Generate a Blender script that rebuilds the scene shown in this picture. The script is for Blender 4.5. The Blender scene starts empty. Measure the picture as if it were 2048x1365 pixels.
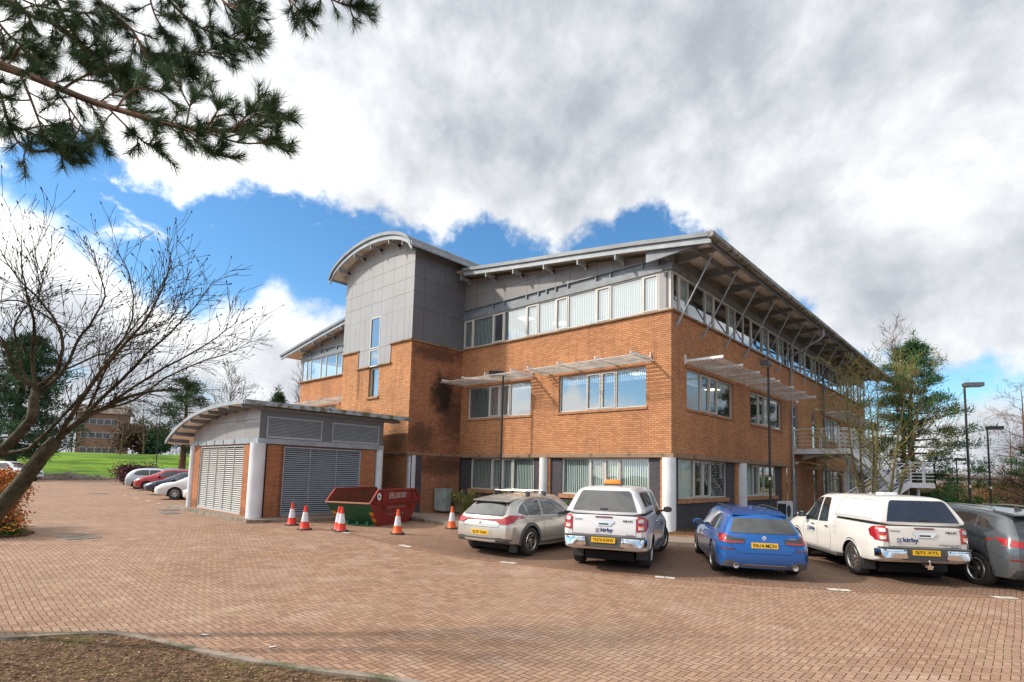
import bpy, bmesh, math, random
from mathutils import Vector, Matrix
from mathutils.bvhtree import BVHTree
R = math.radians
random.seed(7)
sc = bpy.context.scene
col = sc.collection
# ---------------------------------------------------------------- camera
cam_d = bpy.data.cameras.new('camera'); cam = bpy.data.objects.new('camera', cam_d); col.objects.link(cam)
cam_d.sensor_width = 36; cam_d.lens = 36 * 1094.2055 / 2048
cam_d.shift_x = 0.0; cam_d.shift_y = (845.953 - 682.5) / 2048
cam_d.clip_start = 0.05; cam_d.clip_end = 3000
CAM = Vector((9.0311, -18.0227, 1.8987))
yaw, pitch, roll = -0.7492737910047915, 0.09250036489093566, 0.0255516660607589
fwd = Vector((math.sin(yaw) * math.cos(pitch), math.cos(yaw) * math.cos(pitch), math.sin(pitch)))
rt = Vector((math.cos(yaw), -math.sin(yaw), 0)); up = rt.cross(fwd)
cr_, sr_ = math.cos(roll), math.sin(roll)
rt2 = rt * cr_ + up * sr_; up2 = up * cr_ - rt * sr_
M = Matrix((rt2, up2, -fwd)).transposed().to_4x4(); M.translation = CAM
cam.matrix_world = M
sc.camera = cam
# ---------------------------------------------------------------- light
SUN_AZ = R(-136)      # compass-like: x = sin, y = cos of the direction towards the sun
SUN_EL = R(36)
sd = Vector((math.sin(SUN_AZ) * math.cos(SUN_EL), math.cos(SUN_AZ) * math.cos(SUN_EL), math.sin(SUN_EL)))
sl = bpy.data.lights.new('sun', 'SUN'); sun = bpy.data.objects.new('sun', sl); col.objects.link(sun)
sl.energy = 3.3; sl.angle = R(2.5); sl.color = (1.0, .92, .8)
sun.rotation_euler = sd.to_track_quat('Z', 'Y').to_euler(); sun.location = (0, -30, 40)
sc.view_settings.view_transform = 'Standard'; sc.view_settings.look = 'None'
sc.view_settings.exposure = 0.27; sc.view_settings.gamma = 1.0
sc.cycles.max_bounces = 6; sc.cycles.transparent_max_bounces = 12; sc.cycles.caustics_reflective = False; sc.cycles.caustics_refractive = False

class NG:
    """small helper to wire shader nodes"""
    def __init__(s, nt): s.nt = nt; s.L = nt.links
    def n(s, typ, ins=None, **kw):
        nd = s.nt.nodes.new('ShaderNode' + typ)
        for k, v in kw.items(): setattr(nd, k, v)
        if ins:
            for k, v in ins.items(): s.put(nd.inputs[k], v)
        return nd
    def put(s, sock, v):
        if isinstance(v, bpy.types.NodeSocket): s.L.new(v, sock)
        elif isinstance(v, bpy.types.Node): s.L.new(v.outputs[0], sock)
        else:
            if sock.type == 'RGBA' and len(v) == 3: v = (*v, 1)
            sock.default_value = v
    def m(s, op, a, b=0.0, c=0.0, clamp=False):
        nd = s.nt.nodes.new('ShaderNodeMath'); nd.operation = op; nd.use_clamp = clamp
        for i, v in enumerate((a, b, c)): s.put(nd.inputs[i], v)
        return nd.outputs[0]
    def ss(s, x, a, b):     # smoothstep map
        nd = s.nt.nodes.new('ShaderNodeMapRange'); nd.interpolation_type = 'SMOOTHSTEP'
        s.put(nd.inputs[0], x); nd.inputs[1].default_value = a; nd.inputs[2].default_value = b
        return nd.outputs[0]
    def mix(s, f, a, b, blend='MIX'):
        nd = s.nt.nodes.new('ShaderNodeMix'); nd.data_type = 'RGBA'; nd.blend_type = blend
        s.put(nd.inputs[0], f); s.put(nd.inputs[6], a); s.put(nd.inputs[7], b)
        return nd.outputs[2]
    def noise(s, vec, scale, detail=4, rough=.55, dist=0.0):
        nd = s.n('TexNoise', {'Scale': scale, 'Detail': detail, 'Roughness': rough, 'Distortion': dist})
        if vec is not None: s.put(nd.inputs['Vector'], vec)
        return nd.outputs['Fac']
    def ramp(s, f, stops):
        nd = s.nt.nodes.new('ShaderNodeValToRGB'); s.put(nd.inputs[0], f)
        el = nd.color_ramp.elements
        while len(el) < len(stops): el.new(.5)
        for e, (p, c) in zip(el, stops): e.position = p; e.color = (*c, 1) if len(c) == 3 else c
        return nd.outputs[0]

# ---------------------------------------------------------------- sky with broken cloud
w = bpy.data.worlds.new('World'); sc.world = w; w.use_nodes = True
nt = w.node_tree; nt.nodes.clear(); g = NG(nt)
sky = g.n('TexSky', sky_type='NISHITA', sun_disc=False, sun_elevation=SUN_EL, sun_rotation=SUN_AZ)
sky.air_density = 1.0; sky.dust_density = .3; sky.ozone_density = 3.0
geo = g.n('NewGeometry'); sep = g.n('SeparateXYZ', {0: geo.outputs['Incoming']})
X, Y, Z = (g.m('MULTIPLY', sep.outputs[i], -1.0) for i in range(3))
tc = g.n('TexCoord'); sp = g.n('SeparateXYZ', {0: tc.outputs['Generated']}); X, Y, Z = sp.outputs
az = g.m('MULTIPLY', g.m('ARCTAN2', X, Y), 180 / math.pi)
hz = g.m('SQRT', g.m('ADD', g.m('MULTIPLY', X, X), g.m('MULTIPLY', Y, Y)))
el = g.m('MULTIPLY', g.m('ARCTAN2', Z, hz), 180 / math.pi)
def curve(pts):
    nd = nt.nodes.new('ShaderNodeFloatCurve'); c = nd.mapping.curves[0]
    P = [((a + 190) / 230, b / 50) for a, b in pts]
    for i, (x, y) in enumerate(P):
        if i < 2: c.points[i].location = (x, y)
        else: c.points.new(x, y)
    c.points[0].location = P[0]
    for p in c.points: p.handle_type = 'AUTO'
    nd.mapping.update()
    g.put(nd.inputs['Value'], g.m('DIVIDE', g.m('ADD', az, 190.0), 230.0, clamp=True))
    return g.m('MULTIPLY', nd.outputs[0], 50.0)
E1 = [(-190, 17), (-160, 15), (-140, 14), (-122, 17), (-110, 23), (-95, 24), (-87.7, 22.3), (-84.2, 23.6), (-81.8, 25.2), (-79.6, 24.6), (-76.9, 23.2), (-71.2, 24.4), (-67.4, 25.4), (-63.5, 24.5), (-59.5, 23.9), (-52.8, 23.6), (-48.5, 23.8), (-44.8, 25.4), (-39.3, 24.3), (-34, 24.6), (-30.8, 26.4), (-28.2, 27.4), (-26.2, 25.1), (-22.8, 23.2), (-20, 20.2), (-16.5, 16.6), (-13.2, 14.2), (-10.9, 12.6), (-7.3, 9.9), (-3.9, 9.6), (0.5, 9.6), (12, 12), (40, 14)]
E2 = [(-190, 5), (-160, 6), (-140, 9), (-122, 7), (-110, 15), (-95, 20.5), (-87.5, 19.7), (-84.5, 18.9), (-81.1, 17.2), (-78.8, 15.4), (-76.2, 14.6), (-71.4, 14.9), (-69.4, 15.6), (-67.8, 18.2), (-66, 17.2), (-64.9, 16.5), (-60.6, 15.8), (-49.6, 9.6), (-28.7, 7.8), (-15, 6.2), (-11.1, 5.1), (-4.1, 5.9), (.4, 7.0), (14, 9), (40, 10)]
e1, e2 = curve(E1), curve(E2)
zc = g.m('ADD', g.m('MAXIMUM', Z, 0.0), 0.16)
cv = g.n('CombineXYZ', {0: g.m('DIVIDE', X, zc), 1: g.m('DIVIDE', Y, zc), 2: 0.0})
av = g.n('CombineXYZ', {0: g.m('MULTIPLY', az, .022), 1: g.m('MULTIPLY', el, .045), 2: 0.0})
dv = tc.outputs['Generated']; n2 = g.noise(dv, 5.0, 10, .62, .12); n3 = g.noise(dv, 16, 6, .62)
wig = g.m('ADD', g.m('MULTIPLY', g.m('SUBTRACT', n2, .5), 11.0), g.m('MULTIPLY', g.m('SUBTRACT', n3, .5), 6.5))
d1 = g.m('ADD', g.m('SUBTRACT', el, e1), wig)                # > 0 inside the high cloud
d2 = g.m('ADD', g.m('SUBTRACT', g.m('SUBTRACT', e2, .8), el), g.m('MULTIPLY', wig, .75))   # > 0 inside the low cloud
cov1 = g.ss(d1, -.8, 1.5); cov2 = g.ss(d2, -1.6, 1.6)
inside = g.m('MAXIMUM', d1, d2)
# loose wisps in the blue
wis = g.m('MULTIPLY', g.ss(g.noise(av, 5.0, 9, .66, .8), .58, .74), .75)
cov = g.m('MAXIMUM', g.m('MAXIMUM', cov1, cov2), wis)
# thin holes low down
hole = g.m('MULTIPLY', g.ss(g.noise(av, 2.3, 8, .6, .5), .54, .66), g.ss(el, 12.0, 5.0))
cov = g.m('MULTIPLY', cov, g.m('SUBTRACT', 1.0, g.m('MULTIPLY', hole, .65)))
edge = g.ss(inside, 9.0, 0.0); n4 = g.noise(dv, 6.7, 10, .60, .12)
big = g.noise(dv, 1.9, 5, .55, .3)
br = g.m('ADD', g.m('MULTIPLY', edge, .34), g.m('ADD', g.m('MULTIPLY', g.m('SUBTRACT', n4, .5), 1.45), g.m('MULTIPLY', g.m('SUBTRACT', n3, .5), .35)))
br = g.m('ADD', br, g.m('MULTIPLY', g.m('SUBTRACT', big, .5), 2.0))
br = g.m('SUBTRACT', g.m('ADD', br, .42), g.m('MULTIPLY', g.ss(d2, 1.0, 6.0), .27))
sdot = g.n('VectorMath', {0: tc.outputs['Generated'], 1: tuple(sd)}, operation='DOT_PRODUCT').outputs['Value']
glow = g.ss(sdot, .25, 1.0)
br = g.m('ADD', br, g.m('MULTIPLY', glow, .5))
ccol = g.ramp(br, [(0.0, (.32, .35, .40)), (.36, (.44, .47, .52)), (.66, (.64, .665, .70)), (1.0, (.90, .91, .92))])
lowgrey = g.m('MULTIPLY', g.ss(g.noise(av, 2.0, 5, .55, .3), .47, .62), g.ss(d2, 1.0, 5.0))
ccol = g.mix(g.m('MULTIPLY', lowgrey, .75), ccol, (.36, .39, .45))
skyc = g.mix(1.0, sky.outputs[0], (.140, .156, .158), 'MULTIPLY')
hs = g.n('HueSaturation', {'Saturation': 1.15, 'Value': 1.0, 'Color': skyc})
ccol = g.mix(1.0, ccol, g.mix(glow, (1.0, 1.0, 1.0), (1.9, 1.85, 1.75)), 'MULTIPLY')
out = g.mix(cov, hs.outputs[0], ccol)
bg = g.n('Background', {'Color': out, 'Strength': 1.0})
g.n('OutputWorld', {0: bg.outputs[0]})

# ---------------------------------------------------------------- object helpers
def tag(o, label=None, cat=None, group=None, kind=None):
    if label: o['label'] = label
    if cat: o['category'] = cat
    if group: o['group'] = group
    if kind: o['kind'] = kind
    return o
def empty(name, loc=(0, 0, 0), rz=0, label=None, cat=None, group=None, kind=None, parent=None):
    o = bpy.data.objects.new(name, None); col.objects.link(o); o.location = loc; o.rotation_euler = (0, 0, rz)
    o.empty_display_size = .2
    if parent: o.parent = parent
    return tag(o, label, cat, group, kind)
def copy_tree(o, parent=None):
    c = o.copy(); col.objects.link(c)
    if parent: c.parent = parent
    for ch in list(o.children): copy_tree(ch, c)
    return c
class MB:
    """collects simple shapes into one mesh"""
    def __init__(s): s.v = []; s.f = []; s.mi = []; s.cm = 0
    def add(s, vs, fs):
        b = len(s.v); s.v += [tuple(p) for p in vs]
        for f in fs: s.f.append(tuple(b + i for i in f)); s.mi.append(s.cm)
    def box(s, x0, x1, y0, y1, z0, z1):
        s.add([(x0, y0, z0), (x1, y0, z0), (x1, y1, z0), (x0, y1, z0), (x0, y0, z1), (x1, y0, z1), (x1, y1, z1), (x0, y1, z1)],
              [(0, 3, 2, 1), (4, 5, 6, 7), (0, 1, 5, 4), (1, 2, 6, 5), (2, 3, 7, 6), (3, 0, 4, 7)])
    def obox(s, c, a, b, d):     # centre and three half-axis vectors
        c, a, b, d = map(Vector, (c, a, b, d))
        P = [c + a * i + b * j + d * k for k in (-1, 1) for i, j in ((-1, -1), (1, -1), (1, 1), (-1, 1))]
        s.add(P, [(0, 3, 2, 1), (4, 5, 6, 7), (0, 1, 5, 4), (1, 2, 6, 5), (2, 3, 7, 6), (3, 0, 4, 7)])
    def bar(s, p, q, w_, h_, upv=(0, 0, 1)):
        p, q = Vector(p), Vector(q); d = q - p; upv = Vector(upv)
        r_ = d.cross(upv)
        if r_.length < 1e-6: r_ = d.cross(Vector((1, 0, 0)))
        r_.normalize(); u_ = r_.cross(d).normalized()
        s.obox((p + q) / 2, d / 2, r_ * w_ / 2, u_ * h_ / 2)
    def tube(s, p, q, r0, r1=None, n=8, caps=True):
        r1 = r0 if r1 is None else r1
        p, q = Vector(p), Vector(q); d = (q - p)
        if d.length < 1e-7: return
        a = d.orthogonal().normalized(); b = d.normalized().cross(a); B = len(s.v)
        for c, r_ in ((p, r0), (q, r1)):
            for i in range(n):
                t = 2 * math.pi * i / n; s.v.append(tuple(c + (a * math.cos(t) + b * math.sin(t)) * r_))
        for i in range(n):
            j = (i + 1) % n; s.f.append((B + i, B + j, B + n + j, B + n + i)); s.mi.append(s.cm)
        if caps:
            s.f.append(tuple(B + i for i in reversed(range(n)))); s.mi.append(s.cm)
            s.f.append(tuple(B + n + i for i in range(n))); s.mi.append(s.cm)
    def path(s, pts, rad, n=6, cap=True):
        """continuous tapered tube along a list of points"""
        P = [Vector(p) for p in pts]; B = len(s.v); a = None
        for k, p in enumerate(P):
            d = (P[min(k + 1, len(P) - 1)] - P[max(k - 1, 0)])
            if d.length < 1e-7: d = Vector((0, 0, 1))
            d.normalize()
            a = d.orthogonal().normalized() if a is None else (a - d * a.dot(d))
            if a.length < 1e-5: a = d.orthogonal()
            a.normalize(); b = d.cross(a); r_ = rad[k] if hasattr(rad, '__len__') else rad
            for i in range(n):
                t = 2 * math.pi * i / n; s.v.append(tuple(p + (a * math.cos(t) + b * math.sin(t)) * r_))
        for k in range(len(P) - 1):
            for i in range(n):
                j = (i + 1) % n; s.f.append((B + k * n + i, B + k * n + j, B + (k + 1) * n + j, B + (k + 1) * n + i)); s.mi.append(s.cm)
        if cap:
            s.f.append(tuple(B + i for i in reversed(range(n)))); s.mi.append(s.cm)
            e = B + (len(P) - 1) * n; s.f.append(tuple(e + i for i in range(n))); s.mi.append(s.cm)
    def prism(s, poly, f0, f1):
        """poly: 2D points; f0/f1: functions (a,b)->3D point of the two end faces"""
        n = len(poly); s.add([f0(*p) for p in poly] + [f1(*p) for p in poly],
            [tuple(reversed(range(n))), tuple(range(n, 2 * n))] + [(i, (i + 1) % n, n + (i + 1) % n, n + i) for i in range(n)])
    def lathe(s, prof, o=(0, 0, 0), axis=(0, 0, 1), n=24, close=True):
        o = Vector(o); ax = Vector(axis).normalized(); a = ax.orthogonal().normalized(); b = ax.cross(a); B = len(s.v)
        for r_, h in prof:
            for i in range(n):
                t = 2 * math.pi * i / n; s.v.append(tuple(o + ax * h + (a * math.cos(t) + b * math.sin(t)) * r_))
        for k in range(len(prof) - 1):
            for i in range(n):
                j = (i + 1) % n; s.f.append((B + k * n + i, B + k * n + j, B + (k + 1) * n + j, B + (k + 1) * n + i)); s.mi.append(s.cm)
        if close:
            s.f.append(tuple(B + i for i in reversed(range(n)))); s.mi.append(s.cm)
            e = B + (len(prof) - 1) * n; s.f.append(tuple(e + i for i in range(n))); s.mi.append(s.cm)
    def build(s, name, mat, parent=None, smooth=False, bevel=0, kind=None, uv=True, off=(0, 0, 0), fixn=True):
        me = bpy.data.meshes.new(name); me.from_pydata(s.v, [], s.f); me.validate()
        mats = mat if isinstance(mat, (list, tuple)) else [mat]
        for m_ in mats: me.materials.append(m_)
        if len(mats) > 1 and len(me.polygons) == len(s.mi): me.polygons.foreach_set('material_index', s.mi)
        if fixn or bevel:
            bm = bmesh.new(); bm.from_mesh(me)
            if fixn: bmesh.ops.recalc_face_normals(bm, faces=bm.faces)
            if bevel: bmesh.ops.bevel(bm, geom=[e for e in bm.edges if len(e.link_faces) == 2 and e.calc_face_angle(0) > .6], offset=bevel, segments=2, affect='EDGES', profile=.5)
            bm.to_mesh(me); bm.free()
        if uv: boxuv(me, off)
        if smooth:
            me.polygons.foreach_set('use_smooth', [True] * len(me.polygons))
            if smooth != 2:
                try: me.set_sharp_from_angle(angle=R(38))
                except Exception: pass
        o = bpy.data.objects.new(name, me); col.objects.link(o)
        if parent is not None: o.parent = parent
        if kind: o['kind'] = kind
        return o
def boxuv(me, off=(0, 0, 0)):
    ul = me.uv_layers.new(name='UVMap').data; vs = me.vertices; L = me.loops
    for p in me.polygons:
        n = p.normal; ax, ay, az_ = abs(n.x), abs(n.y), abs(n.z)
        for li in p.loop_indices:
            c = vs[L[li].vertex_index].co
            if az_ >= ax and az_ >= ay: ul[li].uv = (c.x + off[0], c.y + off[1])
            elif ax >= ay: ul[li].uv = (c.y + off[1], c.z + off[2])
            else: ul[li].uv = (c.x + off[0], c.z + off[2])

# ---------------------------------------------------------------- materials
MT = {}
def mat(name, color=(.5, .5, .5), rough=.6, metal=0.0, spec=.5, coat=0.0, emit=None, fn=None, bump=0, bscale=40, var=0.0, vscale=3.0, alpha=None):
    """principled material; var adds soft tonal variation, bump a fine grain, fn(g, bsdf, uv) anything else"""
    if name in MT: return MT[name]
    m_ = bpy.data.materials.new(name); m_.use_nodes = True; nt = m_.node_tree; b = nt.nodes['Principled BSDF']; g = NG(nt)
    b.inputs['Base Color'].default_value = (*color, 1); b.inputs['Roughness'].default_value = rough; b.inputs['Metallic'].default_value = metal
    b.inputs['Specular IOR Level'].default_value = spec
    if coat: b.inputs['Coat Weight'].default_value = coat; b.inputs['Coat Roughness'].default_value = .03
    if emit: b.inputs['Emission Color'].default_value = (*emit[:3], 1); b.inputs['Emission Strength'].default_value = emit[3]
    tcn = g.n('TexCoord')
    if var:
        nz = g.noise(tcn.outputs['Object'], vscale, 5, .6)
        f = g.ss(nz, .3, .7)
        c = g.mix(f, tuple(x * (1 - var) for x in color), tuple(min(1, x * (1 + var * .6)) for x in color)); g.put(b.inputs['Base Color'], c)
    if bump:
        nz = g.noise(tcn.outputs['Object'], bscale, 3, .6)
        bp = g.n('Bump', {'Strength': bump, 'Distance': .01, 'Height': nz}); g.put(b.inputs['Normal'], bp.outputs[0])
    if fn: fn(g, b, tcn)
    MT[name] = m_; return m_

def brick_fn(c1, c2, mortar, stain=0.0, stains=()):
    def f(g, b, t):
        uv = t.outputs['UV']
        wob = g.n('TexNoise', {'Vector': uv, 'Scale': 2.0})
        bt = g.n('TexBrick', {'Vector': uv, 'Color1': c1, 'Color2': c2, 'Mortar': mortar, 'Scale': 1.0, 'Mortar Size': .0095, 'Mortar Smooth': .2, 'Bias': -.1, 'Brick Width': .225, 'Row Height': .0753})
        big = g.noise(t.outputs['Object'], .5, 5, .6)
        fine = g.noise(uv, 60, 3, .6)
        c = g.mix(g.ss(big, .35, .7), bt.outputs['Color'], g.mix(1.0, bt.outputs['Color'], (.80, .80, .84), 'MULTIPLY'))
        c = g.mix(.28, c, g.mix(fine, (.05, .03, .02), (.8, .5, .3)), 'OVERLAY')
        # streaky weathering, vertical
        sv = g.n('Mapping', {'Vector': uv, 'Scale': (2.2, .16, 1)}); st = g.noise(sv.outputs[0], 1.6, 5, .6)
        c = g.mix(g.m('MULTIPLY', g.ss(st, .52, .75), .35), c, (.09, .05, .035))
        for (sx, sz, rx, rz, k) in stains:      # dark algae stain at a fixed place on the wall
            s_ = g.n('SeparateXYZ', {0: uv}); dx = g.m('DIVIDE', g.m('SUBTRACT', s_.outputs[0], sx), rx); dz = g.m('DIVIDE', g.m('SUBTRACT', s_.outputs[1], sz), rz)
            dd = g.m('SQRT', g.m('ADD', g.m('MULTIPLY', dx, dx), g.m('MULTIPLY', dz, dz)))
            dd = g.m('ADD', dd, g.m('MULTIPLY', g.m('SUBTRACT', g.noise(uv, 2.5, 6, .65), .5), 1.3))
            c = g.mix(g.m('MULTIPLY', g.ss(dd, 1.1, .35), k), c, (.02, .018, .016))
        g.put(b.inputs['Base Color'], c)
        bp = g.n('Bump', {'Strength': .5, 'Distance': .006, 'Height': g.m('SUBTRACT', g.m('MULTIPLY', fine, .3), bt.outputs['Fac'])}); g.put(b.inputs['Normal'], bp.outputs[0])
    return f
def panel_fn(w_, h_, dark=.03, grain=.25):
    def f(g, b, t):
        col_ = b.inputs['Base Color'].default_value[:3]
        n_ = g.noise(t.outputs['UV'], 180, 2, .6); n2_ = g.noise(t.outputs['UV'], .8, 5, .6)
        sv = g.n('Mapping', {'Vector': t.outputs['UV'], 'Scale': (3, .35, 1)}); n3_ = g.noise(sv.outputs[0], 1.7, 5, .65)
        c = g.mix(grain, tuple(col_), g.mix(n_, tuple(x * .45 for x in col_), tuple(min(1, x * 1.6) for x in col_)))
        c = g.mix(g.m('MULTIPLY', g.ss(n2_, .35, .7), .25), c, tuple(x * .72 for x in col_))
        c = g.mix(g.m('MULTIPLY', g.ss(n3_, .5, .75), .3), c, tuple(x * .6 for x in col_))
        s_ = g.n('SeparateXYZ', {0: t.outputs['UV']}); cell = g.n('CombineXYZ', {0: g.m('FLOOR', g.m('DIVIDE', s_.outputs[0], .93)), 1: g.m('FLOOR', g.m('DIVIDE', s_.outputs[1], .70)), 2: 0.0})
        wn = g.n('TexWhiteNoise', {'Vector': cell}, noise_dimensions='3D'); c = g.mix(g.m('MULTIPLY', wn.outputs['Value'], .30), c, tuple(x * .62 for x in col_))
        g.put(b.inputs['Base Color'], c); g.put(b.inputs['Roughness'], g.m('ADD', .32, g.m('MULTIPLY', wn.outputs['Value'], .2)))
    return f
M_brick = mat('brick_orange', rough=.9, spec=.25, fn=brick_fn((.67, .355, .178), (.50, .238, .122), (.26, .15, .09)))
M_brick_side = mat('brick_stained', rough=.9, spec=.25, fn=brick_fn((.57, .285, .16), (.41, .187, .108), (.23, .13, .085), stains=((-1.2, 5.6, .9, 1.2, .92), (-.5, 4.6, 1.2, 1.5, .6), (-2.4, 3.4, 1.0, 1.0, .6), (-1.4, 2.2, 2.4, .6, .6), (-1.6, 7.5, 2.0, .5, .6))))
M_brick_tower = mat('brick_tower', rough=.9, spec=.25, fn=brick_fn((.69, .38, .19), (.54, .262, .132), (.29, .17, .10), stains=((-12.0, 3.6, .9, 1.1, .55), (-14.6, 4.6, .5, .5, .4), (-15.6, 6.2, .18, 1.2, .5))))
M_brick_grey = mat('brick_slate_blue', rough=.75, spec=.35, fn=brick_fn((.085, .085, .105), (.06, .06, .078), (.10, .10, .115)))
M_brick_shed = mat('brick_shed', rough=.9, spec=.25, fn=brick_fn((.58, .26, .13), (.44, .175, .09), (.34, .2, .12), stains=((-9.0, 1.0, .12, 2.5, .5), (-17, .3, 8, .25, .4))))
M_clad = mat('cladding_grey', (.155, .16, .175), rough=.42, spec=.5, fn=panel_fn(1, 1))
M_cladS = mat('cladding_light', (.32, .31, .32), rough=.5, spec=.5, fn=panel_fn(1, 1))
M_steel = mat('painted_steel_grey', (.19, .215, .24), rough=.45, spec=.5, var=.25, vscale=2)
M_steelL = mat('painted_steel_light', (.33, .37, .41), rough=.4, spec=.5, var=.2, vscale=2)
M_soffit = mat('soffit_cream', (.86, .80, .69), rough=.7, var=.25, vscale=1.5)
def corr(g, b, t):
    s_ = g.n('SeparateXYZ', {0: t.outputs['Object']})
    wv = g.m('SINE', g.m('MULTIPLY', s_.outputs[1], 2 * math.pi / .2))
    bp = g.n('Bump', {'Strength': 1.0, 'Distance': .03, 'Height': wv}); g.put(b.inputs['Normal'], bp.outputs[0])
    mo = g.ss(g.noise(t.outputs['Object'], 1.5, 6, .65), .5, .72)
    g.put(b.inputs['Base Color'], g.mix(mo, (.20, .215, .225), (.10, .11, .06)))
M_roof = mat('roof_sheet', (.3, .3, .3), rough=.6, fn=corr)
M_white = mat('white_paint', (.74, .76, .79), rough=.45, var=.12, vscale=1.2)
M_frame = mat('window_frame', (.62, .60, .56), rough=.45, var=.1, vscale=1)
M_slat = mat('sunshade_white', (.72, .68, .62), rough=.6, var=.35, vscale=2.5)
def sillf(g, b, t):
    mo = g.ss(g.noise(t.outputs['Object'], 2.2, 6, .7), .5, .7)
    g.put(b.inputs['Base Color'], g.mix(mo, (.30, .19, .12), (.07, .065, .03)))
M_sill = mat('sill_brick', (.42, .2, .1), rough=.85, var=.25, vscale=3)
M_band = mat('stone_band', (.3, .19, .12), rough=.85, fn=sillf)
M_dark = mat('dark_interior', (.045, .05, .055), rough=.9)
M_floorin = mat('interior_wall', (.30, .31, .31), rough=.9)
def blindf(g, b, t):
    s_ = g.n('SeparateXYZ', {0: t.outputs['UV']})
    wv = g.m('FRACT', g.m('DIVIDE', s_.outputs[0], .09)); idn = g.n('TexWhiteNoise', noise_dimensions='1D'); g.put(idn.inputs['W'], g.m('FLOOR', g.m('DIVIDE', s_.outputs[0], .09)))
    f = g.m('MULTIPLY', g.ss(wv, .0, .22), g.m('ADD', .72, g.m('MULTIPLY', idn.outputs['Value'], .28)))
    g.put(b.inputs['Base Color'], g.mix(f, (.32, .38, .37), (.84, .88, .85)))
M_blind = mat('vertical_blind', (.6, .66, .64), rough=.9, fn=blindf)
M_black = mat('black_paint', (.018, .018, .02), rough=.4)
M_lampin = mat('ceiling_light', (1, .9, .7), emit=(1, .85, .6, 2.2))
def glass_mat(name, tint, refl):
    m_ = bpy.data.materials.new(name); m_.use_nodes = True; nt = m_.node_tree; nt.nodes.clear(); g = NG(nt)
    tr = g.n('BsdfTransparent', {0: tint}); gl = g.n('BsdfGlossy', {0: (.92, .96, 1.0), 1: .0})
    ge = g.n('NewGeometry'); nz = g.noise(ge.outputs['Position'], .9, 2, .5)
    bp = g.n('Bump', {'Strength': .05, 'Distance': .05, 'Height': nz}); g.put(gl.inputs['Normal'], bp.outputs[0])
    fr = g.n('Fresnel', {0: 1.5}); f = g.m('ADD', refl, g.m('MULTIPLY', g.m('MULTIPLY', fr.outputs[0], .8), g.m('SUBTRACT', 1.0, ge.outputs['Backfacing'])), clamp=True)
    mx = g.n('MixShader', {0: f, 1: tr.outputs[0], 2: gl.outputs[0]}); g.n('OutputMaterial', {0: mx.outputs[0]})
    MT[name] = m_; return m_
M_glass = glass_mat('window_glass', (.86, .95, .95), .16)
M_glassHi = glass_mat('window_glass_bright', (.84, .93, .95), .30)
def soilf(g, b, t):
    o = t.outputs['Object']; n_ = g.noise(o, 14, 8, .7); n2_ = g.noise(o, 1.6, 6, .65); n3_ = g.noise(o, 60, 4, .7)
    c = g.ramp(n_, [(.30, (.035, .018, .010)), (.48, (.10, .05, .028)), (.60, (.20, .12, .07)), (.74, (.38, .27, .17))])
    c = g.mix(g.m('MULTIPLY', g.ss(n2_, .52, .66), .38), c, g.mix(n3_, (.05, .07, .01), (.22, .24, .04)))
    g.put(b.inputs['Base Color'], c)
    bp = g.n('Bump', {'Strength': 1.0, 'Distance': .03, 'Height': g.m('ADD', n_, g.m('MULTIPLY', n3_, .3))}); g.put(b.inputs['Normal'], bp.outputs[0])
M_soil = mat('soil_mulch', rough=.95, spec=.2, fn=soilf)
M_conc = mat('kerb_concrete', (.30, .25, .21), rough=.9, bump=.5, bscale=60, fn=lambda g, b, t: g.put(b.inputs['Base Color'], g.mix(g.ss(g.noise(t.outputs['Object'], 2.5, 7, .7), .45, .65), (.30, .24, .195), (.10, .105, .055))))
def gravf(g, b, t):
    v = g.n('TexVoronoi', {'Vector': t.outputs['Object'], 'Scale': 45.0})
    c = g.mix(v.outputs['Color'], (.22, .17, .14), (.34, .28, .24)); c = g.mix(.5, c, g.mix(g.noise(t.outputs['Object'], 1.2, 5), (.15, .12, .10), (.4, .33, .28)))
    g.put(b.inputs['Base Color'], c)
M_gravel = mat('resin_gravel', rough=.95, spec=.2, fn=gravf)
def grassf(g, b, t):
    mp = g.n('Mapping', {'Vector': t.outputs['Object'], 'Scale': (1.0, .28, 1)}); n_ = g.ss(g.noise(mp.outputs[0], .42, 8, .75), .38, .62); n2_ = g.ss(g.noise(mp.outputs[0], 3.0, 4, .7), .3, .7)
    g.put(b.inputs['Base Color'], g.mix(g.m('MULTIPLY', n_, g.m('ADD', .4, g.m('MULTIPLY', n2_, .6))), (.06, .125, .014), (.22, .36, .035)))
M_grass = mat('lawn_grass', rough=.95, spec=.1, fn=grassf)
M_earth = mat('rough_ground', rough=.95, spec=.1, fn=lambda g, b, t: g.put(b.inputs['Base Color'], g.ramp(g.noise(t.outputs['Object'], .08, 8, .7), [(.35, (.10, .09, .05)), (.55, (.16, .12, .07)), (.7, (.10, .13, .05))])))
M_asph = mat('asphalt', (.06, .06, .06), rough=.9, var=.2, vscale=.5)

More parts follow.
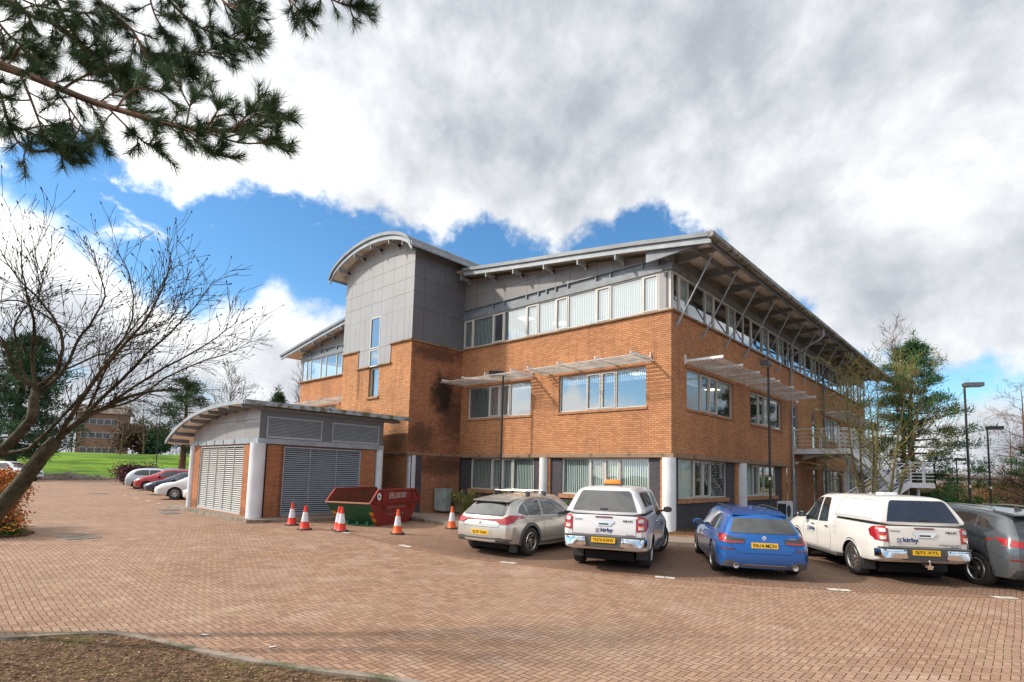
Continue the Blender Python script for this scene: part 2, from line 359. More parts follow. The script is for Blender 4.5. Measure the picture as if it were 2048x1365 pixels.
def zg(x, y):
    t = min(1, max(0, (x + 6.5) / 6.5)); t = t * t * (3 - 2 * t)
    return -.19 * t
def pavef(g, b, t):
    """herringbone block paving, blocks 0.1 x 0.2 m, with soldier course along the bay line"""
    o = t.outputs['Object']; s_ = g.n('SeparateXYZ', {0: o})
    wx = g.m('MULTIPLY', g.m('SUBTRACT', g.noise(o, .35, 2), .5), .09); wy = g.m('MULTIPLY', g.m('SUBTRACT', g.noise(o, .33, 2, dist=.4), .5), .09)
    X = g.m('DIVIDE', g.m('ADD', s_.outputs[0], wx), .082); Y = g.m('DIVIDE', g.m('ADD', s_.outputs[1], wy), .082)
    i, j = g.m('FLOOR', X), g.m('FLOOR', Y); fx, fy = g.m('FRACT', X), g.m('FRACT', Y)
    k = g.m('FLOORED_MODULO', g.m('SUBTRACT', i, j), 4.0)
    eq = lambda v: g.m('COMPARE', k, float(v), .3)
    k0, k1, k2, k3 = (eq(v) for v in range(4))
    inf = lambda d, off: g.m('ADD', d, g.m('MULTIPLY', off, 5.0))
    dl = inf(fx, k1); dr_ = inf(g.m('SUBTRACT', 1.0, fx), k0); db = inf(fy, k2); dt = inf(g.m('SUBTRACT', 1.0, fy), k3)
    d = g.m('MINIMUM', g.m('MINIMUM', dl, dr_), g.m('MINIMUM', db, dt))
    bi = g.m('SUBTRACT', i, k1); bj = g.m('SUBTRACT', j, k2)
    idn = g.n('TexWhiteNoise', {'Vector': g.n('CombineXYZ', {0: bi, 1: bj, 2: 0.0})}, noise_dimensions='3D')
    big = g.noise(o, .22, 6, .6); mid = g.noise(o, 1.3, 6, .65); fine = g.noise(o, 90, 3, .7)
    jw = g.m('ADD', .036, g.m('MULTIPLY', mid, .055))
    joint = g.m('SUBTRACT', 1.0, g.m('MULTIPLY', g.ss(g.m('DIVIDE', d, jw), .45, 1.1), 1.0))
    c = g.mix(idn.outputs['Value'], (.268, .165, .113), (.39, .257, .182))
    c = g.mix(g.m('MULTIPLY', g.ss(big, .38, .66), .55), c, g.mix(.5, c, (.42, .32, .255)))
    c = g.mix(g.m('MULTIPLY', g.ss(mid, .50, .70), .42), c, (.55, .43, .35))
    c = g.mix(g.m('MULTIPLY', g.ss(g.noise(o, .6, 7, .7), .55, .72), .40), c, (.17, .10, .065))
    x_ = s_.outputs[0]; line = g.m('ADD', -8.57, g.m('ADD', g.m('MULTIPLY', x_, .268), g.m('MULTIPLY', g.m('MULTIPLY', x_, x_), .0272)))
    bay = g.m('MULTIPLY', g.ss(g.m('SUBTRACT', s_.outputs[1], line), .0, .25), g.ss(x_, -7.0, -2.0))      # the bays are dirtier than the driving lane
    c = g.mix(g.m('MULTIPLY', bay, g.m('ADD', .40, g.m('MULTIPLY', mid, .35))), c, (.13, .085, .062))
    c = g.mix(.30, c, g.mix(fine, (.08, .05, .04), (.9, .75, .62)), 'OVERLAY')
    moss = g.ss(g.noise(o, .9, 5, .6), .52, .66)
    jc = g.mix(moss, (.06, .024, .012), (.10, .09, .02))
    # oil and dirt where the cars stand
    c = g.mix(joint, c, jc)
    g.put(b.inputs['Base Color'], c)
    h = g.m('ADD', g.m('MULTIPLY', g.m('SUBTRACT', 1.0, joint), 1.0), g.m('ADD', g.m('MULTIPLY', fine, .12), g.m('MULTIPLY', idn.outputs['Value'], .25)))
    bp = g.n('Bump', {'Strength': .7, 'Distance': .006, 'Height': h}); g.put(b.inputs['Normal'], bp.outputs[0])
M_pave = mat('block_paving', rough=.88, spec=.3, fn=pavef)
M_course = mat('soldier_course', rough=.88, spec=.3, fn=lambda g, b, t: (
    g.put(b.inputs['Base Color'], g.n('TexBrick', {'Vector': t.outputs['UV'], 'Color1': (.30, .165, .105), 'Color2': (.22, .12, .08), 'Mortar': (.07, .035, .02), 'Scale': 1.0, 'Mortar Size': .007, 'Brick Width': .106, 'Row Height': .212}, offset=0.0).outputs[0])))

# ================================================================ GROUND
def sheet(name, x0, x1, y0, y1, nx, ny, zf, m_, kind='structure'):
    b = MB(); V = [(x0 + (x1 - x0) * i / nx, y0 + (y1 - y0) * j / ny) for j in range(ny + 1) for i in range(nx + 1)]
    b.add([(x, y, zf(x, y)) for x, y in V], [(j * (nx + 1) + i, j * (nx + 1) + i + 1, (j + 1) * (nx + 1) + i + 1, (j + 1) * (nx + 1) + i) for j in range(ny) for i in range(nx)])
    return b.build(name, m_, smooth=2, kind=kind, fixn=False)
sheet('ground', -1500, 1500, -1500, 1500, 8, 8, lambda x, y: -.5, M_earth)
sheet('paved_yard', -69, 42, -46, 16, 222, 4, zg, M_pave)
def lawnz(x, y):
    t = min(1, max(0, (-74 - x) / 36)); t = t * t * (3 - 2 * t)
    return .02 + (3.55 + .35 * math.sin(y * .05)) * t + .12 * math.sin(x * .31 + y * .17) * t
sheet('lawn', -135, -73.5, -60, 90, 50, 40, lawnz, M_grass)
sheet('path', -73.5, -70.8, -60, 90, 2, 20, lambda x, y: .03, M_gravel)
KERB = [(-19, -10.4), (-10.15, -10.4), (-9.45, -7.2), (-8.75, -5.0), (-7.2, -5.05), (-5.2, -4.9), (-3, -3.95), (-1, -2.95), (1.2, -1.95), (2.9, -.9), (4.5, .6), (6, 2.6), (7.2, 5), (8, 8), (8.4, 14), (8.4, 42)]
def smooth_line(P, sub=4, closed=False):
    out = []
    for i in range(len(P) - 1):
        p0 = Vector(P[max(i - 1, 0)]); p1 = Vector(P[i]); p2 = Vector(P[i + 1]); p3 = Vector(P[min(i + 2, len(P) - 1)])
        for k in range(sub):
            t = k / sub
            out.append(tuple(.5 * ((2 * p1) + (p2 - p0) * t + (2 * p0 - 5 * p1 + 4 * p2 - p3) * t * t + (3 * p1 - p0 - 3 * p2 + p3) * t ** 3)))
    out.append(tuple(P[-1])); return out
KL = KERB[:3] + smooth_line(KERB[3:], 4)
def offs(P, d):
    out = []
    for i, p in enumerate(P):
        a = Vector(P[max(i - 1, 0)]); c = Vector(P[min(i + 1, len(P) - 1)]); t = (c - a).normalized(); out.append((p[0] - t.y * d, p[1] + t.x * d))
    return out
def strip(b, A, B, zA, zB):
    n = len(A); b.add([(p[0], p[1], zA(*p)) for p in A] + [(p[0], p[1], zB(*p)) for p in B], [(i, i + 1, n + i + 1, n + i) for i in range(n - 1)])
kt = lambda x, y: zg(x, y) + .115
kb = lambda x, y: zg(x, y) - .05
b = MB(); KI = offs(KL, .13); strip(b, KL, KI, kt, kt); strip(b, KL, KL, kb, kt); b.build('kerb', M_conc, kind='structure', fixn=False)
# pavement behind the kerb
b = MB(); PO = offs(KL[3:], .13); PI = offs(KL[3:], 1.75)
strip(b, PO, PI, lambda x, y: zg(x, y) + .111, lambda x, y: zg(x, y) + .116)
# plinth of the shed and infill towards the wall
b.add([(-19, -10.27, .111), (-10.22, -10.27, .111), (-9.5, -7.2, .111), (-8.7, -4.9, .111), (-8.6, -3.3, .116), (-19, -3.3, .116)], [(0, 1, 2, 3, 4, 5)])
b.build('pavement', M_gravel, kind='structure', fixn=False)
# raised planting strip along the walls
b = MB(); Q = [p for p in offs(KL[3:], 1.75)]
Wl = []
for p in Q:
    if p[0] < -.0: Wl.append((p[0], .05))
    else: Wl.append((.0, max(.05, p[1])))
strip(b, Q, Wl, lambda x, y: zg(x, y) + .14, lambda x, y: .13 if x < -.5 else .10 - .05 * math.sin(y))
b.build('planting_bed', M_soil, kind='structure', fixn=False)
b = MB(); strip(b, offs(KL[3:], 1.70), offs(KL[3:], 1.78), lambda x, y: zg(x, y) + .155, lambda x, y: zg(x, y) + .155); strip(b, offs(KL[3:], 1.70), offs(KL[3:], 1.70), lambda x, y: zg(x, y) + .10, lambda x, y: zg(x, y) + .155)
b.build('bed_edging', M_brick, kind='structure', fixn=False)
# foreground bed with concrete edging
FB = smooth_line([(-7.5, -21), (-6, -19.5), (-3.5, -17.65), (-1.4, -17.45), (.06, -17.2), (.43, -16.69), (.78, -16.19), (1.31, -15.97), (2.05, -15.71), (2.94, -15.36), (3.78, -14.92), (4.52, -14.52), (5.2, -14.42), (6.0, -14.75), (7.2, -15.6), (9, -16.3), (12, -16.4), (16, -17)], 3)
b = MB(); o1 = offs(FB, -.10); random.seed(3)
kh = lambda x, y: zg(x, y) + .038
strip(b, FB, o1, kh, kh); strip(b, FB, FB, kb, kh); strip(b, o1, o1, kh, kb); b.build('bed_kerb', M_conc, kind='structure', fixn=False)
def bedz(x, y): return zg(x, y) - .004 + .018 * math.sin(x * 3.1 + y) * math.sin(y * 2.3) + .02 * math.sin(x * .9)
b = MB(); nrow = 14; rows = [[(p[0] + (6 - p[0]) * t * .9 + 3.2 * t * (p[0] > 3), p[1] + (-30 - p[1]) * t) for p in offs(FB, -.10)] for t in [0] + [(k / nrow) ** 2 for k in range(1, nrow + 1)]]
for A, B_ in zip(rows[:-1], rows[1:]): strip(b, A, B_, lambda x, y: bedz(x, y) + .012, lambda x, y: bedz(x, y) + .012)
b.build('soil_bed', M_soil, smooth=2, kind='structure', fixn=False)

# markings: soldier course along the bay line and pairs of white blocks
BAY = smooth_line([(-10, -9.6), (-6.0, -9.25), (-3.1, -9.15), (.11, -8.55), (3.47, -7.33), (6.34, -5.81), (8.71, -4.08), (11, -2.0), (13, .3)], 6)
b = MB(); n = len(BAY); B2 = offs(BAY, .2); me_v = [(p[0], p[1], zg(*p) + .004) for p in BAY] + [(p[0], p[1], zg(*p) + .004) for p in B2]
b.add(me_v, [(i, i + 1, n + i + 1, n + i) for i in range(n - 1)]); o = b.build('paving_course', M_course, kind='structure', uv=False, fixn=False)
uvl = o.data.uv_layers.new(name='UVMap').data; acc = [0]
for i in range(1, n): acc.append(acc[-1] + (Vector(BAY[i]) - Vector(BAY[i - 1])).length)
for p in o.data.polygons:
    for li in p.loop_indices:
        vi = o.data.loops[li].vertex_index; uvl[li].uv = (acc[vi % n], .0 if vi < n else .205)
M_mark = mat('marking_white', (.62, .58, .52), rough=.8, var=.3, vscale=8)
def paint(name, x, y, ang, mt=M_mark):
    b = MB(); c, s = math.cos(ang), math.sin(ang)
    for k in (-1, 1):
        P = [(x + c * (k * .102 + a) - s * b_, y + s * (k * .102 + a) + c * b_) for a, b_ in ((-.095, -.095), (.095, -.095), (.095, .095), (-.095, .095))]
        b.add([(px, py, zg(px, py) + .008) for px, py in P], [(0, 1, 2, 3)])
    return b.build(name, mt, kind='structure', fixn=False)
for (x, y, a) in ((-6.0, -9.15, 3), (-3.1, -9.05, 6), (.11, -8.45, 17), (3.47, -7.23, 24), (6.34, -5.71, 32), (8.71, -3.98, 40), (-22, -9.9, 0), (-24.3, -9.8, 0), (-27, -9.7, 0), (-30, -9.6, 0)):
    paint('bay_marking', x, y, R(a))

# ================================================================ MAIN BUILDING
FX = (Vector((1, 0, 0)), Vector((0, -1, 0)))       # south-west face: u = x, outward -y
RX = (Vector((0, 1, 0)), Vector((1, 0, 0)))        # south-east face: u = y, outward +x
WX = (Vector((0, 1, 0)), Vector((-1, 0, 0)))
def P3(face, off, u, z, d=0.0):
    """point on a face: off = plane offset, u along the face, d outwards"""
    U, N = face
    base = Vector((0, off, 0)) if face is FX else Vector((off, 0, 0))
    return base + U * u + N * d + Vector((0, 0, z))
def wall_panel(b, face, off, u0, u1, z0, z1, holes=(), depth=.14, top=None):
    us = sorted({u0, u1, *[h[0] for h in holes], *[h[1] for h in holes]}); zs = sorted({z0, z1, *[h[2] for h in holes], *[h[3] for h in holes]})
    us = [u for u in us if u0 <= u <= u1]; zs = [z for z in zs if z0 <= z <= z1]
    def inh(u, z): return any(h[0] < u < h[1] and h[2] < z < h[3] for h in holes)
    for a, c in zip(us[:-1], us[1:]):
        for e, f in zip(zs[:-1], zs[1:]):
            if inh((a + c) / 2, (e + f) / 2): continue
            q = [P3(face, off, a, e), P3(face, off, c, e), P3(face, off, c, f), P3(face, off, a, f)]
            if face is WX: q.reverse()
            b.add(q, [(0, 1, 2, 3)])
    for (a, c, e, f) in holes:
        o_ = [P3(face, off, a, e), P3(face, off, c, e), P3(face, off, c, f), P3(face, off, a, f)]; i_ = [P3(face, off, a, e, -depth), P3(face, off, c, e, -depth), P3(face, off, c, f, -depth), P3(face, off, a, f, -depth)]
        b.add(o_ + i_, [(0, 1, 5, 4), (1, 2, 6, 5), (2, 3, 7, 6), (3, 0, 4, 7)])
def fbox(b, face, off, u0, u1, z0, z1, d0, d1):
    p = [P3(face, off, u, z, d) for d in (d0, d1) for u, z in ((u0, z0), (u1, z0), (u1, z1), (u0, z1))]
    b.add(p, [(0, 3, 2, 1), (4, 5, 6, 7), (0, 1, 5, 4), (1, 2, 6, 5), (2, 3, 7, 6), (3, 0, 4, 7)])
BLD = empty('office_building', (0, 0, 0), label='three storey orange brick office building with grey clad stair tower and overhanging curved roof', cat='building')
def window(face, off, u0, u1, z0, z1, mull=(), rec=.12, blinds=(), glass=None, parent=None, tr=(), fw=.055, casement=(), name='window'):
    """frame + glass + vertical blinds; mull = frame positions, casement = indices of opening lights"""
    parent = parent or BLD; f = MB(); F0, F1 = -rec - .03, -rec + .04
    fbox(f, face, off, u0, u1, z0, z0 + fw, F0, F1); fbox(f, face, off, u0, u1, z1 - fw, z1, F0, F1)
    E_ = [u0] + list(mull) + [u1]
    fbox(f, face, off, u0, u0 + fw, z0 + fw, z1 - fw, F0, F1); fbox(f, face, off, u1 - fw, u1, z0 + fw, z1 - fw, F0, F1)
    for m_ in mull: fbox(f, face, off, m_ - fw * .6, m_ + fw * .6, z0 + fw, z1 - fw, F0, F1)
    for z in tr: fbox(f, face, off, u0 + fw, u1 - fw, z - fw / 2, z + fw / 2, F0, F1 - .002)
    for k in casement:
        a = E_[k] + (fw if k == 0 else fw * .6); c = E_[k + 1] - (fw if k == len(E_) - 2 else fw * .6); cw = .045
        fbox(f, face, off, a, a + cw, z0 + fw, z1 - fw, F0, F1 + .02); fbox(f, face, off, c - cw, c, z0 + fw, z1 - fw, F0, F1 + .02)
        fbox(f, face, off, a + cw, c - cw, z0 + fw, z0 + fw + cw, F0, F1 + .02); fbox(f, face, off, a + cw, c - cw, z1 - fw - cw, z1 - fw, F0, F1 + .02)
    w_ = f.build(name, M_frame, parent)
    p = MB(); q = [P3(face, off, u0 + .01, z0 + .01, -rec), P3(face, off, u1 - .01, z0 + .01, -rec), P3(face, off, u1 - .01, z1 - .01, -rec), P3(face, off, u0 + .01, z1 - .01, -rec)]
    p.add(q, [(0, 1, 2, 3)]); p.build('pane', glass or M_glass, w_, fixn=False)
    if blinds:
        v = MB()
        for (k, zt, zb) in blinds:         # light index, top fraction, bottom fraction that is covered
            a, c = E_[k] + .03, E_[k + 1] - .03; t0, t1 = z1 - (z1 - z0) * zt, z1 - (z1 - z0) * zb
            nn = max(2, int((c - a) / .09))
            for i in range(nn):
                x0_, x1_ = a + (c - a) * i / nn, a + (c - a) * (i + 1) / nn
                q = [P3(face, off, x0_, t1, -rec - .07 - .03), P3(face, off, x1_, t1, -rec - .07 + .02), P3(face, off, x1_, t0, -rec - .07 + .02), P3(face, off, x0_, t0, -rec - .07 - .03)]
                v.add(q, [(0, 1, 2, 3)])
        v.build('blind', M_blind, w_, fixn=False)
    return w_
ZB, ZT, ZH, ZG, U1, U0, G1, G0 = 2.76, 7.93, 9.46, 9.97, 6.02, 4.49, 2.60, 1.13
XT, XL, D_, XE, YE = -11.22, -17.2, 3.14, -28.45, 33.5
XC = -14.21
def roofz(x):
    pts = [(0, 12.28), (2.8, 11.93), (4.4, 11.72), (7.6, 11.27), (10.3, 10.92), (13.04, 10.54), (16.01, 10.08)]
    a = abs(x - XC)
    for (p, q), (r_, s) in zip(pts[:-1], pts[1:]):
        if a <= r_: return q + (s - q) * (a - p) / (r_ - p)
    return pts[-1][1]
# --- brick walls
hF = [(-5.09, -1.01, U0, U1), (-10.75, -6.65, U0, U1)]
b = MB(); wall_panel(b, FX, 0, XT, 0, ZB, ZT, hF); b.build('brick_wall', M_brick, BLD, fixn=False)
hR = [(1.23, 5.80, U0, U1), (7.80, 12.40, U0, U1), (14.25, 15.12, 3.66, U1), (18.05, 18.95, 3.66, U1), (20.75, 25.4, U0, U1), (27.3, 31.9, U0, U1), (14.2, 14.95, .1, G1), (18.05, 18.85, .1, G1)]
b = MB(); wall_panel(b, RX, 0, 0, YE, ZB, ZT, hR[:6]); wall_panel(b, RX, 0, 13.05, 20.0, -.3, ZB, hR[6:]); b.build('brick_wall', M_brick, BLD, fixn=False)
hW = [(-27.4, -23.4, U0, U1), (-21.8, -17.9, U0, U1)]
b = MB(); wall_panel(b, FX, 0, XE, XL, ZB, ZT, hW); b.build('brick_wall', M_brick, BLD, fixn=False)
b = MB(); wall_panel(b, WX, XE, 0, YE, -.3, ZT, ()); b.build('brick_wall', M_brick, BLD, fixn=False)
# stair tower: front stepped around the tall window
hT = [(-14.66, -13.80, 5.48, 9.49)]
b = MB()
b.add([P3(FX, -D_, *p) for p in ((XL, -.3), (XT, -.3), (XT, 2.7), (XL, 2.7))], [(0, 1, 2, 3)])
wall_panel(b, FX, -D_, XL, XT, 2.70, 6.97, [(-14.66, -13.80, 5.48, 6.97)], depth=.2)
wall_panel(b, FX, -D_, XL, -15.68, 6.97, 7.9); wall_panel(b, FX, -D_, -12.83, XT, 6.97, 7.9)
b.build('tower_front_wall', M_brick_tower, BLD, fixn=False)
b = MB(); wall_panel(b, RX, XT, -D_, 0, ZB, ZT); wall_panel(b, RX, XT + .0, -D_ + .25, .05, -.3, ZB); b.build('tower_side_wall', M_brick_side, BLD, fixn=False)
b = MB(); wall_panel(b, WX, XL, -D_, 0, -.3, ZT); b.build('tower_side_wall', M_brick_tower, BLD, fixn=False)
# grey cladding: tower, with open joints between the sheets
def clad(b, face, off, u0, u1, z0, ztop, us, zs, holes=(), d=.03, gap=.012):
    """panels between the joint lines; ztop may be a function of u"""
    zt = ztop if callable(ztop) else (lambda u: ztop)
    US = [u0] + list(us) + [u1]; ZS = [z0] + list(zs) + [99]
    for a, c in zip(US[:-1], US[1:]):
        for e, f in zip(ZS[:-1], ZS[1:]):
            a2, c2 = a + gap / 2, c - gap / 2; e2 = e + gap / 2
            ta, tc_ = min(f - gap / 2, zt(a2)), min(f - gap / 2, zt(c2)); tm = min(f - gap / 2, zt((a2 + c2) / 2))
            if max(ta, tc_) <= e2 + .02: continue
            ta, tc_, tm = max(ta, e2 + .005), max(tc_, e2 + .005), max(tm, e2 + .005)
            skip = False
            for h in holes:
                if h[0] - .02 < (a + c) / 2 < h[1] + .02 and h[2] < (e2 + min(f, max(ta, tc_))) / 2 < h[3]: skip = True
            if skip: continue
            poly = [(a2, e2), (c2, e2), (c2, tc_), ((a2 + c2) / 2, tm), (a2, ta)]
            b.prism(poly, lambda u, z: P3(face, off, u, z, d), lambda u, z: P3(face, off, u, z, d - .02))
def arcz(x):
    t = (x - XC) / 3.5; return 12.02 + 1.02 * math.sqrt(max(0, 1 - (t * .93) ** 2)) - .02
tz = [7.9, 9.49, 10.22, 10.92, 11.62, 12.3]
b = MB()
ub = [-16.62, -15.68, -14.66, -13.80, -12.83, -11.85]
clad(b, FX, -D_, XL - .03, XT + .03, 9.49, lambda u: arcz(u) + .1, ub, tz[2:])
clad(b, FX, -D_, XL - .03, -15.68, 7.9, 9.49, [-17.0, -16.62, -16.1], ())
clad(b, FX, -D_, -15.68, -14.66, 6.97, 9.49, [-15.17], [7.9])
clad(b, FX, -D_, -13.80, -12.83, 6.97, 9.49, [-13.3], [7.9])
clad(b, FX, -D_, -12.83, XT + .03, 7.9, 9.49, [-12.35, -11.85, -11.45], ())
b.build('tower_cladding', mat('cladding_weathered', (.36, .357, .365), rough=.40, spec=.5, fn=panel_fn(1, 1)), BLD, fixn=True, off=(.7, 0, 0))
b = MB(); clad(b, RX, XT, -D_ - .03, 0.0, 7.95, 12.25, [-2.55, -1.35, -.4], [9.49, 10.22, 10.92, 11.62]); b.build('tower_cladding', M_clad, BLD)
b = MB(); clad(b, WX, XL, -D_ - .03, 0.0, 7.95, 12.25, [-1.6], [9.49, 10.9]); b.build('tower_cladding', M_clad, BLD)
b = MB(); b.box(XL + .01, XT - .01, -D_ + .005, 6, 7.9, 12.1); wall = b.build('tower_core', M_dark, BLD)
# copings on the steps of the tower
b = MB()
for (u0, u1, z) in ((XL - .12, -15.6, 7.9), (-15.78, -14.6, 6.97), (-13.86, -12.75, 6.97), (-12.9, XT + .1, 7.9)):
    fbox(b, FX, -D_, u0, u1, z, z + .07, -.05, .10)
fbox(b, FX, -D_, -15.72, -15.62, 7.0, 7.9, .0, .06)
fbox(b, RX, XT, -D_ - .1, .0, 7.87, 7.95, -.05, .10); b.build('coping', M_band, BLD, bevel=.01)
for z0, z1, gl in ((5.48, 6.95, M_glassHi), (6.99, 7.86, M_glassHi), (7.9, 9.49, M_glassHi)):
    window(FX, -D_, -14.66, -13.80, z0, z1, (), rec=.16 if z0 < 6 else .0, glass=gl, blinds=[(0, 0, 1)])
b = MB(); fbox(b, FX, -D_, -14.75, -13.7, 5.38, 5.48, -.15, .08); b.build('window_sill', M_sill, BLD)
# upper strip: brick coping line, windows, grey beam, cladding
b = MB(); fbox(b, FX, 0, XT + .1, .10, ZT, ZT + .07, -.15, .09); fbox(b, RX, 0, -.094, YE, ZT - .003, ZT + .073, -.153, .103)
b2 = MB(); fbox(b2, FX, 0, XE - .3, XL, ZT, ZT + .07, -.15, .15); b2.build('parapet_coping', M_band, BLD, bevel=.01)
b.build('parapet_coping', M_band, BLD, bevel=.01)
mF = [-11.1, -10.51, -9.12, -8.40, -7.01, -6.31, -5.33, -4.67, -3.26, -2.58, -1.17, -.50]
bl = [(0, 0, 1), (1, 0, 1), (3, 0, 1), (4, 0, 1), (5, 0, .9), (6, 0, 1), (7, 0, 1), (8, 0, 1), (9, 0, 1), (10, 0, 1), (11, 0, 1)]
window(FX, 0, XT + .04, -.13, ZT + .07, ZH, mF[1:], rec=.04, blinds=bl, glass=M_glassHi, casement=(0, 2, 4, 6, 8, 10))
b = MB(); fbox(b, FX, 0, -.46, -.14, ZT + .13, ZH - .06, -.03, .0); b.build('infill_panel', M_cladS, BLD)
yR = [.16, .62, 1.39, 2.96, 3.74, 5.36, 6.10, 7.10, 8.06, 9.62, 10.45, 12.05, 12.82, 13.72, 14.50, 16.05, 16.8, 18.4, 19.2, 20.05, 20.95, 22.5, 23.3, 24.9, 25.7, 26.6, 27.4, 29.0, 29.8, 31.4, 32.2, 33.2]
window(RX, 0, .13, YE - .1, ZT + .07, ZH, yR[1:-1], rec=.04, blinds=[(3, 0, .5), (5, 0, .7), (9, 0, .6), (11, 0, 1), (15, 0, 1), (17, 0, 1), (1, 0, 1)], glass=M_glassHi, casement=(1, 4, 8, 10, 14, 16))
yW = [-27.66, -27.09, -25.68, -24.97, -23.61, -22.91, -21.5, -20.8, -19.4, -18.7]
window(FX, 0, XE + .1, XL - .02, ZT + .07, ZH, yW, rec=.04, blinds=[(i, 0, 1) for i in range(2, 9)], glass=M_glassHi)
b = MB()      # corner posts
b.box(-.13, -.03, .03, .13, ZT + .07, ZH); b.build('corner_post', M_frame, BLD)
b = MB()      # grey steel ring beam with posts standing on it
for (u0, u1, ps) in ((XE - .02, XL, yW), (XT + .03, .06, mF[1:] + [-5.84, -11.15])):
    if u0 > -20: b.build('ring_beam', M_steel, BLD); b = MB()
    for u in ps: fbox(b, FX, 0, u - .03, u + .03, ZH + .25, ZG - .02, -.02, .06)
    fbox(b, FX, 0, u0, u1, ZH + .003, ZH + .25, -.15, .06); fbox(b, FX, 0, u0, u1, ZG - .02, ZG + .02, -.15, .07)
    fbox(b, FX, 0, u0, u1, ZH + .25, ZG - .02, -.15, -.02)
fbox(b, RX, 0, -.063, YE, ZH + .006, ZH + .27, -.15, .063)
fbox(b, FX, 0, -.12, .05, ZG - .235, ZG + .25, -.13, .068)
b.build('ring_beam', M_steel, BLD)
b = MB()
cu = [-10.3, -9.0, -8.38, -7.0, -6.3, -5.35, -4.6, -3.2, -2.45, -1.17, -.55]
clad(b, FX, 0, XT + .02, .0, ZG + .02, lambda u: roofz(u) - .30, cu, [10.63, 11.25], d=.01)
b.build('gable_cladding', mat('cladding_gable', (.225, .215, .215), rough=.42, spec=.5, fn=panel_fn(1, 1)), BLD); b = MB()
clad(b, FX, 0, XE, XL, ZG + .02, lambda u: roofz(u) - .30, [-27.2, -25.8, -24.2, -22.8, -21.2, -19.5, -18.2], [10.63, 11.25], d=.01)
b.build('gable_cladding', mat('cladding_gable', (.225, .215, .215), rough=.42, spec=.5, fn=panel_fn(1, 1)), BLD)
b = MB(); fbox(b, RX, 0, -.0, YE, ZH + .27, 10.12, -.12, .0); b.build('eaves_board', mat('eaves_grey', (.16, .16, .17), rough=.6, var=.2), BLD)
# roof: curved sheet, profile extruded along y
def extrude_profile(top, thick, y0, y1):
    n = len(top); bot = [(x, z - thick) for x, z in top]
    poly = top + bot[::-1]; return poly
xs = [XC + t for t in (-16.2, -13.04, -10.3, -7.6, -4.4, -2.8, 0, 2.8, 4.4, 7.6, 10.3, 13.04, 15.98)]
top = [(x, roofz(x)) for x in xs]
b = MB(); P_ = top + [(x, z - .07) for x, z in reversed(top)]
for (a, c) in zip(range(len(top) - 1), range(1, len(top))):
    q = [top[a], top[c], (top[c][0], top[c][1] - .07), (top[a][0], top[a][1] - .07)]
    b.add([(x, -.72, z) for x, z in q] + [(x, YE + .9, z) for x, z in q], [(0, 1, 2, 3), (7, 6, 5, 4), (0, 4, 5, 1), (2, 6, 7, 3)])
b.add([(top[-1][0], y, z) for y in (-.72, YE + .9) for z in (top[-1][1], top[-1][1] - .07)] , [(0, 2, 3, 1)])
roof = b.build('roof', M_roof, BLD, smooth=True)
b = MB()
for (a, c) in zip(range(len(top) - 1), range(1, len(top))):
    q = [(top[a][0], top[a][1] - .073), (top[c][0], top[c][1] - .073), (top[c][0], top[c][1] - .105), (top[a][0], top[a][1] - .105)]
    b.add([(x, -.66, z) for x, z in q] + [(x, YE + .8, z) for x, z in q], [(0, 1, 2, 3), (7, 6, 5, 4), (0, 4, 5, 1), (2, 6, 7, 3)])
b.build('soffit', M_soffit, roof, fixn=True)
for (m0, m1) in ((0, 4), (8, 12)):      # verge trims of the two wings, broken by the tower
    for nm, y0, y1, t0, t1, m_ in (('verge_trim', -.78, -.69, .03, -.12, M_steel), ('verge_beam', -.70, -.62, -.125, -.33, M_steelL)):
        b = MB()
        for k in range(m0, m1):
            (x0, z0), (x1, z1) = top[k], top[k + 1]
            if m0 == 0 and k == 3: x1, z1 = -18.0, roofz(-18.0)
            if m0 == 8 and k == 8: x0, z0 = -10.6, roofz(-10.6)
            b.add([(x, y, z) for y in (y0, y1) for x, z in ((x0, z0 + t0), (x1, z1 + t0), (x1, z1 + t1), (x0, z0 + t1))], [(0, 3, 2, 1), (4, 5, 6, 7), (0, 1, 5, 4), (1, 2, 6, 5), (2, 3, 7, 6), (3, 0, 4, 7)])
        b.build(nm, m_, roof)
b = MB(); ge = top[-1]; prof = [(.0, .05), (-.10, .05), (-.10, -.13), (.0, -.17), (.12, -.15), (.14, .03), (.11, .03), (.09, -.11), (.01, -.12)]
b.prism([(ge[0] + a, ge[1] + c) for a, c in [(-.06, .04), (.06, .06), (.13, .02), (.13, -.12), (.06, -.17), (-.06, -.17)]], lambda x, z: (x, -.80, z), lambda x, z: (x, YE + .9, z))
b.build('gutter', mat('gutter_mossy', (.30, .31, .30), rough=.6, fn=lambda g, b_, t: g.put(b_.inputs['Base Color'], g.mix(g.ss(g.noise(t.outputs['Object'], 3, 6, .7), .42, .6), (.30, .31, .31), (.10, .095, .05)))), roof, smooth=True)
# gable brackets (round purlin ends)
for x in [-1.96 + .0, -3.73, -5.5, -7.29, -9.03, -10.82, -18.6, -20.3, -22.1, -23.9, -25.7, -27.5]:
    b = MB(); z = roofz(x) - .42; b.bar((x, .02, z - .0), (x, -.64, z + .02), .10, .16); b.bar((x, -.66, z + .21), (x, -.66, z - .12), .05, .07, (0, 1, 0)); b.tube((x - .05, -.02, z - .06), (x + .05, -.02, z - .06), .12, n=12)
    b.build('bracket', M_steelL, roof)
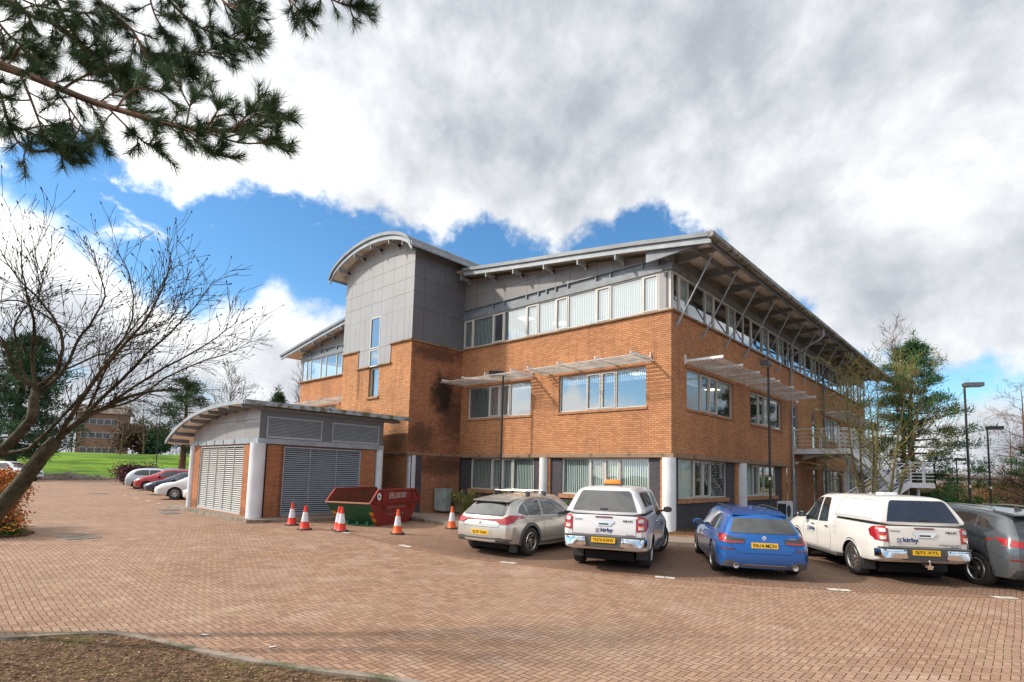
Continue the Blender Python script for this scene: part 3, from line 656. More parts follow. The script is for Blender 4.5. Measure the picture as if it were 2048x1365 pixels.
# eaves: tapered beams, purlin and raking struts on the long side
ys = [.38 + 2.235 * i for i in range(15)]
mid = 1.0
b = MB(); b.bar((.92, -.6, 9.98), (.92, YE + .7, 9.98), .09, .14); b.bar((1.62, -.66, 9.90), (1.62, YE + .7, 9.90), .06, .16); b.build('purlin', M_steel, roof)
for k, y in enumerate(ys):
    b = MB(); y0 = y - .9 if k == 0 else y
    b.prism([(0.0, 9.74), (1.55, 9.90), (1.55, 10.0), (0, 10.14)], lambda x, z: (x, y - .05, z), lambda x, z: (x, y + .05, z))
    b.build('eaves_beam', M_steel, roof)
    b = MB(); b.tube((1.42, y, 9.86), (.10, y, 7.56), .028, n=8); b.tube((.30, y, 7.91), (.06, y, 7.49), .034, .05, n=8); b.box(0, .05, y - .05, y + .05, 7.42, 7.56)
    b.build('strut', M_steelL, BLD, smooth=True)
b = MB(); b.prism([(-.72, 9.72), (1.55, 9.86), (1.6, 10.02), (-.72, 10.1)], lambda x, z: (x, -.55, z), lambda x, z: (x, -.45, z)); b.bar((-.1, -.5, 9.9), (.0, .05, 9.85), .08, .2)
b.build('eaves_beam', M_steel, roof)
# tower barrel roof
def arc_pts(r0, n=22, x0=-3.62, x1=3.62):
    return [(XC + x0 + (x1 - x0) * i / n, 0) for i in range(n + 1)]
ax_ = [XC - 3.62 + 7.24 * i / 24 for i in range(25)]
az_ = lambda x: 12.14 + 1.16 * max(0.0, 1 - ((x - XC) / 3.62) ** 2) ** .62
at = [(x, az_(x)) for x in ax_]
b = MB()
for p, q in zip(at[:-1], at[1:]):
    Q = [p, q, (q[0], q[1] - .06), (p[0], p[1] - .06)]
    b.add([(x, -3.86, z) for x, z in Q] + [(x, 7, z) for x, z in Q], [(0, 1, 2, 3), (7, 6, 5, 4), (0, 4, 5, 1), (2, 6, 7, 3)])
tr_ = b.build('tower_roof', M_roof, BLD, smooth=True)
b = MB()
for p, q in zip(at[:-1], at[1:]):
    Q = [(p[0], p[1] - .063), (q[0], q[1] - .063), (q[0], q[1] - .10), (p[0], p[1] - .10)]
    b.add([(x, -3.78, z) for x, z in Q] + [(x, 6.9, z) for x, z in Q], [(0, 1, 2, 3), (7, 6, 5, 4), (0, 4, 5, 1), (2, 6, 7, 3)])
b.build('soffit', M_soffit, tr_)
for (nm, y0, y1, t0, t1, m_) in (('verge_trim', -3.93, -3.84, .03, -.13, M_steel), ('verge_beam', -3.85, -3.77, -.13, -.34, M_steelL)):
    b = MB()
    for p, q in zip(at[:-1], at[1:]):
        Q = [(p[0], p[1] + t0), (q[0], q[1] + t0), (q[0], q[1] + t1), (p[0], p[1] + t1)]
        b.add([(x, y0, z) for x, z in Q] + [(x, y1, z) for x, z in Q], [(0, 1, 2, 3), (7, 6, 5, 4), (0, 4, 5, 1), (2, 6, 7, 3), (0, 3, 7, 4), (1, 5, 6, 2)])
    b.build(nm, m_, tr_)
for s in (1, -1): b = MB(); b.obox((XC + s * 3.63, 1.6, 12.1), (.06, 0, 0), (0, 5.5, 0), (0, 0, .09)); b.build('gutter', M_steelL, tr_)
for x in (-17.0, -15.5, -14.0, -12.45, -11.35):
    b = MB(); z = az_(x) - .42; b.bar((x, -3.12, z), (x, -3.78, z + .02), .08, .15); b.tube((x - .04, -3.19, z - .06), (x + .04, -3.19, z - .06), .12, n=12); b.bar((x, -3.80, z + .2), (x, -3.80, z - .12), .04, .06, (0, 1, 0)); b.build('bracket', M_steelL, tr_)
# stone band over the recessed ground floor
b = MB(); fbox(b, FX, 0, XT, .10, ZB - .16, ZB, -.5, .06); fbox(b, RX, 0, -.064, 13.05, ZB - .163, ZB + .003, -.497, .103); b.build('stone_band', M_band, BLD, bevel=.02)
b = MB(); fbox(b, RX, 0, 20.0, YE, ZB - .161, ZB, -.5, .08); b.build('stone_band', M_band, BLD, bevel=.02); b = MB(); fbox(b, FX, 0, XE, XL, ZB - .16, ZB, -.5, .06); b.build('stone_band', M_band, BLD, bevel=.02); b = MB()
fbox(b, FX, -D_, XL, XT + .06, 2.62, 2.74, -.5, .06); fbox(b, RX, XT, -D_ - .063, 0, 2.617, 2.743, -.3, .063)
b.build('stone_band', M_band, BLD, bevel=.02)
# ground floor: slate-blue brick set back, windows, piers and white round columns
rec = .10
def gfloor(face, off, u0, u1, wins, z1=ZB - .16):
    b = MB(); wall_panel(b, face, off - rec if face is not FX else off + rec, u0, u1, -.35, z1, [(a, c, G0, G1) for a, c, m in wins], depth=.12); b.build('ground_floor_wall', M_brick_grey, BLD, fixn=False)
    for a, c, m in wins:
        oo = off - rec if face is not FX else off + rec
        window(face, oo, a, c, G0, G1, m, rec=.09, blinds=[(k, 0, 1) for k in range(len(m) + 1)] if face is FX else [(0, 0, 1)], casement=(1, 2))
        s = MB(); fbox(s, face, oo, a - .12, c + .12, G0 - .17, G0, -.1, .07); s.build('window_sill', M_sill, BLD, bevel=.008)
gfloor(FX, 0, XT, -.0, [(-4.94, -.93, [-3.57, -2.88, -2.2]), (-10.47, -6.46, [-9.08, -8.41, -7.74])])
gfloor(RX, 0, 0, 13.05, [(.73, 5.21, [2.11, 2.92, 3.67]), (7.1, 11.6, [8.45, 9.21, 9.96])])
gfloor(RX, 0, 20.0, YE, [(20.6, 25.0, [22, 22.7, 23.5]), (27.0, 31.4, [28.4, 29.1, 29.9])])
gfloor(FX, 0, XE, XL, [(-27.3, -23.3, [-26, -25.3, -24.6])])
b = MB()
for (u0, u1) in ((-6.10, -5.50), (-.45, -.20)): fbox(b, FX, 0, u0, u1, -.35, ZB - .16, -.11, -.02)
for (u0, u1) in ((6.0, 6.95), (12.4, 13.05), (25.3, 26.3)): fbox(b, RX, 0, u0, u1, -.35, ZB - .16, -.12, -.02)
b.build('brick_pier', M_brick, BLD)
def column(x, y, r_, z1, parent=None, z0=-.3):
    b = MB(); b.lathe([(r_, z0), (r_, z1 - .05), (r_ * 1.0, z1)], (x, y, 0), n=28); return b.build('column', M_white, parent or BLD, smooth=True)
column(-.08, -.02, .24, ZB - .16); column(-5.82, .0, .19, ZB - .16); column(.0, 6.55, .24, ZB - .16); column(0, 25.8, .24, ZB - .16)
# recess beside the tower foot
column(-11.45, -2.75, .26, 2.62); 
b = MB(); fbox(b, RX, XT, -2.9, -2.3, -.3, 2.62, -.02, .004); b.build('ground_floor_wall', M_brick_grey, BLD)
# first floor windows
def upper(face, off, a, c, m, bl, cs=(1, 2)):
    w_ = window(face, off, a, c, U0, U1, m, rec=.13, blinds=bl, casement=cs, glass=M_glassHi if face is FX else M_glass)
    s = MB(); fbox(s, face, off, a - .06, c + .06, U0 - .1, U0, -.1, .05); s.build('window_sill', M_sill, BLD, bevel=.008)
upper(FX, 0, -5.09, -1.01, [-3.73, -3.03, -2.35], [(0, 0, .25), (1, 0, .25), (2, 0, .3), (3, 0, .3)])
upper(FX, 0, -10.75, -6.65, [-9.32, -8.65, -7.97], [(0, 0, 1), (1, 0, 1), (2, 0, 1), (3, 0, .2)])
upper(RX, 0, 1.23, 5.80, [2.64, 3.46, 4.25], [(0, 0, .35), (3, 0, .15)])
upper(RX, 0, 7.80, 12.40, [9.11, 9.96, 10.74], [(0, 0, .15), (2, 0, 1), (3, 0, .12)])
upper(RX, 0, 20.75, 25.4, [22.1, 22.9, 23.7], [(0, 0, 1), (1, 0, .6), (3, 0, 1)])
upper(RX, 0, 27.3, 31.9, [28.7, 29.5, 30.3], [(0, 0, 1), (1, 0, 1), (3, 0, 1)])
upper(FX, 0, -27.4, -23.4, [-26.1, -25.4, -24.7], [(0, 0, 1)]); upper(FX, 0, -21.8, -17.9, [-20.5, -19.8, -19.1], [(0, 0, 1)])
# doors with glazed lights
def door(face, off, a, c, z0, z1, tall):
    f = MB(); fw = .07; zt_ = z1 - .55
    fbox(f, face, off, a, a + fw, z0, z1, -.13, -.06); fbox(f, face, off, c - fw, c, z0, z1, -.13, -.06); fbox(f, face, off, a + fw, c - fw, z1 - fw, z1, -.13, -.06)
    fbox(f, face, off, a + fw, c - fw, zt_ - .1, zt_, -.13, -.055); fbox(f, face, off, a + fw, c - fw, z0, z0 + .22, -.13, -.058); fbox(f, face, off, a + fw, c - fw, z0 + .95, z0 + 1.08, -.13, -.058)
    d = f.build('door', M_steelL, BLD); p = MB(); p.add([P3(face, off, u, z, -.11) for u, z in ((a, z0), (c, z0), (c, z1), (a, z1))], [(0, 1, 2, 3)]); p.build('pane', M_glass, d, fixn=False)
    h = MB(); h.tube(P3(face, off, a + .12, z0 + 1.15, -.03), P3(face, off, a + .12, z0 + 1.4, -.03), .014); h.build('handle', M_steelL, d)
door(RX, 0, 14.25, 15.12, 3.66, U1, 1); door(RX, 0, 18.05, 18.95, 3.66, U1, 1); door(RX, 0, 14.2, 14.95, .1, G1, 0); door(RX, 0, 18.05, 18.85, .1, G1, 0)
for (y, z) in ((14.8, 6.26), (18.8, 6.25), (14.55, 2.86), (18.75, 2.86)):
    b = MB(); b.box(.0, .13, y - .14, y + .14, z - .07, z + .07); b.build('wall_light', M_white, BLD, bevel=.03)
# interior shell so the rooms read as rooms
b = MB()
for (x0, x1, y0, y1) in ((XE + .35, -.45, .45, YE - .4),):
    for z in (-.3, 3.0, 6.5, 9.75): b.box(x0, x1, y0, y1, z, z + .25)
b.box(XE + 6, -6.5, 6.5, YE - 6, -.3, 9.7)
b.build('interior', M_floorin, BLD)
for (x, y, z) in [(-3.6, 1.9, 6.48), (-3.3, 3.4, 6.48), (-2.2, 4.2, 6.48), (-9, 2.2, 9.73), (-8.2, 4, 9.73), (-2.5, 9.5, 6.48)]:
    b = MB(); b.box(x - .3, x + .3, y - .3, y + .3, z - .02, z); b.build('ceiling_light', M_lampin, BLD)
# brise soleil: arms and slats
def sunshade(face, off, u0, u1, arms, z=6.2, dep=1.42, n=10):
    b = MB()
    for i in range(n):
        d = .10 + (dep - .12) * i / (n - 1); zz = z - .05 + .0 * i
        p0, p1 = P3(face, off, u0, zz, d), P3(face, off, u1, zz, d); N = face[1]
        b.obox((p0 + p1) / 2, (p1 - p0) / 2, N * .024 + Vector((0, 0, .007)), (Vector((0, 0, .008)) - N * .002))
    s = b.build('sunshade', M_slat, BLD)
    for u in arms:
        a = MB(); p0, p1 = P3(face, off, u, z + .04, .0), P3(face, off, u, z + .04, dep + .04); a.bar(p0, p1, .035, .09)
        a.prism([(0, -.1), (.1, -.02), (.07, .26), (.0, .3)], lambda d, zz: P3(face, off, u - .012, z + zz, d), lambda d, zz: P3(face, off, u + .012, z + zz, d))
        a.build('arm', M_white, s)
sunshade(FX, 0, -5.82, -.62, [-5.6, -4.05, -2.3, -.8])
sunshade(FX, 0, XT + .03, -6.36, [-11.0, -9.6, -8.1, -6.55])
sunshade(RX, 0, .98, 7.0, [1.05, 2.95, 4.75, 6.6]); sunshade(RX, 0, 7.2, 13.2, [7.3, 9.3, 11.2, 13.05])
sunshade(RX, 0, 20.5, 26.3, [20.6, 22.6, 24.4, 26.2]); sunshade(RX, 0, 26.6, 32.6, [26.7, 28.6, 30.5, 32.5])
sunshade(FX, 0, -28.0, -22.8, [-27.9, -26.3, -24.6, -22.9]); sunshade(FX, 0, -22.4, XL - .05, [-22.2, -20.5, -18.9, -17.4])
# downpipes with swept tops
for (y, yt) in ((13.75, 13.75), (20.45, 20.45), (-99, 0), (27.0, 27.0)):
    if y < -50: continue
    b = MB(); b.path([(1.70, y, 9.95), (1.70, y, 9.55), (1.60, y, 9.42), (.22, y, 8.72), (.11, y, 8.60), (.11, y, 7.4), (.11, y, 2.4), (.11, y, -.2)], .055, 10); b.tube((1.70, y, 9.55), (1.70, y, 9.98), .075)
    for z in (8.4, 6.3, 4.4, 1.9): b.box(.0, .18, y - .08, y + .08, z - .03, z + .03)
    b.build('downpipe', M_steelL if y < 15 else M_steel, BLD, smooth=True)
# ---- escape stair and balcony
ST = empty('escape_stair', (0, 14.2, 0), label='white steel escape stair with balcony and landing on the long side of the office', cat='staircase')
def stp(b, nm, m_=None, **k): return b.build(nm, m_ or M_white, ST, **k)
T = lambda x, y, z: (x, y - 14.2, z)
def tb(b, p, q, r_, n=8): b.tube(T(*p), T(*q), r_, n=n)
slabP = [(0.0, 14.15), (2.75, 14.25), (2.9, 15.6), (2.9, 19.2), (0, 19.2)]
b = MB(); b.prism(slabP, lambda x, y: T(x, y, 3.62), lambda x, y: T(x, y, 3.34)); b.prism([(.2, 3.34), (1.4, 3.34), (.2, 3.05)], lambda x, z: T(x, 15.2, z), lambda x, z: T(x, 15.3, z)); b.prism([(.2, 3.34), (1.4, 3.34), (.2, 3.05)], lambda x, z: T(x, 17.9, z), lambda x, z: T(x, 18.0, z)); stp(b, 'balcony_floor', bevel=.01)
def railing(pts, n_mid=4, h=1.08, posts=1.1, nm='railing'):
    b = MB()
    for p, q in zip(pts[:-1], pts[1:]):
        p, q = Vector(p), Vector(q)
        for k in range(n_mid + 1):
            hh = h * (k + 1) / (n_mid + 1); b.tube(T(p.x, p.y, p.z + hh), T(q.x, q.y, q.z + hh), .025 if k == n_mid else .014, n=6)
        m_ = max(1, round((q - p).length / posts))
        for i in range(m_ + 1):
            s = p.lerp(q, i / m_); b.obox(T(s.x, s.y, s.z + h / 2 - .06), (.03, 0, 0), (0, .012, 0), (0, 0, h / 2 + .06))
    return stp(b, nm)
railing([(.05, 14.2, 3.6), (2.7, 14.3, 3.6)])
railing([(2.05, 15.0, 3.6), (2.85, 15.8, 3.6), (2.85, 19.15, 3.6), (.1, 19.15, 3.6)])
def flight(p, q, wv, steps):
    p, q, wv = Vector(p), Vector(q), Vector(wv); b = MB(); d = q - p
    for s in (0, 1):
        o_ = wv * s; b.bar(T(*(p + o_)), T(*(q + o_)), .04, .32)
    for i in range(steps):
        c = p.lerp(q, (i + .5) / steps) + wv / 2; hd = Vector((d.x, d.y, 0)).normalized()
        b.obox(T(c.x, c.y, c.z + .08), tuple(hd * .13), tuple(wv / 2), (0, 0, .015))
    stp(b, 'flight')
    for s in (0, 1): railing([p + wv * s + Vector((0, 0, .1)), q + wv * s + Vector((0, 0, .1))], h=1.0)
A_ = Vector((.69, .724, 0)); B_ = Vector((.724, -.69, 0))      # stair direction and its normal
q0 = Vector((4.26, 15.9, 1.92))
flight((2.74, 14.34, 3.48), q0 + Vector((0, 0, -.02)), -B_ * 1.0, 9)
lp = [q0 + B_ * 1.1, q0 + A_ * 1.25 + B_ * 1.1, q0 + A_ * 1.65 + B_ * .6, q0 + A_ * 1.65 - B_ * .6, q0 + A_ * 1.25 - B_ * 1.0, q0 - B_ * 1.0]
b = MB(); b.prism([(p.x, p.y) for p in lp], lambda x, y: T(x, y, 1.95), lambda x, y: T(x, y, 1.70)); stp(b, 'landing', bevel=.01)
railing([Vector((p.x, p.y, 1.95)) for p in (lp[0], lp[1], lp[2], lp[3], lp[4], lp[5])], n_mid=5, h=1.0, posts=.7)
flight(q0 + B_ * .08, q0 + B_ * .08 - A_ * 3.0 + Vector((0, 0, -1.95)), B_ * 1.0, 11)
b = MB()
for (x, y, z) in ((5.2, 16.2, 1.7), (4.7, 16.9, 1.7), (2.2, 16.0, 3.34)): b.tube(T(x, y, z), T(x, y, -.4), .07)
stp(b, 'support_post', smooth=True)

# ================================================================ BRICK STORE WITH LOUVRES
SH = empty('plant_store', (-14.2, -7.3, .11), label='small brick plant store with louvred doors and a quarter-curved sheet roof', cat='outbuilding')
OX, OY, OZ = -14.2, -7.3, .11
def shb(b, nm, m_, par=None, **k):
    b.v = [(x - OX, y - OY, z - OZ) for x, y, z in b.v]; k.setdefault('off', (OX, OY, OZ)); return b.build(nm, m_, par or SH, **k)
SX0, SX1, SY0, SY1 = -17.62, -10.8, -9.9, -4.72
b = MB()
wall_panel(b, FX, SY0, SX0 + .2, SX1 - .35, .1, 2.74, [(-16.69, -12.05, .14, 2.72)], depth=.22)
wall_panel(b, RX, SX1, SY0 + .32, SY1 - .35, .1, 2.72, [(-8.96, -5.74, .14, 2.70)], depth=.22)
wall_panel(b, WX, SX0 + .1, SY0 + .1, SY1, .1, 2.9); shb(b, 'brick_wall', M_brick_shed, fixn=False)
b = MB(); b.box(SX0 + .12, SX1 - .24, SY0 + .24, SY1 - .02, .1, 2.75); shb(b, 'core', M_dark)
def louvre(face, off, u0, u1, z0, z1, pitch, posts, nm, m_=None, rec=.08, fr=.05):
    b = MB(); N = face[1]; n = int((z1 - z0) / pitch)
    for i in range(n):
        z = z0 + (i + .5) * pitch; p0, p1 = P3(face, off, u0 + fr, z, -rec), P3(face, off, u1 - fr, z, -rec)
        b.obox((p0 + p1) / 2, (p1 - p0) / 2, (N * .5 - Vector((0, 0, .55))) * pitch * .46, (N * .55 + Vector((0, 0, .5))) * .007)
    for u in posts: fbox(b, face, off, u - .012, u + .012, z0, z1, -rec - .04, -rec + .035)
    fbox(b, face, off, u0, u0 + fr, z0, z1, -.2, -.02); fbox(b, face, off, u1 - fr, u1, z0, z1, -.2, -.02)
    fbox(b, face, off, u0 + fr, u1 - fr, z0, z0 + fr * 1.6, -.2, -.015); fbox(b, face, off, u0 + fr, u1 - fr, z1 - fr, z1, -.2, -.015)
    return shb(b, nm, m_ or M_louv)
M_louv = mat('louvre_metal', (.36, .40, .44), rough=.4, spec=.5, var=.1)
louvre(FX, SY0, -16.69, -12.05, .13, 2.70, .078, (-15.8, -14.9, -14.0, -13.1), 'louvre_door', mat('louvre_pale', (.50, .50, .49), rough=.5))
louvre(RX, SX1, -8.96, -5.74, .13, 2.68, .078, (-7.9, -6.8), 'louvre_door')
for (x, y, r_) in ((SX1 - .02, SY0 + .0, .26), (SX1 - .12, SY1 - .1, .18), (SX0 + .05, SY0 + .02, .15)):
    b = MB(); b.lathe([(r_, .08), (r_, 2.75)], (x, y, 0), n=28); shb(b, 'column', M_white, smooth=True)
b = MB()
fbox(b, FX, SY0, SX0 - .05, SX1 + .02, 2.745, 2.93, -.2, .05); fbox(b, RX, SX1, SY0 - .055, SY1 + .02, 2.742, 2.933, -.2, .055)
for u in (-16.9, -15.9, -14.95, -14.0, -12.9): fbox(b, FX, SY0, u - .02, u + .02, 2.745, 2.93, .05, .075)
for u in (-8.95, -7.2, -5.7): fbox(b, RX, SX1, u - .02, u + .02, 2.745, 2.93, .05, .065)
shb(b, 'ring_beam', M_steelL)
sp_ = [(-18.95, 2.93), (-18.3, 3.25), (-17.4, 3.56), (-16.3, 3.83), (-15.1, 4.02), (-13.8, 4.14), (-12.3, 4.19), (-10.35, 4.17)]
sp2 = smooth_line(sp_, 3)
def shz(x):
    for p, q in zip(sp2[:-1], sp2[1:]):
        if x <= q[0]: return p[1] + (q[1] - p[1]) * (x - p[0]) / (q[0] - p[0])
    return sp2[-1][1]
b = MB(); clad(b, FX, SY0, SX0, SX1, 2.93, lambda u: shz(u) - .16, [-16.6, -15.2, -13.8, -12.0], [3.62], d=.0); shb(b, 'cladding', M_cladS)
b = MB(); b.box(SX1 - .2, SX1, SY0 + .02, SY1, 2.935, 4.02); shb(b, 'cladding', M_clad)
louvre(RX, SX1 + .07, -9.66, -7.53, 2.95, 3.73, .052, (), 'vent_grille', rec=.03, fr=.045); louvre(RX, SX1 + .07, -7.11, -4.95, 2.95, 3.72, .052, (), 'vent_grille', rec=.03, fr=.045)
b = MB()
for p, q in zip(sp2[:-1], sp2[1:]):
    Q = [p, q, (q[0], q[1] - .06), (p[0], p[1] - .06)]
    b.add([(x, -10.62, z) for x, z in Q] + [(x, -3.72, z) for x, z in Q], [(0, 1, 2, 3), (7, 6, 5, 4), (0, 4, 5, 1), (2, 6, 7, 3)])
M_roofs = mat('store_roof', (.28, .28, .27), rough=.7, fn=lambda g, b_, t: (g.put(b_.inputs['Base Color'], g.mix(g.ss(g.noise(t.outputs['Object'], 3, 6, .7), .42, .6), (.34, .36, .37), (.10, .10, .05))),
    g.put(b_.inputs['Normal'], g.n('Bump', {'Strength': 1.0, 'Distance': .04, 'Height': g.m('SINE', g.m('MULTIPLY', g.n('SeparateXYZ', {0: t.outputs['Object']}).outputs[1], 31.4))}).outputs[0])))
sr = shb(b, 'roof', M_roofs, smooth=True)
b = MB()
for p, q in zip(sp2[:-1], sp2[1:]):
    Q = [(p[0], p[1] + .02), (q[0], q[1] + .02), (q[0], q[1] - .11), (p[0], p[1] - .11)]
    b.add([(x, -10.67, z) for x, z in Q] + [(x, -10.60, z) for x, z in Q], [(0, 1, 2, 3), (7, 6, 5, 4), (0, 4, 5, 1), (2, 6, 7, 3), (0, 3, 7, 4), (1, 5, 6, 2)])
shb(b, 'verge_trim', M_steelL, sr)
b = MB()
for p, q in zip(sp2[:-1], sp2[1:]):
    Q = [(p[0], p[1] - .063), (q[0], q[1] - .063), (q[0], q[1] - .09), (p[0], p[1] - .09)]
    b.add([(x, -10.55, z) for x, z in Q] + [(x, -3.8, z) for x, z in Q], [(0, 1, 2, 3), (7, 6, 5, 4), (0, 4, 5, 1), (2, 6, 7, 3)])
shb(b, 'soffit', M_soffit, sr)
b = MB(); b.box(-10.42, -10.30, -10.67, -3.68, 4.05, 4.21); shb(b, 'gutter', mat('gutter_weathered', (.3, .34, .38), rough=.5, fn=lambda g, b_, t: g.put(b_.inputs['Base Color'], g.mix(g.ss(g.noise(t.outputs['Object'], 2.5, 7, .7), .45, .58), (.36, .42, .47), (.12, .12, .07)))), sr)
for k, x in enumerate((-18.6, -17.9, -17.0, -16.0, -15.0, -14.0, -13.0, -12.0, -10.75)):
    b = MB(); z = shz(x) - .17; b.bar((x, -9.8, z), (x, -10.58, z + .03), .09, .15); shb(b, 'rafter_end', M_steel, sr)
b = MB(); b.bar((-10.95, -9.9, 4.0), (-10.95, -3.9, 4.0), .4, .1); shb(b, 'purlin', M_steel, sr)

# ================================================================ VEHICLES
import numpy as np
def paintm(name, c, metal=.0, rough=.28, dirt=.25):
    def f(g, b, t):
        s_ = g.n('SeparateXYZ', {0: t.outputs['Object']}); n_ = g.noise(t.outputs['Object'], 3, 5, .65)
        d = g.m('MULTIPLY', g.m('ADD', g.ss(s_.outputs[2], .75, .2), g.m('MULTIPLY', g.ss(n_, .45, .8), .25)), dirt)
        g.put(b.inputs['Base Color'], g.mix(d, c, (.24, .19, .15))); g.put(b.inputs['Roughness'], g.m('ADD', rough, g.m('MULTIPLY', d, .5)))
    return mat(name, c, rough=rough, metal=metal, coat=.6, fn=f)
M_tyre = mat('tyre_rubber', (.035, .033, .032), rough=.85, var=.4, vscale=20)
M_plast = mat('black_plastic', (.035, .036, .038), rough=.6)
M_plastG = mat('grey_plastic', (.085, .085, .085), rough=.55)
M_well = mat('wheel_arch_liner', (.008, .008, .009), rough=.9)
M_chrome = mat('chrome', (.75, .75, .77), rough=.08, metal=1.0)
M_alloy = mat('alloy_wheel', (.52, .50, .48), rough=.25, metal=.9)
M_alloyD = mat('alloy_dark', (.06, .06, .065), rough=.35, metal=.4)
M_cglass = mat('car_glass', (.02, .024, .028), rough=.03, spec=1.0, coat=1.0)
M_cglassL = mat('car_glass_light', (.045, .045, .045), rough=.04, spec=1.0, coat=1.0)
M_red = mat('tail_lamp_red', (.36, .008, .012), rough=.12, coat=1.0)
M_redD = mat('lamp_dark_red', (.16, .01, .012), rough=.15, coat=1.0)
M_clear = mat('lamp_clear', (.62, .62, .60), rough=.12, coat=1.0)
M_amber = mat('lamp_amber', (.95, .27, .02), rough=.25, coat=.6)
M_smoke = mat('lamp_smoked', (.03, .03, .028), rough=.1, coat=1.0)
M_plateY = mat('number_plate_yellow', (.85, .50, .02), rough=.4)
M_plateW = mat('number_plate_white', (.75, .75, .72), rough=.4)
M_ink = mat('black_lettering', (.01, .01, .012), rough=.4)
M_navy = mat('navy_lettering', (.012, .03, .16), rough=.4)
M_whiteL = mat('white_lettering', (.75, .74, .72), rough=.6)
def pchip(xs, ys, X):
    xs, ys = np.array(xs, float), np.array(ys, float); h = np.diff(xs); d = np.diff(ys) / h; m_ = np.zeros(len(xs)); m_[0], m_[-1] = d[0], d[-1]
    for i in range(1, len(xs) - 1):
        if d[i - 1] * d[i] > 0: w1, w2 = 2 * h[i] + h[i - 1], h[i] + 2 * h[i - 1]; m_[i] = (w1 + w2) / (w1 / d[i - 1] + w2 / d[i])
    i = np.clip(np.searchsorted(xs, X) - 1, 0, len(h) - 1); t = (X - xs[i]) / h[i]
    return (1 + 2 * t) * (1 - t) ** 2 * ys[i] + t * (1 - t) ** 2 * h[i] * m_[i] + t * t * (3 - 2 * t) * ys[i + 1] + t * t * (t - 1) * h[i] * m_[i + 1]
def shell(stations, rear_rake, front_rake, bulge=(.06, .12), ns=64, kk=5):
    """closed car-like shell; stations: (x, halfwidth, zbottom, zbelt, wbelt, ztop, wtop, rear factor, front factor)"""
    rails = []
    for (x, w_, zb, be, wb, zt, wt, fr, ff) in stations:
        be = min(be, zt - .05)
        P = [(w_ * .80, zb), (w_ * .965, zb + .035), (w_ * .995, zb + (be - zb) * .33), (w_, zb + (be - zb) * .66), (wb, be), (wt + (wb - wt) * .18, zt - .075 * min(1, (zt - be) / .3)), (wt * .86, zt - .012), (wt * .45, zt + .008), (0, zt + .016)]
        row = []
        for y, z in P:
            xx = x
            if fr: xx += fr * float(np.interp(z, [a for a, _ in rear_rake], [c for _, c in rear_rake]))
            if ff: xx += ff * float(np.interp(z, [a for a, _ in front_rake], [c for _, c in front_rake]))
            row.append((xx, y, z))
        rails.append(row)
    A = np.array(rails)                        # stations x rails x 3
    S = np.array([s[0] for s in stations]); SS = np.unique(np.concatenate([np.linspace(S[0], S[-1], ns), S]))
    B = np.stack([np.stack([pchip(S, A[:, k, c], SS) for c in range(3)], -1) for k in range(A.shape[1])], 1)
    K = np.arange(A.shape[1]); KK = np.linspace(0, K[-1], (len(K) - 1) * kk + 1)
    Cc = np.stack([np.stack([pchip(K, B[i, :, c], KK) for c in range(3)], -1) for i in range(len(SS))], 0)
    n, k = Cc.shape[:2]; b = MB(); vid = {}
    def V(p):
        key = tuple(round(float(c), 5) for c in p)
        if key not in vid: vid[key] = len(b.v); b.v.append(key)
        return vid[key]
    def F(*q):
        q2 = []
        for i in q:
            if i not in q2: q2.append(i)
        if len(q2) > 2: b.f.append(tuple(q2)); b.mi.append(0)
    mir = lambda p: (p[0], -p[1], p[2])
    for i in range(n - 1):
        for j in range(k - 1):
            q = [Cc[i, j], Cc[i + 1, j], Cc[i + 1, j + 1], Cc[i, j + 1]]
            F(*[V(p) for p in q]); F(*[V(mir(p)) for p in reversed(q)])
        def und(ii):
            p = Cc[ii, 0]; bu = {0: -bulge[0], n - 1: bulge[1]}.get(ii, 0); e = ii in (0, n - 1); N_ = 14 if e else 1; sg_ = 1
            return [(p[0] + bu * (1 - u * u) * min(1, p[1] / .3), p[1] * u, p[2]) for u in [1 - 2 * t / N_ for t in range(N_ + 1)]]
        a_, c_ = und(i), und(i + 1)[::-1]; F(*[V(p) for p in a_ + c_])
    m_ = 14
    for end, sg, bu in ((0, -1, bulge[0]), (n - 1, 1, bulge[1])):
        rows = []
        for j in range(k):
            p = Cc[end, j]; r_ = []
            for t in range(m_ + 1):
                u = -1 + 2 * t / m_; r_.append((p[0] + sg * bu * (1 - u * u) * min(1, p[1] / .3), p[1] * u, p[2] + (0 if j < k - 2 else 0)))
            rows.append(r_)
        for j in range(k - 1):
            for t in range(m_):
                q = [rows[j][t], rows[j][t + 1], rows[j + 1][t + 1], rows[j + 1][t]]
                if sg > 0: q.reverse()
                F(*[V(p) for p in q])
    return b
def carve(o, wheels, r_, depth=.32):
    """cuts the wheel arches out of a body"""
    c = MB()
    for x, y in wheels:
        s = 1 if y > 0 else -1; c.tube((x, s * (abs(y) - depth + .12), r_ * .87), (x, s * 1.4, r_ * .87), r_, n=40)
    co = c.build('cut', M_well, o.parent, uv=False); md = o.modifiers.new('b', 'BOOLEAN'); md.operation = 'DIFFERENCE'; md.object = co; md.solver = 'EXACT'
    try: md.material_mode = 'TRANSFER'
    except Exception: pass
    dg = bpy.context.evaluated_depsgraph_get(); me = bpy.data.meshes.new_from_object(o.evaluated_get(dg)); o.modifiers.clear()
    o.data = me; cm_ = co.data; bpy.data.objects.remove(co)
    me.polygons.foreach_set('use_smooth', [True] * len(me.polygons))
    try: me.set_sharp_from_angle(angle=R(32))
    except Exception: pass
def bvh_of(o):
    bm = bmesh.new(); bm.from_mesh(o.data); t = BVHTree.FromBMesh(bm); bm.free(); return t
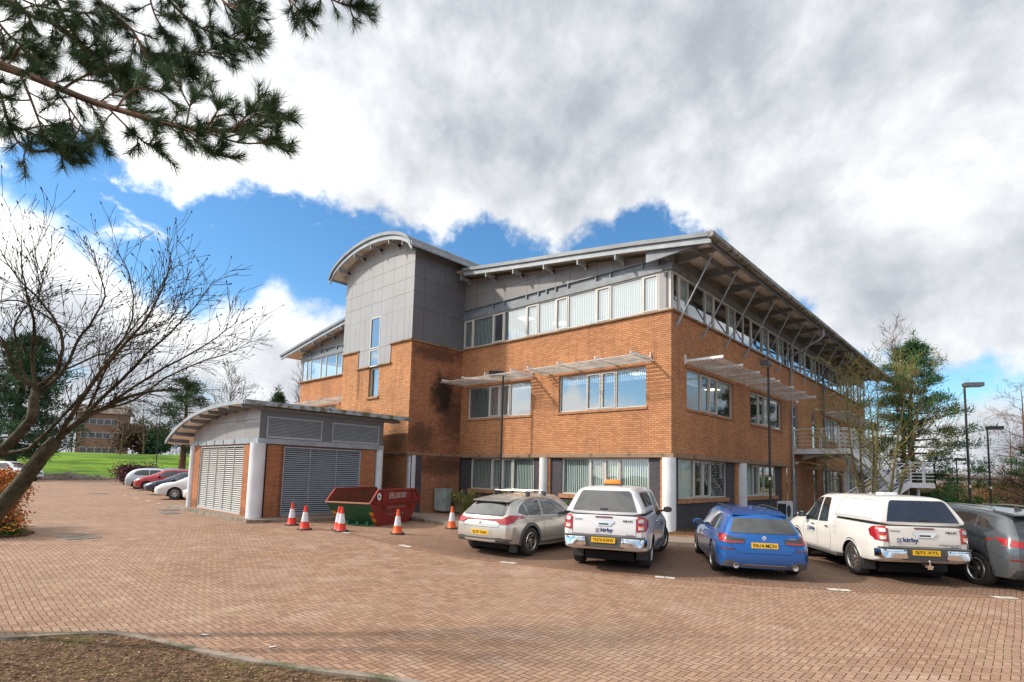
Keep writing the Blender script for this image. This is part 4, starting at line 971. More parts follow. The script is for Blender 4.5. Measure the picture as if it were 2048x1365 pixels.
VIEW = {'left': lambda a, b: (Vector((a, 3, b)), Vector((0, -1, 0))), 'right': lambda a, b: (Vector((a, -3, b)), Vector((0, 1, 0))),
        'rear': lambda a, b: (Vector((-4, a, b)), Vector((1, 0, 0))), 'front': lambda a, b: (Vector((8, a, b)), Vector((-1, 0, 0))), 'top': lambda a, b: (Vector((a, b, 4)), Vector((0, 0, -1)))}
def cast(T, view, a, b):
    o_, d = VIEW[view](a, b); h = T.ray_cast(o_, d)
    if h[0] is None:
        for e in (.01, .02, .04, .07, .1):          # just off the edge: slide inwards
            for da, db in ((e, 0), (-e, 0), (0, -e), (0, e)):
                o2, d = VIEW[view](a + da, b + db); h = T.ray_cast(o2, d)
                if h[0] is not None: return h[0], h[1], -d
        h = T.find_nearest(o_ + d * 3.2)
    return h[0], h[1], -d
def patch(T, view, polys, m_, name, parent, off=.006, grid=.07, thick=.012, smooth=True):
    """a piece of trim, glass or lettering laid on the bodywork: 2D outline dropped on the surface and given thickness"""
    bm = bmesh.new()
    for poly in polys:
        vs = [bm.verts.new((p[0], p[1], 0)) for p in poly]
        try: bm.faces.new(vs)
        except ValueError: pass
    if grid:
        xs_ = [p[0] for q in polys for p in q]; ys_ = [p[1] for q in polys for p in q]
        for ax, lo, hi in ((0, min(xs_), max(xs_)), (1, min(ys_), max(ys_))):
            n = int((hi - lo) / grid)
            for i in range(1, n + 1):
                co = [0, 0, 0]; no = [0, 0, 0]; co[ax] = lo + (hi - lo) * i / (n + 1); no[ax] = 1
                bmesh.ops.bisect_plane(bm, geom=bm.verts[:] + bm.edges[:] + bm.faces[:], plane_co=co, plane_no=no)
    bmesh.ops.triangulate(bm, faces=[f for f in bm.faces if len(f.verts) > 4])
    bm.verts.ensure_lookup_table(); base = []
    for v in bm.verts:
        h, nrm, back = cast(T, view, v.co.x, v.co.y)
        dr = (nrm if nrm.dot(back) > .2 else back); dr = (dr + back * .3).normalized(); v.co = h + dr * off; base.append(dr)
    if thick:
        vs = list(bm.verts); low = [bm.verts.new(v.co - d * thick) for v, d in zip(vs, base)]; ix = {v: i for i, v in enumerate(vs)}
        for e in list(bm.edges):
            if e.is_boundary:
                i, j = ix[e.verts[0]], ix[e.verts[1]]
                try: bm.faces.new((vs[i], vs[j], low[j], low[i]))
                except ValueError: pass
        for v in low:
            if not v.link_faces: bm.verts.remove(v)
    bmesh.ops.recalc_face_normals(bm, faces=bm.faces)
    me = bpy.data.meshes.new(name); bm.to_mesh(me); bm.free(); me.materials.append(m_)
    # make sure the outer face looks outwards
    o = bpy.data.objects.new(name, me); col.objects.link(o); o.parent = parent
    if smooth:
        me.polygons.foreach_set('use_smooth', [True] * len(me.polygons))
        try: me.set_sharp_from_angle(angle=R(45))
        except Exception: pass
    return o
def text2d(s, h, width=None, shear=0, extra=0):
    cu = bpy.data.curves.new('t', 'FONT'); cu.body = s; cu.size = 1; cu.align_x = 'CENTER'; cu.shear = shear; cu.offset = extra; cu.resolution_u = 3
    ob = bpy.data.objects.new('t', cu); col.objects.link(ob); dg = bpy.context.evaluated_depsgraph_get(); me = bpy.data.meshes.new_from_object(ob.evaluated_get(dg))
    V = [(v.co.x, v.co.y) for v in me.vertices]; F = [tuple(p.vertices) for p in me.polygons]; bpy.data.objects.remove(ob); bpy.data.meshes.remove(me)
    x0, x1 = min(v[0] for v in V), max(v[0] for v in V); y0, y1 = min(v[1] for v in V), max(v[1] for v in V)
    sy = h / (y1 - y0); sx = (width / (x1 - x0)) if width else sy
    return [((x - (x0 + x1) / 2) * sx, (y - (y0 + y1) / 2) * sy) for x, y in V], F
def flip(view): return -1 if view in ('rear', 'left') else 1
def lettering(T, view, s, a, b, h, m_, parent, width=None, name='lettering', off=.009, **k):
    V, F = text2d(s, h, width, **k); fl = flip(view)
    me = bpy.data.meshes.new(name); me.from_pydata([tuple((lambda q: q[0] + (q[1] if q[1].dot(q[2]) > .3 else q[2]) * off)(cast(T, view, a + x * fl, b + y))) for x, y in V], [], F); me.materials.append(m_)
    o = bpy.data.objects.new(name, me); col.objects.link(o); o.parent = parent; return o
def flat_text(s, P, m_, parent, h, width=None, name='lettering', **k):
    V, F = text2d(s, h, width, **k); me = bpy.data.meshes.new(name); me.from_pydata([tuple(P(x, y)) for x, y in V], [], F); me.materials.append(m_)
    o = bpy.data.objects.new(name, me); col.objects.link(o); o.parent = parent; return o
def rrect(x0, x1, y0, y1, r_=.02, n=3):
    P = []
    for cx, cy, a0 in ((x1 - r_, y1 - r_, 0), (x0 + r_, y1 - r_, 90), (x0 + r_, y0 + r_, 180), (x1 - r_, y0 + r_, 270)):
        for i in range(n + 1): t = R(a0 + 90 * i / n); P.append((cx + r_ * math.cos(t), cy + r_ * math.sin(t)))
    return P
def mirror(polys): return [[(-a, b) for a, b in reversed(p)] for p in polys]
def wheel(name, x, y, rad, wid, parent, style, steer=0):
    s = 1 if y > 0 else -1
    w_ = empty(name, (x, y, rad), rz=steer, parent=parent)
    b = MB(); t = rad; ri = rad * .66
    prof = [(ri, -wid / 2), (t * .90, -wid / 2), (t * .97, -wid / 2 + .02), (t, -wid / 2 + .05), (t, wid / 2 - .05), (t * .97, wid / 2 - .02), (t * .90, wid / 2), (ri + .01, wid / 2), (ri, wid / 2 - .015), (ri - .01, -wid / 2 + .02)]
    b.lathe(prof, (0, 0, 0), (0, s, 0), n=36, close=False); b.f += []; b.build('tyre', M_tyre, w_, smooth=True)
    b = MB(); d = wid / 2 * s
    b.lathe([(ri, .0), (ri, wid / 2 - .01), (ri - .018, wid / 2 + .002), (ri - .03, wid / 2 - .02), (ri - .035, -.02)], (0, 0, 0), (0, s, 0), n=36, close=False)
    n, sw, tw = {'five': (5, .045, .075), 'ten': (10, .02, .035), 'six': (6, .04, .07), 'twin': (5, .03, .05)}[style]
    for i in range(n):
        for da in ((0,) if style != 'twin' and style != 'six' else (-.16, .16)):
            a = 2 * math.pi * i / n; c0 = Vector((math.cos(a + da * .6), 0, math.sin(a + da * .6))) * .04; c1 = Vector((math.cos(a + da), 0, math.sin(a + da))) * (ri - .02)
            tng = Vector((-math.sin(a), 0, math.cos(a))); o_ = Vector((0, s * (wid / 2 - .035), 0)); o1 = Vector((0, s * (wid / 2 - .012), 0))
            q = [c0 + tng * sw + o_, c0 - tng * sw + o_, c1 - tng * tw * .55 + o1, c1 + tng * tw * .55 + o1]; lo = [p - Vector((0, s * .035, 0)) for p in q]
            b.add(q + lo, [(0, 1, 2, 3), (4, 7, 6, 5), (0, 4, 5, 1), (1, 5, 6, 2), (2, 6, 7, 3), (3, 7, 4, 0)])
    b.lathe([(.07, wid / 2 - .06), (.065, wid / 2 - .02), (.0, wid / 2 - .012)], (0, 0, 0), (0, s, 0), n=20, close=False)
    b.build('rim', M_alloy, w_)
    b = MB(); b.lathe([(ri - .02, -.005), (.0, -.004)], (0, 0, 0), (0, s, 0), n=30, close=False); b.lathe([(.15, .03), (.15, .05), (0, .05)], (0, 0, 0), (0, s, 0), n=24, close=False); b.build('brake_disc', M_alloyD, w_)
    return w_
def mirrors(parent, x, y, z, m_, sides=(1, -1), sc_=1.0):
    for s in sides:
        b = MB(); c = Vector((x, s * y, z)); b.lathe([(.02, -.06), (.075, -.05), (.105, -.01), (.10, .05), (.07, .085), (.0, .095)], tuple(c), (1, 0, .0), n=14, close=False)
        for i, v in enumerate(b.v): b.v[i] = (v[0], c.y + (v[1] - c.y) * 1.25 * sc_, c.z + (v[2] - c.z) * .85 * sc_)
        o = b.build('wing_mirror', m_, parent, smooth=2)
        g_ = MB(); g_.prism(rrect(-.10, .10, -.065, .065, .03), lambda a, e: (c.x - .062, c.y + a, c.z + e), lambda a, e: (c.x - .05, c.y + a, c.z + e)); g_.tube((x + .02, s * (y - .10), z - .03), (x + .10, s * (y - .24), z - .06), .025); g_.build('mirror_glass', M_cglass, o)
def plate(T, view, a, b, text, parent, m_=M_plateY, w_=.52, h=.111):
    o = patch(T, view, [rrect(a - w_ / 2, a + w_ / 2, b - h / 2, b + h / 2, .01, 2)], m_, 'number_plate', parent, off=.014, grid=0, thick=.02, smooth=False)
    lettering(T, view, text, a, b, h * .66, M_ink, o, width=w_ * .86, off=.018, extra=.012)
    return o
def arch_band(x, zc, r0, r1, a0=-20, a1=200, n=18):
    out = []
    for i in range(n):
        t0, t1 = R(a0 + (a1 - a0) * i / n), R(a0 + (a1 - a0) * (i + 1) / n)
        out.append([(x + r0 * math.cos(t0), zc + r0 * math.sin(t0)), (x + r1 * math.cos(t0), zc + r1 * math.sin(t0)), (x + r1 * math.cos(t1), zc + r1 * math.sin(t1)), (x + r0 * math.cos(t1), zc + r0 * math.sin(t1))])
    return out
def seam(pts, w_=.007):
    out = []
    for p, q in zip(pts[:-1], pts[1:]):
        d = Vector((q[0] - p[0], q[1] - p[1])); n = Vector((-d.y, d.x)).normalized() * w_ / 2
        out.append([(p[0] - n.x, p[1] - n.y), (q[0] - n.x, q[1] - n.y), (q[0] + n.x, q[1] + n.y), (p[0] + n.x, p[1] + n.y)])
    return out
M_seam = mat('panel_gap', (.012, .012, .013), rough=.8)
LOGO = []
def kirby(T, view, a, b, h, parent):
    """wordmark with the small cross and K emblem in front and a thin line of text beneath"""
    fl = flip(view); lettering(T, view, 'kirby', a + fl * h * .85, b + h * .02, h * 1.05, M_navy, parent, width=h * 2.6, extra=.035)
    x0 = a - fl * h * 1.05; P = []
    S_ = lambda u0, u1, v0, v1: [(x0 + fl * u0 * h, b + v0 * h), (x0 + fl * u1 * h, b + v0 * h), (x0 + fl * u1 * h, b + v1 * h), (x0 + fl * u0 * h, b + v1 * h)]
    P += [S_(-.48, -.06, .09, .15), S_(-.48, -.06, -.15, -.09), S_(-.36, -.28, .09, .42), S_(-.36, -.28, -.42, -.09), S_(-.20, -.12, .09, .46), S_(-.20, -.12, -.46, -.09), S_(.02, .10, -.46, .46)]
    P += seam([(x0 + fl * .10 * h, b), (x0 + fl * .42 * h, b + .46 * h)], h * .09) + seam([(x0 + fl * .12 * h, b), (x0 + fl * .44 * h, b - .46 * h)], h * .09)
    patch(T, view, P, M_navy, 'lettering', parent, off=.009, grid=0, thick=0)
    lettering(T, view, 'engineering & construction', a + fl * h * .1, b - h * .66, h * .16, M_navy, parent, width=h * 3.4)
def base_car(name, loc, heading, label, cat, group, st, rr, fr, paint, wheels, wr, ww, style, rad_arch=None, steer=0, bul=(.06, .12)):
    root = empty(name, loc, rz=heading, label=label, cat=cat, group=group)
    b = shell(st, rr, fr, bulge=bul); body = b.build('body', [paint, M_well], root, uv=False, smooth=True)
    T = bvh_of(body)
    W = [(x, s * y) for x, y in wheels for s in (1, -1)]
    carve(body, W, rad_arch or wr * 1.13)
    for i, (x, y) in enumerate(W): wheel('wheel', x, y, wr, ww, root, style, steer=steer if i < 0 or x > 1 else 0)
    b = MB(); b.box(-.5, wheels[1][0] + .5, -.55, .55, .17, .35); b.box(-.1, .1, -.7, .7, wr - .06, wr + .06); b.build('underbody', M_well, root)
    return root, body, T

# ---- pickups
def pickup(kind, loc, heading, label, text, steer=0):
    P = paintm('white_pickup_paint' if kind == 1 else 'cream_white_pickup_paint', (.74, .75, .77) if kind == 1 else (.72, .70, .66), dirt=.18)
    st = [(-1.14, .80, .52, 1.05, .78, 1.20, .72, 1, 0), (-1.04, .90, .46, 1.05, .885, 1.22, .86, 1, 0), (-.75, .925, .42, 1.05, .905, 1.235, .875, 0, 0), (0, .93, .40, 1.06, .91, 1.24, .88, 0, 0), (.80, .915, .37, 1.06, .90, 1.24, .88, 0, 0),
          (.94, .915, .36, 1.06, .895, 1.30, .80, 0, 0), (1.22, .915, .36, 1.05, .89, 1.74, .62, 0, 0), (1.55, .915, .36, 1.04, .885, 1.80, .61, 0, 0), (2.0, .915, .36, 1.03, .88, 1.79, .60, 0, 0), (2.35, .92, .36, 1.02, .88, 1.66, .61, 0, 0),
          (2.75, .925, .38, 1.02, .885, 1.32, .70, 0, 0), (2.98, .93, .38, 1.0, .885, 1.15, .78, 0, 0), (3.4, .93, .38, .98, .86, 1.12, .74, 0, 0), (3.85, .90, .38, .95, .80, 1.05, .68, 0, 1), (4.02, .80, .40, .92, .70, .98, .60, 0, 1)]
    root, body, T = base_car('pickup_truck', loc, heading, label, 'pickup truck', 'white pickups with load-bed canopies', st, [(.4, .03), (.9, .0), (1.25, .04)], [(.4, 0), (.7, .03), (1.0, -.06)], P, [(0, .765), (3.085, .765)], .385, .25, 'six', .445, steer, bul=(.03, .14))
    # canopy
    cs = [(-1.10, .80, 1.235, 1.36, .79, 1.76, .56, 1, 0), (-1.02, .86, 1.235, 1.36, .83, 1.79, .60, 1, 0), (-.7, .875, 1.235, 1.36, .85, 1.815, .62, .5, 0), (.2, .875, 1.235, 1.36, .85, 1.83, .62, 0, 0), (.86, .87, 1.235, 1.36, .85, 1.82, .62, 0, 0), (.98, .80, 1.24, 1.36, .80, 1.78, .58, 0, 0)]
    can = shell(cs, [(1.23, 0), (1.3, .01), (1.8, .24)], [(1, 0), (2, 0)], bulge=(.04, .0), ns=24).build('canopy', P, root, smooth=True); TC = bvh_of(can)
    if kind == 1:
        for s in ('left', 'right'): patch(TC, s, [rrect(-.72, .72, 1.40, 1.70, .06)], M_cglass, 'side_window', can)
    else:
        for s in ('left', 'right'): patch(TC, s, seam([(-.86, 1.33), (-.86, 1.66), (-.6, 1.72), (.75, 1.72), (.82, 1.66), (.82, 1.33), (-.86, 1.33)], .008), M_plastG, 'panel_edge', can, off=.002, grid=.1, thick=0)
    patch(TC, 'rear', [[(-.70, 1.30), (.70, 1.30), (.66, 1.42), (.55, 1.70), (.50, 1.735), (-.50, 1.735), (-.55, 1.70), (-.66, 1.42)]], M_cglassL if kind == 1 else mat('canopy_glass_blue', (.012, .022, .05), rough=.05, coat=1), 'rear_window', can, thick=.02, off=.012)
    hb = MB(); hb.obox((-1.11, 0, 1.345), (.03, 0, 0), (0, .085, 0), (0, 0, .018)); hb.build('window_handle', M_plast, can, bevel=.012)
    for s in (-1, 1):
        for a in (.30, .44): hb = MB(); hb.tube((-.90, s * a, 1.70), (-.93, s * a, 1.70), .012); hb.build('hinge_bolt', M_plast, can)
    patch(T, 'rear', [rrect(-.685, .685, 1.215, 1.24, .008)], M_plastG, 'seal_strip', root, off=.016)
    patch(T, 'rear', seam([(-.69, .79), (-.69, 1.22)]) + seam([(.69, .79), (.69, 1.22)]) + seam([(-.69, .79), (.69, .79)], .012), M_seam, 'tailgate_gap', root, off=.003, thick=0)
    patch(T, 'rear', [rrect(-.19, .19, 1.155, 1.185, .01)], M_redD, 'high_brake_lamp', root, off=.012)
    h_ = patch(T, 'rear', [[(-.14, .985), (.14, .985), (.225, 1.06), (.225, 1.085), (-.225, 1.085), (-.225, 1.06)]], M_chrome, 'tailgate_handle', root, off=.016)
    patch(T, 'rear', [rrect(-.11, .11, 1.005, 1.04, .015)], M_plast, 'grip', h_, off=.02)
    if kind == 1: kirby(T, 'rear', .02, .885, .105, root)
    else: kirby(T, 'rear', .37, .915, .115, root); lettering(T, 'rear', 'kirbygroup.com', -.47, .845, .055, M_navy, root, width=.40)
    lettering(T, 'rear', 'TOYOTA', .56, 1.10, .035, M_ink, root, width=.19, extra=.02); lettering(T, 'rear', 'HILUX', -.52, 1.10, .045, M_ink, root, width=.23, extra=.04, shear=.2)
    lettering(T, 'rear', 'Invincible', -.56, .815, .03, M_ink, root, width=.16, shear=.3)
    if kind == 2: lettering(TC, 'rear', 'TRUCKMAN', .46, 1.335, .025, M_whiteL, can, width=.22)
    for s in (1, -1):
        mm = (lambda p: p) if s > 0 else mirror
        L_ = patch(T, 'rear', mm([[(.70, .88), (.90, .90), (.93, 1.0), (.93, 1.17), (.86, 1.19), (.72, 1.19), (.70, 1.15)]]), M_red, 'tail_lamp', root, off=.012, grid=.04)
        patch(T, 'left' if s > 0 else 'right', [[(-1.12, .90), (-.86, .98), (-.78, 1.10), (-.90, 1.18), (-1.12, 1.19)]], M_red, 'lamp_side', L_, off=.012, grid=.05)
        patch(T, 'rear', mm([rrect(.74, .84, 1.075, 1.15, .02)]), M_clear, 'lamp_lens', L_, off=.02); patch(T, 'rear', mm([rrect(.74, .84, .925, .99, .02)]), M_clear, 'lamp_lens', L_, off=.02)
        patch(T, 'rear', mm([rrect(.73, .85, .985, 1.005, .005)]), M_amber, 'lamp_lens', L_, off=.021)
        # chrome bumper end
        b = MB(); q = [(.36, .56), (.42, .545), (.80, .55), (.86, .60), (.86, .74), (.40, .745)]; 
        b.prism(q, lambda y, z: (-1.235 - (.045 if z < .62 else 0) * 0 + (abs(y) > .8) * .05, s * y, z), lambda y, z: (-.98, s * (y if y < .8 else .915), z)); bp_ = b.build('bumper_end', M_chrome, root, smooth=True, bevel=.022)
        for yy in (.43, .80): c_ = MB(); c_.tube((-1.20, s * yy, .72), (-1.243, s * yy, .72), .013, n=10); c_.build('parking_sensor', M_plast, bp_)
        b = MB(); b.box(-.42, -.40, min(s * .60, s * .86), max(s * .60, s * .86), .20, .50); b.build('mud_flap', M_plast, root, bevel=.006)
        b = MB(); b.bar((.55, s * .90, .36), (2.5, s * .90, .36), .17, .05); b.bar((.55, s * .965, .375), (2.5, s * .965, .375), .05, .06); b.build('side_step', M_plastG, root, bevel=.01)
        v = 'left' if s > 0 else 'right'
        gl = [[(1.23, 1.10), (1.76, 1.08), (1.78, 1.70), (1.48, 1.70), (1.40, 1.66)]]; gl2 = [[(1.84, 1.08), (2.62, 1.06), (2.62, 1.16), (2.28, 1.58), (2.08, 1.68), (1.86, 1.70)]]
        patch(T, v, gl, M_cglass, 'side_window', root); patch(T, v, gl2, M_cglass, 'side_window', root)
        patch(T, v, seam([(1.06, 1.05), (1.02, .62), (1.1, .42)]) + seam([(1.81, 1.06), (1.80, .42)]) + seam([(2.66, 1.05), (2.64, .45)]) + seam([(1.1, .42), (2.64, .43)]), M_seam, 'door_gap', root, off=.003, thick=0)
        patch(T, v, seam([(-1.1, 1.215), (.86, 1.225)], .014), M_plastG, 'seal_strip', root, off=.006, grid=.1)
        for xx in (1.98, 1.15): patch(T, v, [rrect(xx, xx + .19, .965, .995, .014)], M_chrome, 'door_handle', root, off=.028, thick=.03)
        kirby(T, v, 2.2, .84, .13, root)
        patch(T, v, [rrect(.70, .86, .86, 1.02, .03)] if False else seam([(.72, .88), (.86, .88), (.86, 1.03), (.72, 1.03), (.72, .88)], .006), M_plastG, 'filler_flap', root, off=.003, thick=0)
        patch(T, v, arch_band(0, .335, .445, .475, 8, 172), P, 'wheel_arch', root, off=.012, grid=0); patch(T, v, arch_band(3.085, .335, .445, .475, 8, 172), P, 'wheel_arch', root, off=.012, grid=0)
    b = MB(); b.box(-1.19, -.98, -.44, .44, .52, .76); b.box(-1.19, -1.0, -.88, .88, .745, .775); b.build('bumper', M_plastG, root, bevel=.015)
    b = MB(); b.box(-1.212, -1.195, -.26, .26, .625, .735); pl_ = b.build('number_plate', M_plateY, root); flat_text(text, lambda x, y: (-1.2145, -x, .68 + y), M_ink, pl_, .073, width=.45, extra=.012)
    patch(T, 'front', [[(-.72, 1.17), (.72, 1.17), (.56, 1.66), (-.56, 1.66)]], M_cglass, 'windscreen', root)
    patch(T, 'front', [rrect(-.42, .42, .62, .92, .05)], M_plast, 'grille', root)
    for s in (1, -1): patch(T, 'front', ([[(.50, .80), (.82, .84), (.80, .96), (.52, .92)]] if s > 0 else mirror([[(.50, .80), (.82, .84), (.80, .96), (.52, .92)]])), M_clear, 'headlamp', root)
    mirrors(root, 2.42, 1.06, 1.20, M_chrome if kind == 2 else mat('mirror_dark', (.03, .06, .08), rough=.1, coat=1.0), sc_=.9)
    if kind == 1:
        L_ = empty('beacon_bar', (.05, .02, 1.85), parent=root); b = MB()
        b.prism([(-.20, .02), (.20, .02), (.20, .06), (.15, .13), (-.15, .13), (-.20, .06)], lambda y, z: (-.09, y, z), lambda y, z: (.09, y, z)); b.build('beacon_lens', M_amber, L_, bevel=.025, smooth=True); b = MB(); b.box(-.1, .1, -.21, .21, -.01, .018); b.build('beacon_base', M_plastG, L_)
    else:
        b = MB(); b.prism(rrect(-.22, .22, -.10, .10, .09), lambda y, x: (.2 + x, y, 1.835), lambda y, x: (.2 + x, y, 1.885)); b.build('roof_vent', M_white, root, bevel=.012)
        b = MB(); b.tube((-1.28, 0, .44), (-1.28, 0, .50), .02); b.lathe([(0, -.027), (.02, -.02), (.027, 0), (.02, .02), (0, .027)], (-1.28, 0, .52), n=12, close=False); b.box(-1.30, -1.0, -.05, .05, .36, .44); b.box(-1.28, -1.18, -.08, .08, .40, .425); b.build('tow_ball', M_chrome, root, smooth=True)
    b = MB(); b.prism([(0, 0), (.12, 0), (.02, .06)], lambda x, z: (.95 - x, -.012, 1.80 + z), lambda x, z: (.95 - x, .012, 1.80 + z)); b.build('roof_aerial', P, root)
    return root
VZ = -.19
pickup(1, (1.88, -6.73, -.165), R(112.4), 'white pickup truck with an amber beacon bar on its roof', 'YH74 KWW', steer=R(-22))
pickup(2, (6.83, -2.78, -.20), R(125.9), 'white pickup truck with a plain-sided canopy and a tow ball', 'SJ72 XTL')

# ---- silver crossover
def crossover():
    P = paintm('silver_beige_paint', (.60, .57, .52), metal=.55, rough=.25, dirt=.2)
    st = [(-.92, .76, .37, .98, .70, 1.36, .50, 1, 0), (-.80, .87, .34, .98, .79, 1.40, .55, 1, 0), (-.52, .915, .29, 1.0, .83, 1.45, .57, .72, 0), (-.1, .92, .22, 1.0, .845, 1.49, .585, .30, 0), (.55, .905, .20, .99, .85, 1.525, .59, 0, 0), (1.3, .90, .19, .97, .85, 1.54, .59, 0, 0), (1.75, .90, .19, .955, .85, 1.52, .58, 0, 0),
          (2.1, .905, .20, .95, .85, 1.38, .59, 0, 0), (2.55, .91, .20, .94, .84, 1.08, .66, 0, 0), (2.75, .91, .21, .93, .83, 1.0, .70, 0, 0), (3.1, .90, .22, .90, .80, .95, .68, 0, 0), (3.4, .84, .24, .84, .72, .87, .60, 0, 1), (3.53, .70, .28, .74, .60, .78, .5, 0, 1)]
    root, body, T = base_car('parked_car', (-1.16, -7.33, -.185), R(97.4), 'silver-beige crossover with aluminium roof bars, next to the beacon pickup', 'car', 'cars parked nose-in to the kerb', st,
        [(.2, .06), (.5, .0), (.9, .02), (1.0, .10), (1.42, .50)], [(.2, 0), (.6, .02), (.9, -.05)], P, [(0, .815), (2.64, .815)], .36, .225, 'twin', .425)
    glass = M_cglassL
    patch(T, 'rear', [[(-.62, 1.01), (.62, 1.01), (.655, 1.07), (.54, 1.33), (-.54, 1.33), (-.655, 1.07)]], M_cglass, 'rear_window_surround', root, off=.004)
    g_ = patch(T, 'rear', [[(-.56, 1.035), (.56, 1.035), (.58, 1.07), (.49, 1.29), (-.49, 1.29), (-.58, 1.07)]], glass, 'rear_window', root, off=.010)
    b = MB(); b.bar((-.50, .12, 1.13), (-.62, .44, 1.09), .025, .03); b.lathe([(.03, 0), (.02, .03)], (-.6, .1, 1.10), (-1, 0, .4), n=8); b.build('rear_wiper', M_plast, g_)
    b = MB(); b.prism([(-.60, 1.385), (-.54, 1.405), (-.1, 1.47), (-.1, 1.42), (-.48, 1.37), (-.59, 1.365)], lambda x, z: (x, -.56, z - .015), lambda x, z: (x, .56, z - .015)); sp_ = b.build('roof_spoiler', P, root, bevel=.012); b = MB(); b.box(-.60, -.3, -.53, .53, 1.345, 1.372); b.build('spoiler_underside', M_plast, sp_)
    for s in (1, -1):
        mm = (lambda p: p) if s > 0 else mirror
        patch(T, 'rear', mm([[(-.02, .905), (.45, .895), (.60, .82), (.80, .82), (.88, .95), (.90, 1.03), (.80, 1.02), (.62, .955), (.45, .945), (-.02, .945)]]), M_red, 'tail_lamp', root, off=.024, grid=.05)
        patch(T, 'left' if s > 0 else 'right', [[(-.86, .86), (-.72, .86), (-.42, 1.02), (-.72, 1.04), (-.86, .98)]], M_red, 'lamp_side', root.children[-1], off=.014, grid=.05)
        v = 'left' if s > 0 else 'right'
        patch(T, v, [[(-.42, 1.10), (-.20, 1.03), (-.03, 1.025), (-.10, 1.335), (-.30, 1.22)]], M_cglass, 'side_window', root); patch(T, v, [[(.0, 1.025), (.62, 1.01), (.62, 1.42), (.30, 1.41), (-.06, 1.35)]], M_cglass, 'side_window', root); patch(T, v, [[(.68, 1.01), (1.75, .99), (1.98, 1.0), (1.72, 1.24), (1.45, 1.38), (1.1, 1.425), (.68, 1.425)]], M_cglassL, 'side_window', root)
        patch(T, v, seam([(-.5, 1.10), (-.22, 1.01), (1.98, .975)], .02) + seam([(-.5, 1.10), (-.3, 1.26), (0, 1.385), (.5, 1.445), (1.15, 1.447), (1.5, 1.40)], .014), M_chrome, 'window_trim', root, off=.012, grid=0)
        patch(T, v, seam([(.65, 1.0), (.66, .42)]) + seam([(1.78, .98), (1.75, .42)]) + seam([(-.32, 1.05), (-.18, .86), (.02, .78)]) + seam([(.38, .45), (1.75, .42)]), M_seam, 'door_gap', root, off=.003, thick=0)
        patch(T, v, arch_band(0, .34, .425, .51, -8, 188), M_plastG, 'arch_trim', root, off=.014, grid=0); patch(T, v, arch_band(2.64, .34, .425, .51, -8, 188), M_plastG, 'arch_trim', root, off=.014, grid=0)
        patch(T, v, [[(.44, .21), (2.2, .21), (2.2, .34), (.44, .34)]], M_plastG, 'sill_trim', root, off=.014, grid=.1)
        for xx in (.16, 1.02): patch(T, v, [rrect(xx, xx + .18, .88, .915, .016)], P, 'door_handle', root, off=.03, thick=.03)
    patch(T, 'rear', [[(-.80, .38), (-.42, .36), (.42, .36), (.80, .38), (.87, .46), (.60, .50), (.42, .48), (-.42, .48), (-.60, .50), (-.87, .46)]], M_plastG, 'bumper_trim', root, off=.02)
    patch(T, 'rear', [[(-.46, .40), (.46, .40), (.50, .44), (-.50, .44)]], P, 'bumper_insert', root, off=.032)
    for s in (1, -1): patch(T, 'rear', [[(s * .62, .33), (s * .70, .32), (s * .66, .42)][::s]], M_redD, 'reflector', root, off=.03, grid=0)
    patch(T, 'rear', [[(-.33, .52), (.33, .52), (.36, .68), (-.36, .68)]], P, 'plate_recess', root, off=.006)
    plate(T, 'rear', 0, .605, 'SL70 YHA', root)
    patch(T, 'rear', seam([(-.62, .935), (-.55, .74), (.55, .74), (.62, .935)], .008), M_seam, 'tailgate_gap', root, off=.003, thick=0)
    b = MB(); b.lathe([(.035, 0), (.035, .008), (.028, .008), (.028, 0)], (-.955, 0, .835), (-1, 0, 0), n=20); b.bar((-.962, -.01, .852), (-.962, .012, .83), .006, .006); b.bar((-.962, .012, .83), (-.962, -.02, .826), .006, .006); b.build('badge', M_chrome, root)
    for x in (.35, 1.15):
        b = MB(); b.bar((x, -.52, 1.625), (x, .52, 1.625), .05, .022); rb = b.build('roof_bar', M_alloy, root, bevel=.008)
        for s in (1, -1): b = MB(); b.prism([(.46, 1.61), (.58, 1.60), (.60, 1.50), (.52, 1.50), (.50, 1.56)], lambda y, z: (x - .05, s * y, z), lambda y, z: (x + .05, s * y, z)); b.build('bar_foot', M_plast, rb, bevel=.008)
    b = MB(); b.prism([(0, 0), (.14, 0), (.02, .06)], lambda x, z: (.12 - x, -.012, 1.49 + z), lambda x, z: (.12 - x, .012, 1.49 + z)); b.build('roof_aerial', P, root)
    patch(T, 'front', [[(-.66, 1.02), (.66, 1.02), (.53, 1.42), (-.53, 1.42)]], M_cglass, 'windscreen', root)
    mirrors(root, 1.78, .98, 1.02, P)
    b = MB(); b.box(-.55, -.45, -.82, -.62, .12, .3); b.build('mud_flap', M_plast, root)
crossover()

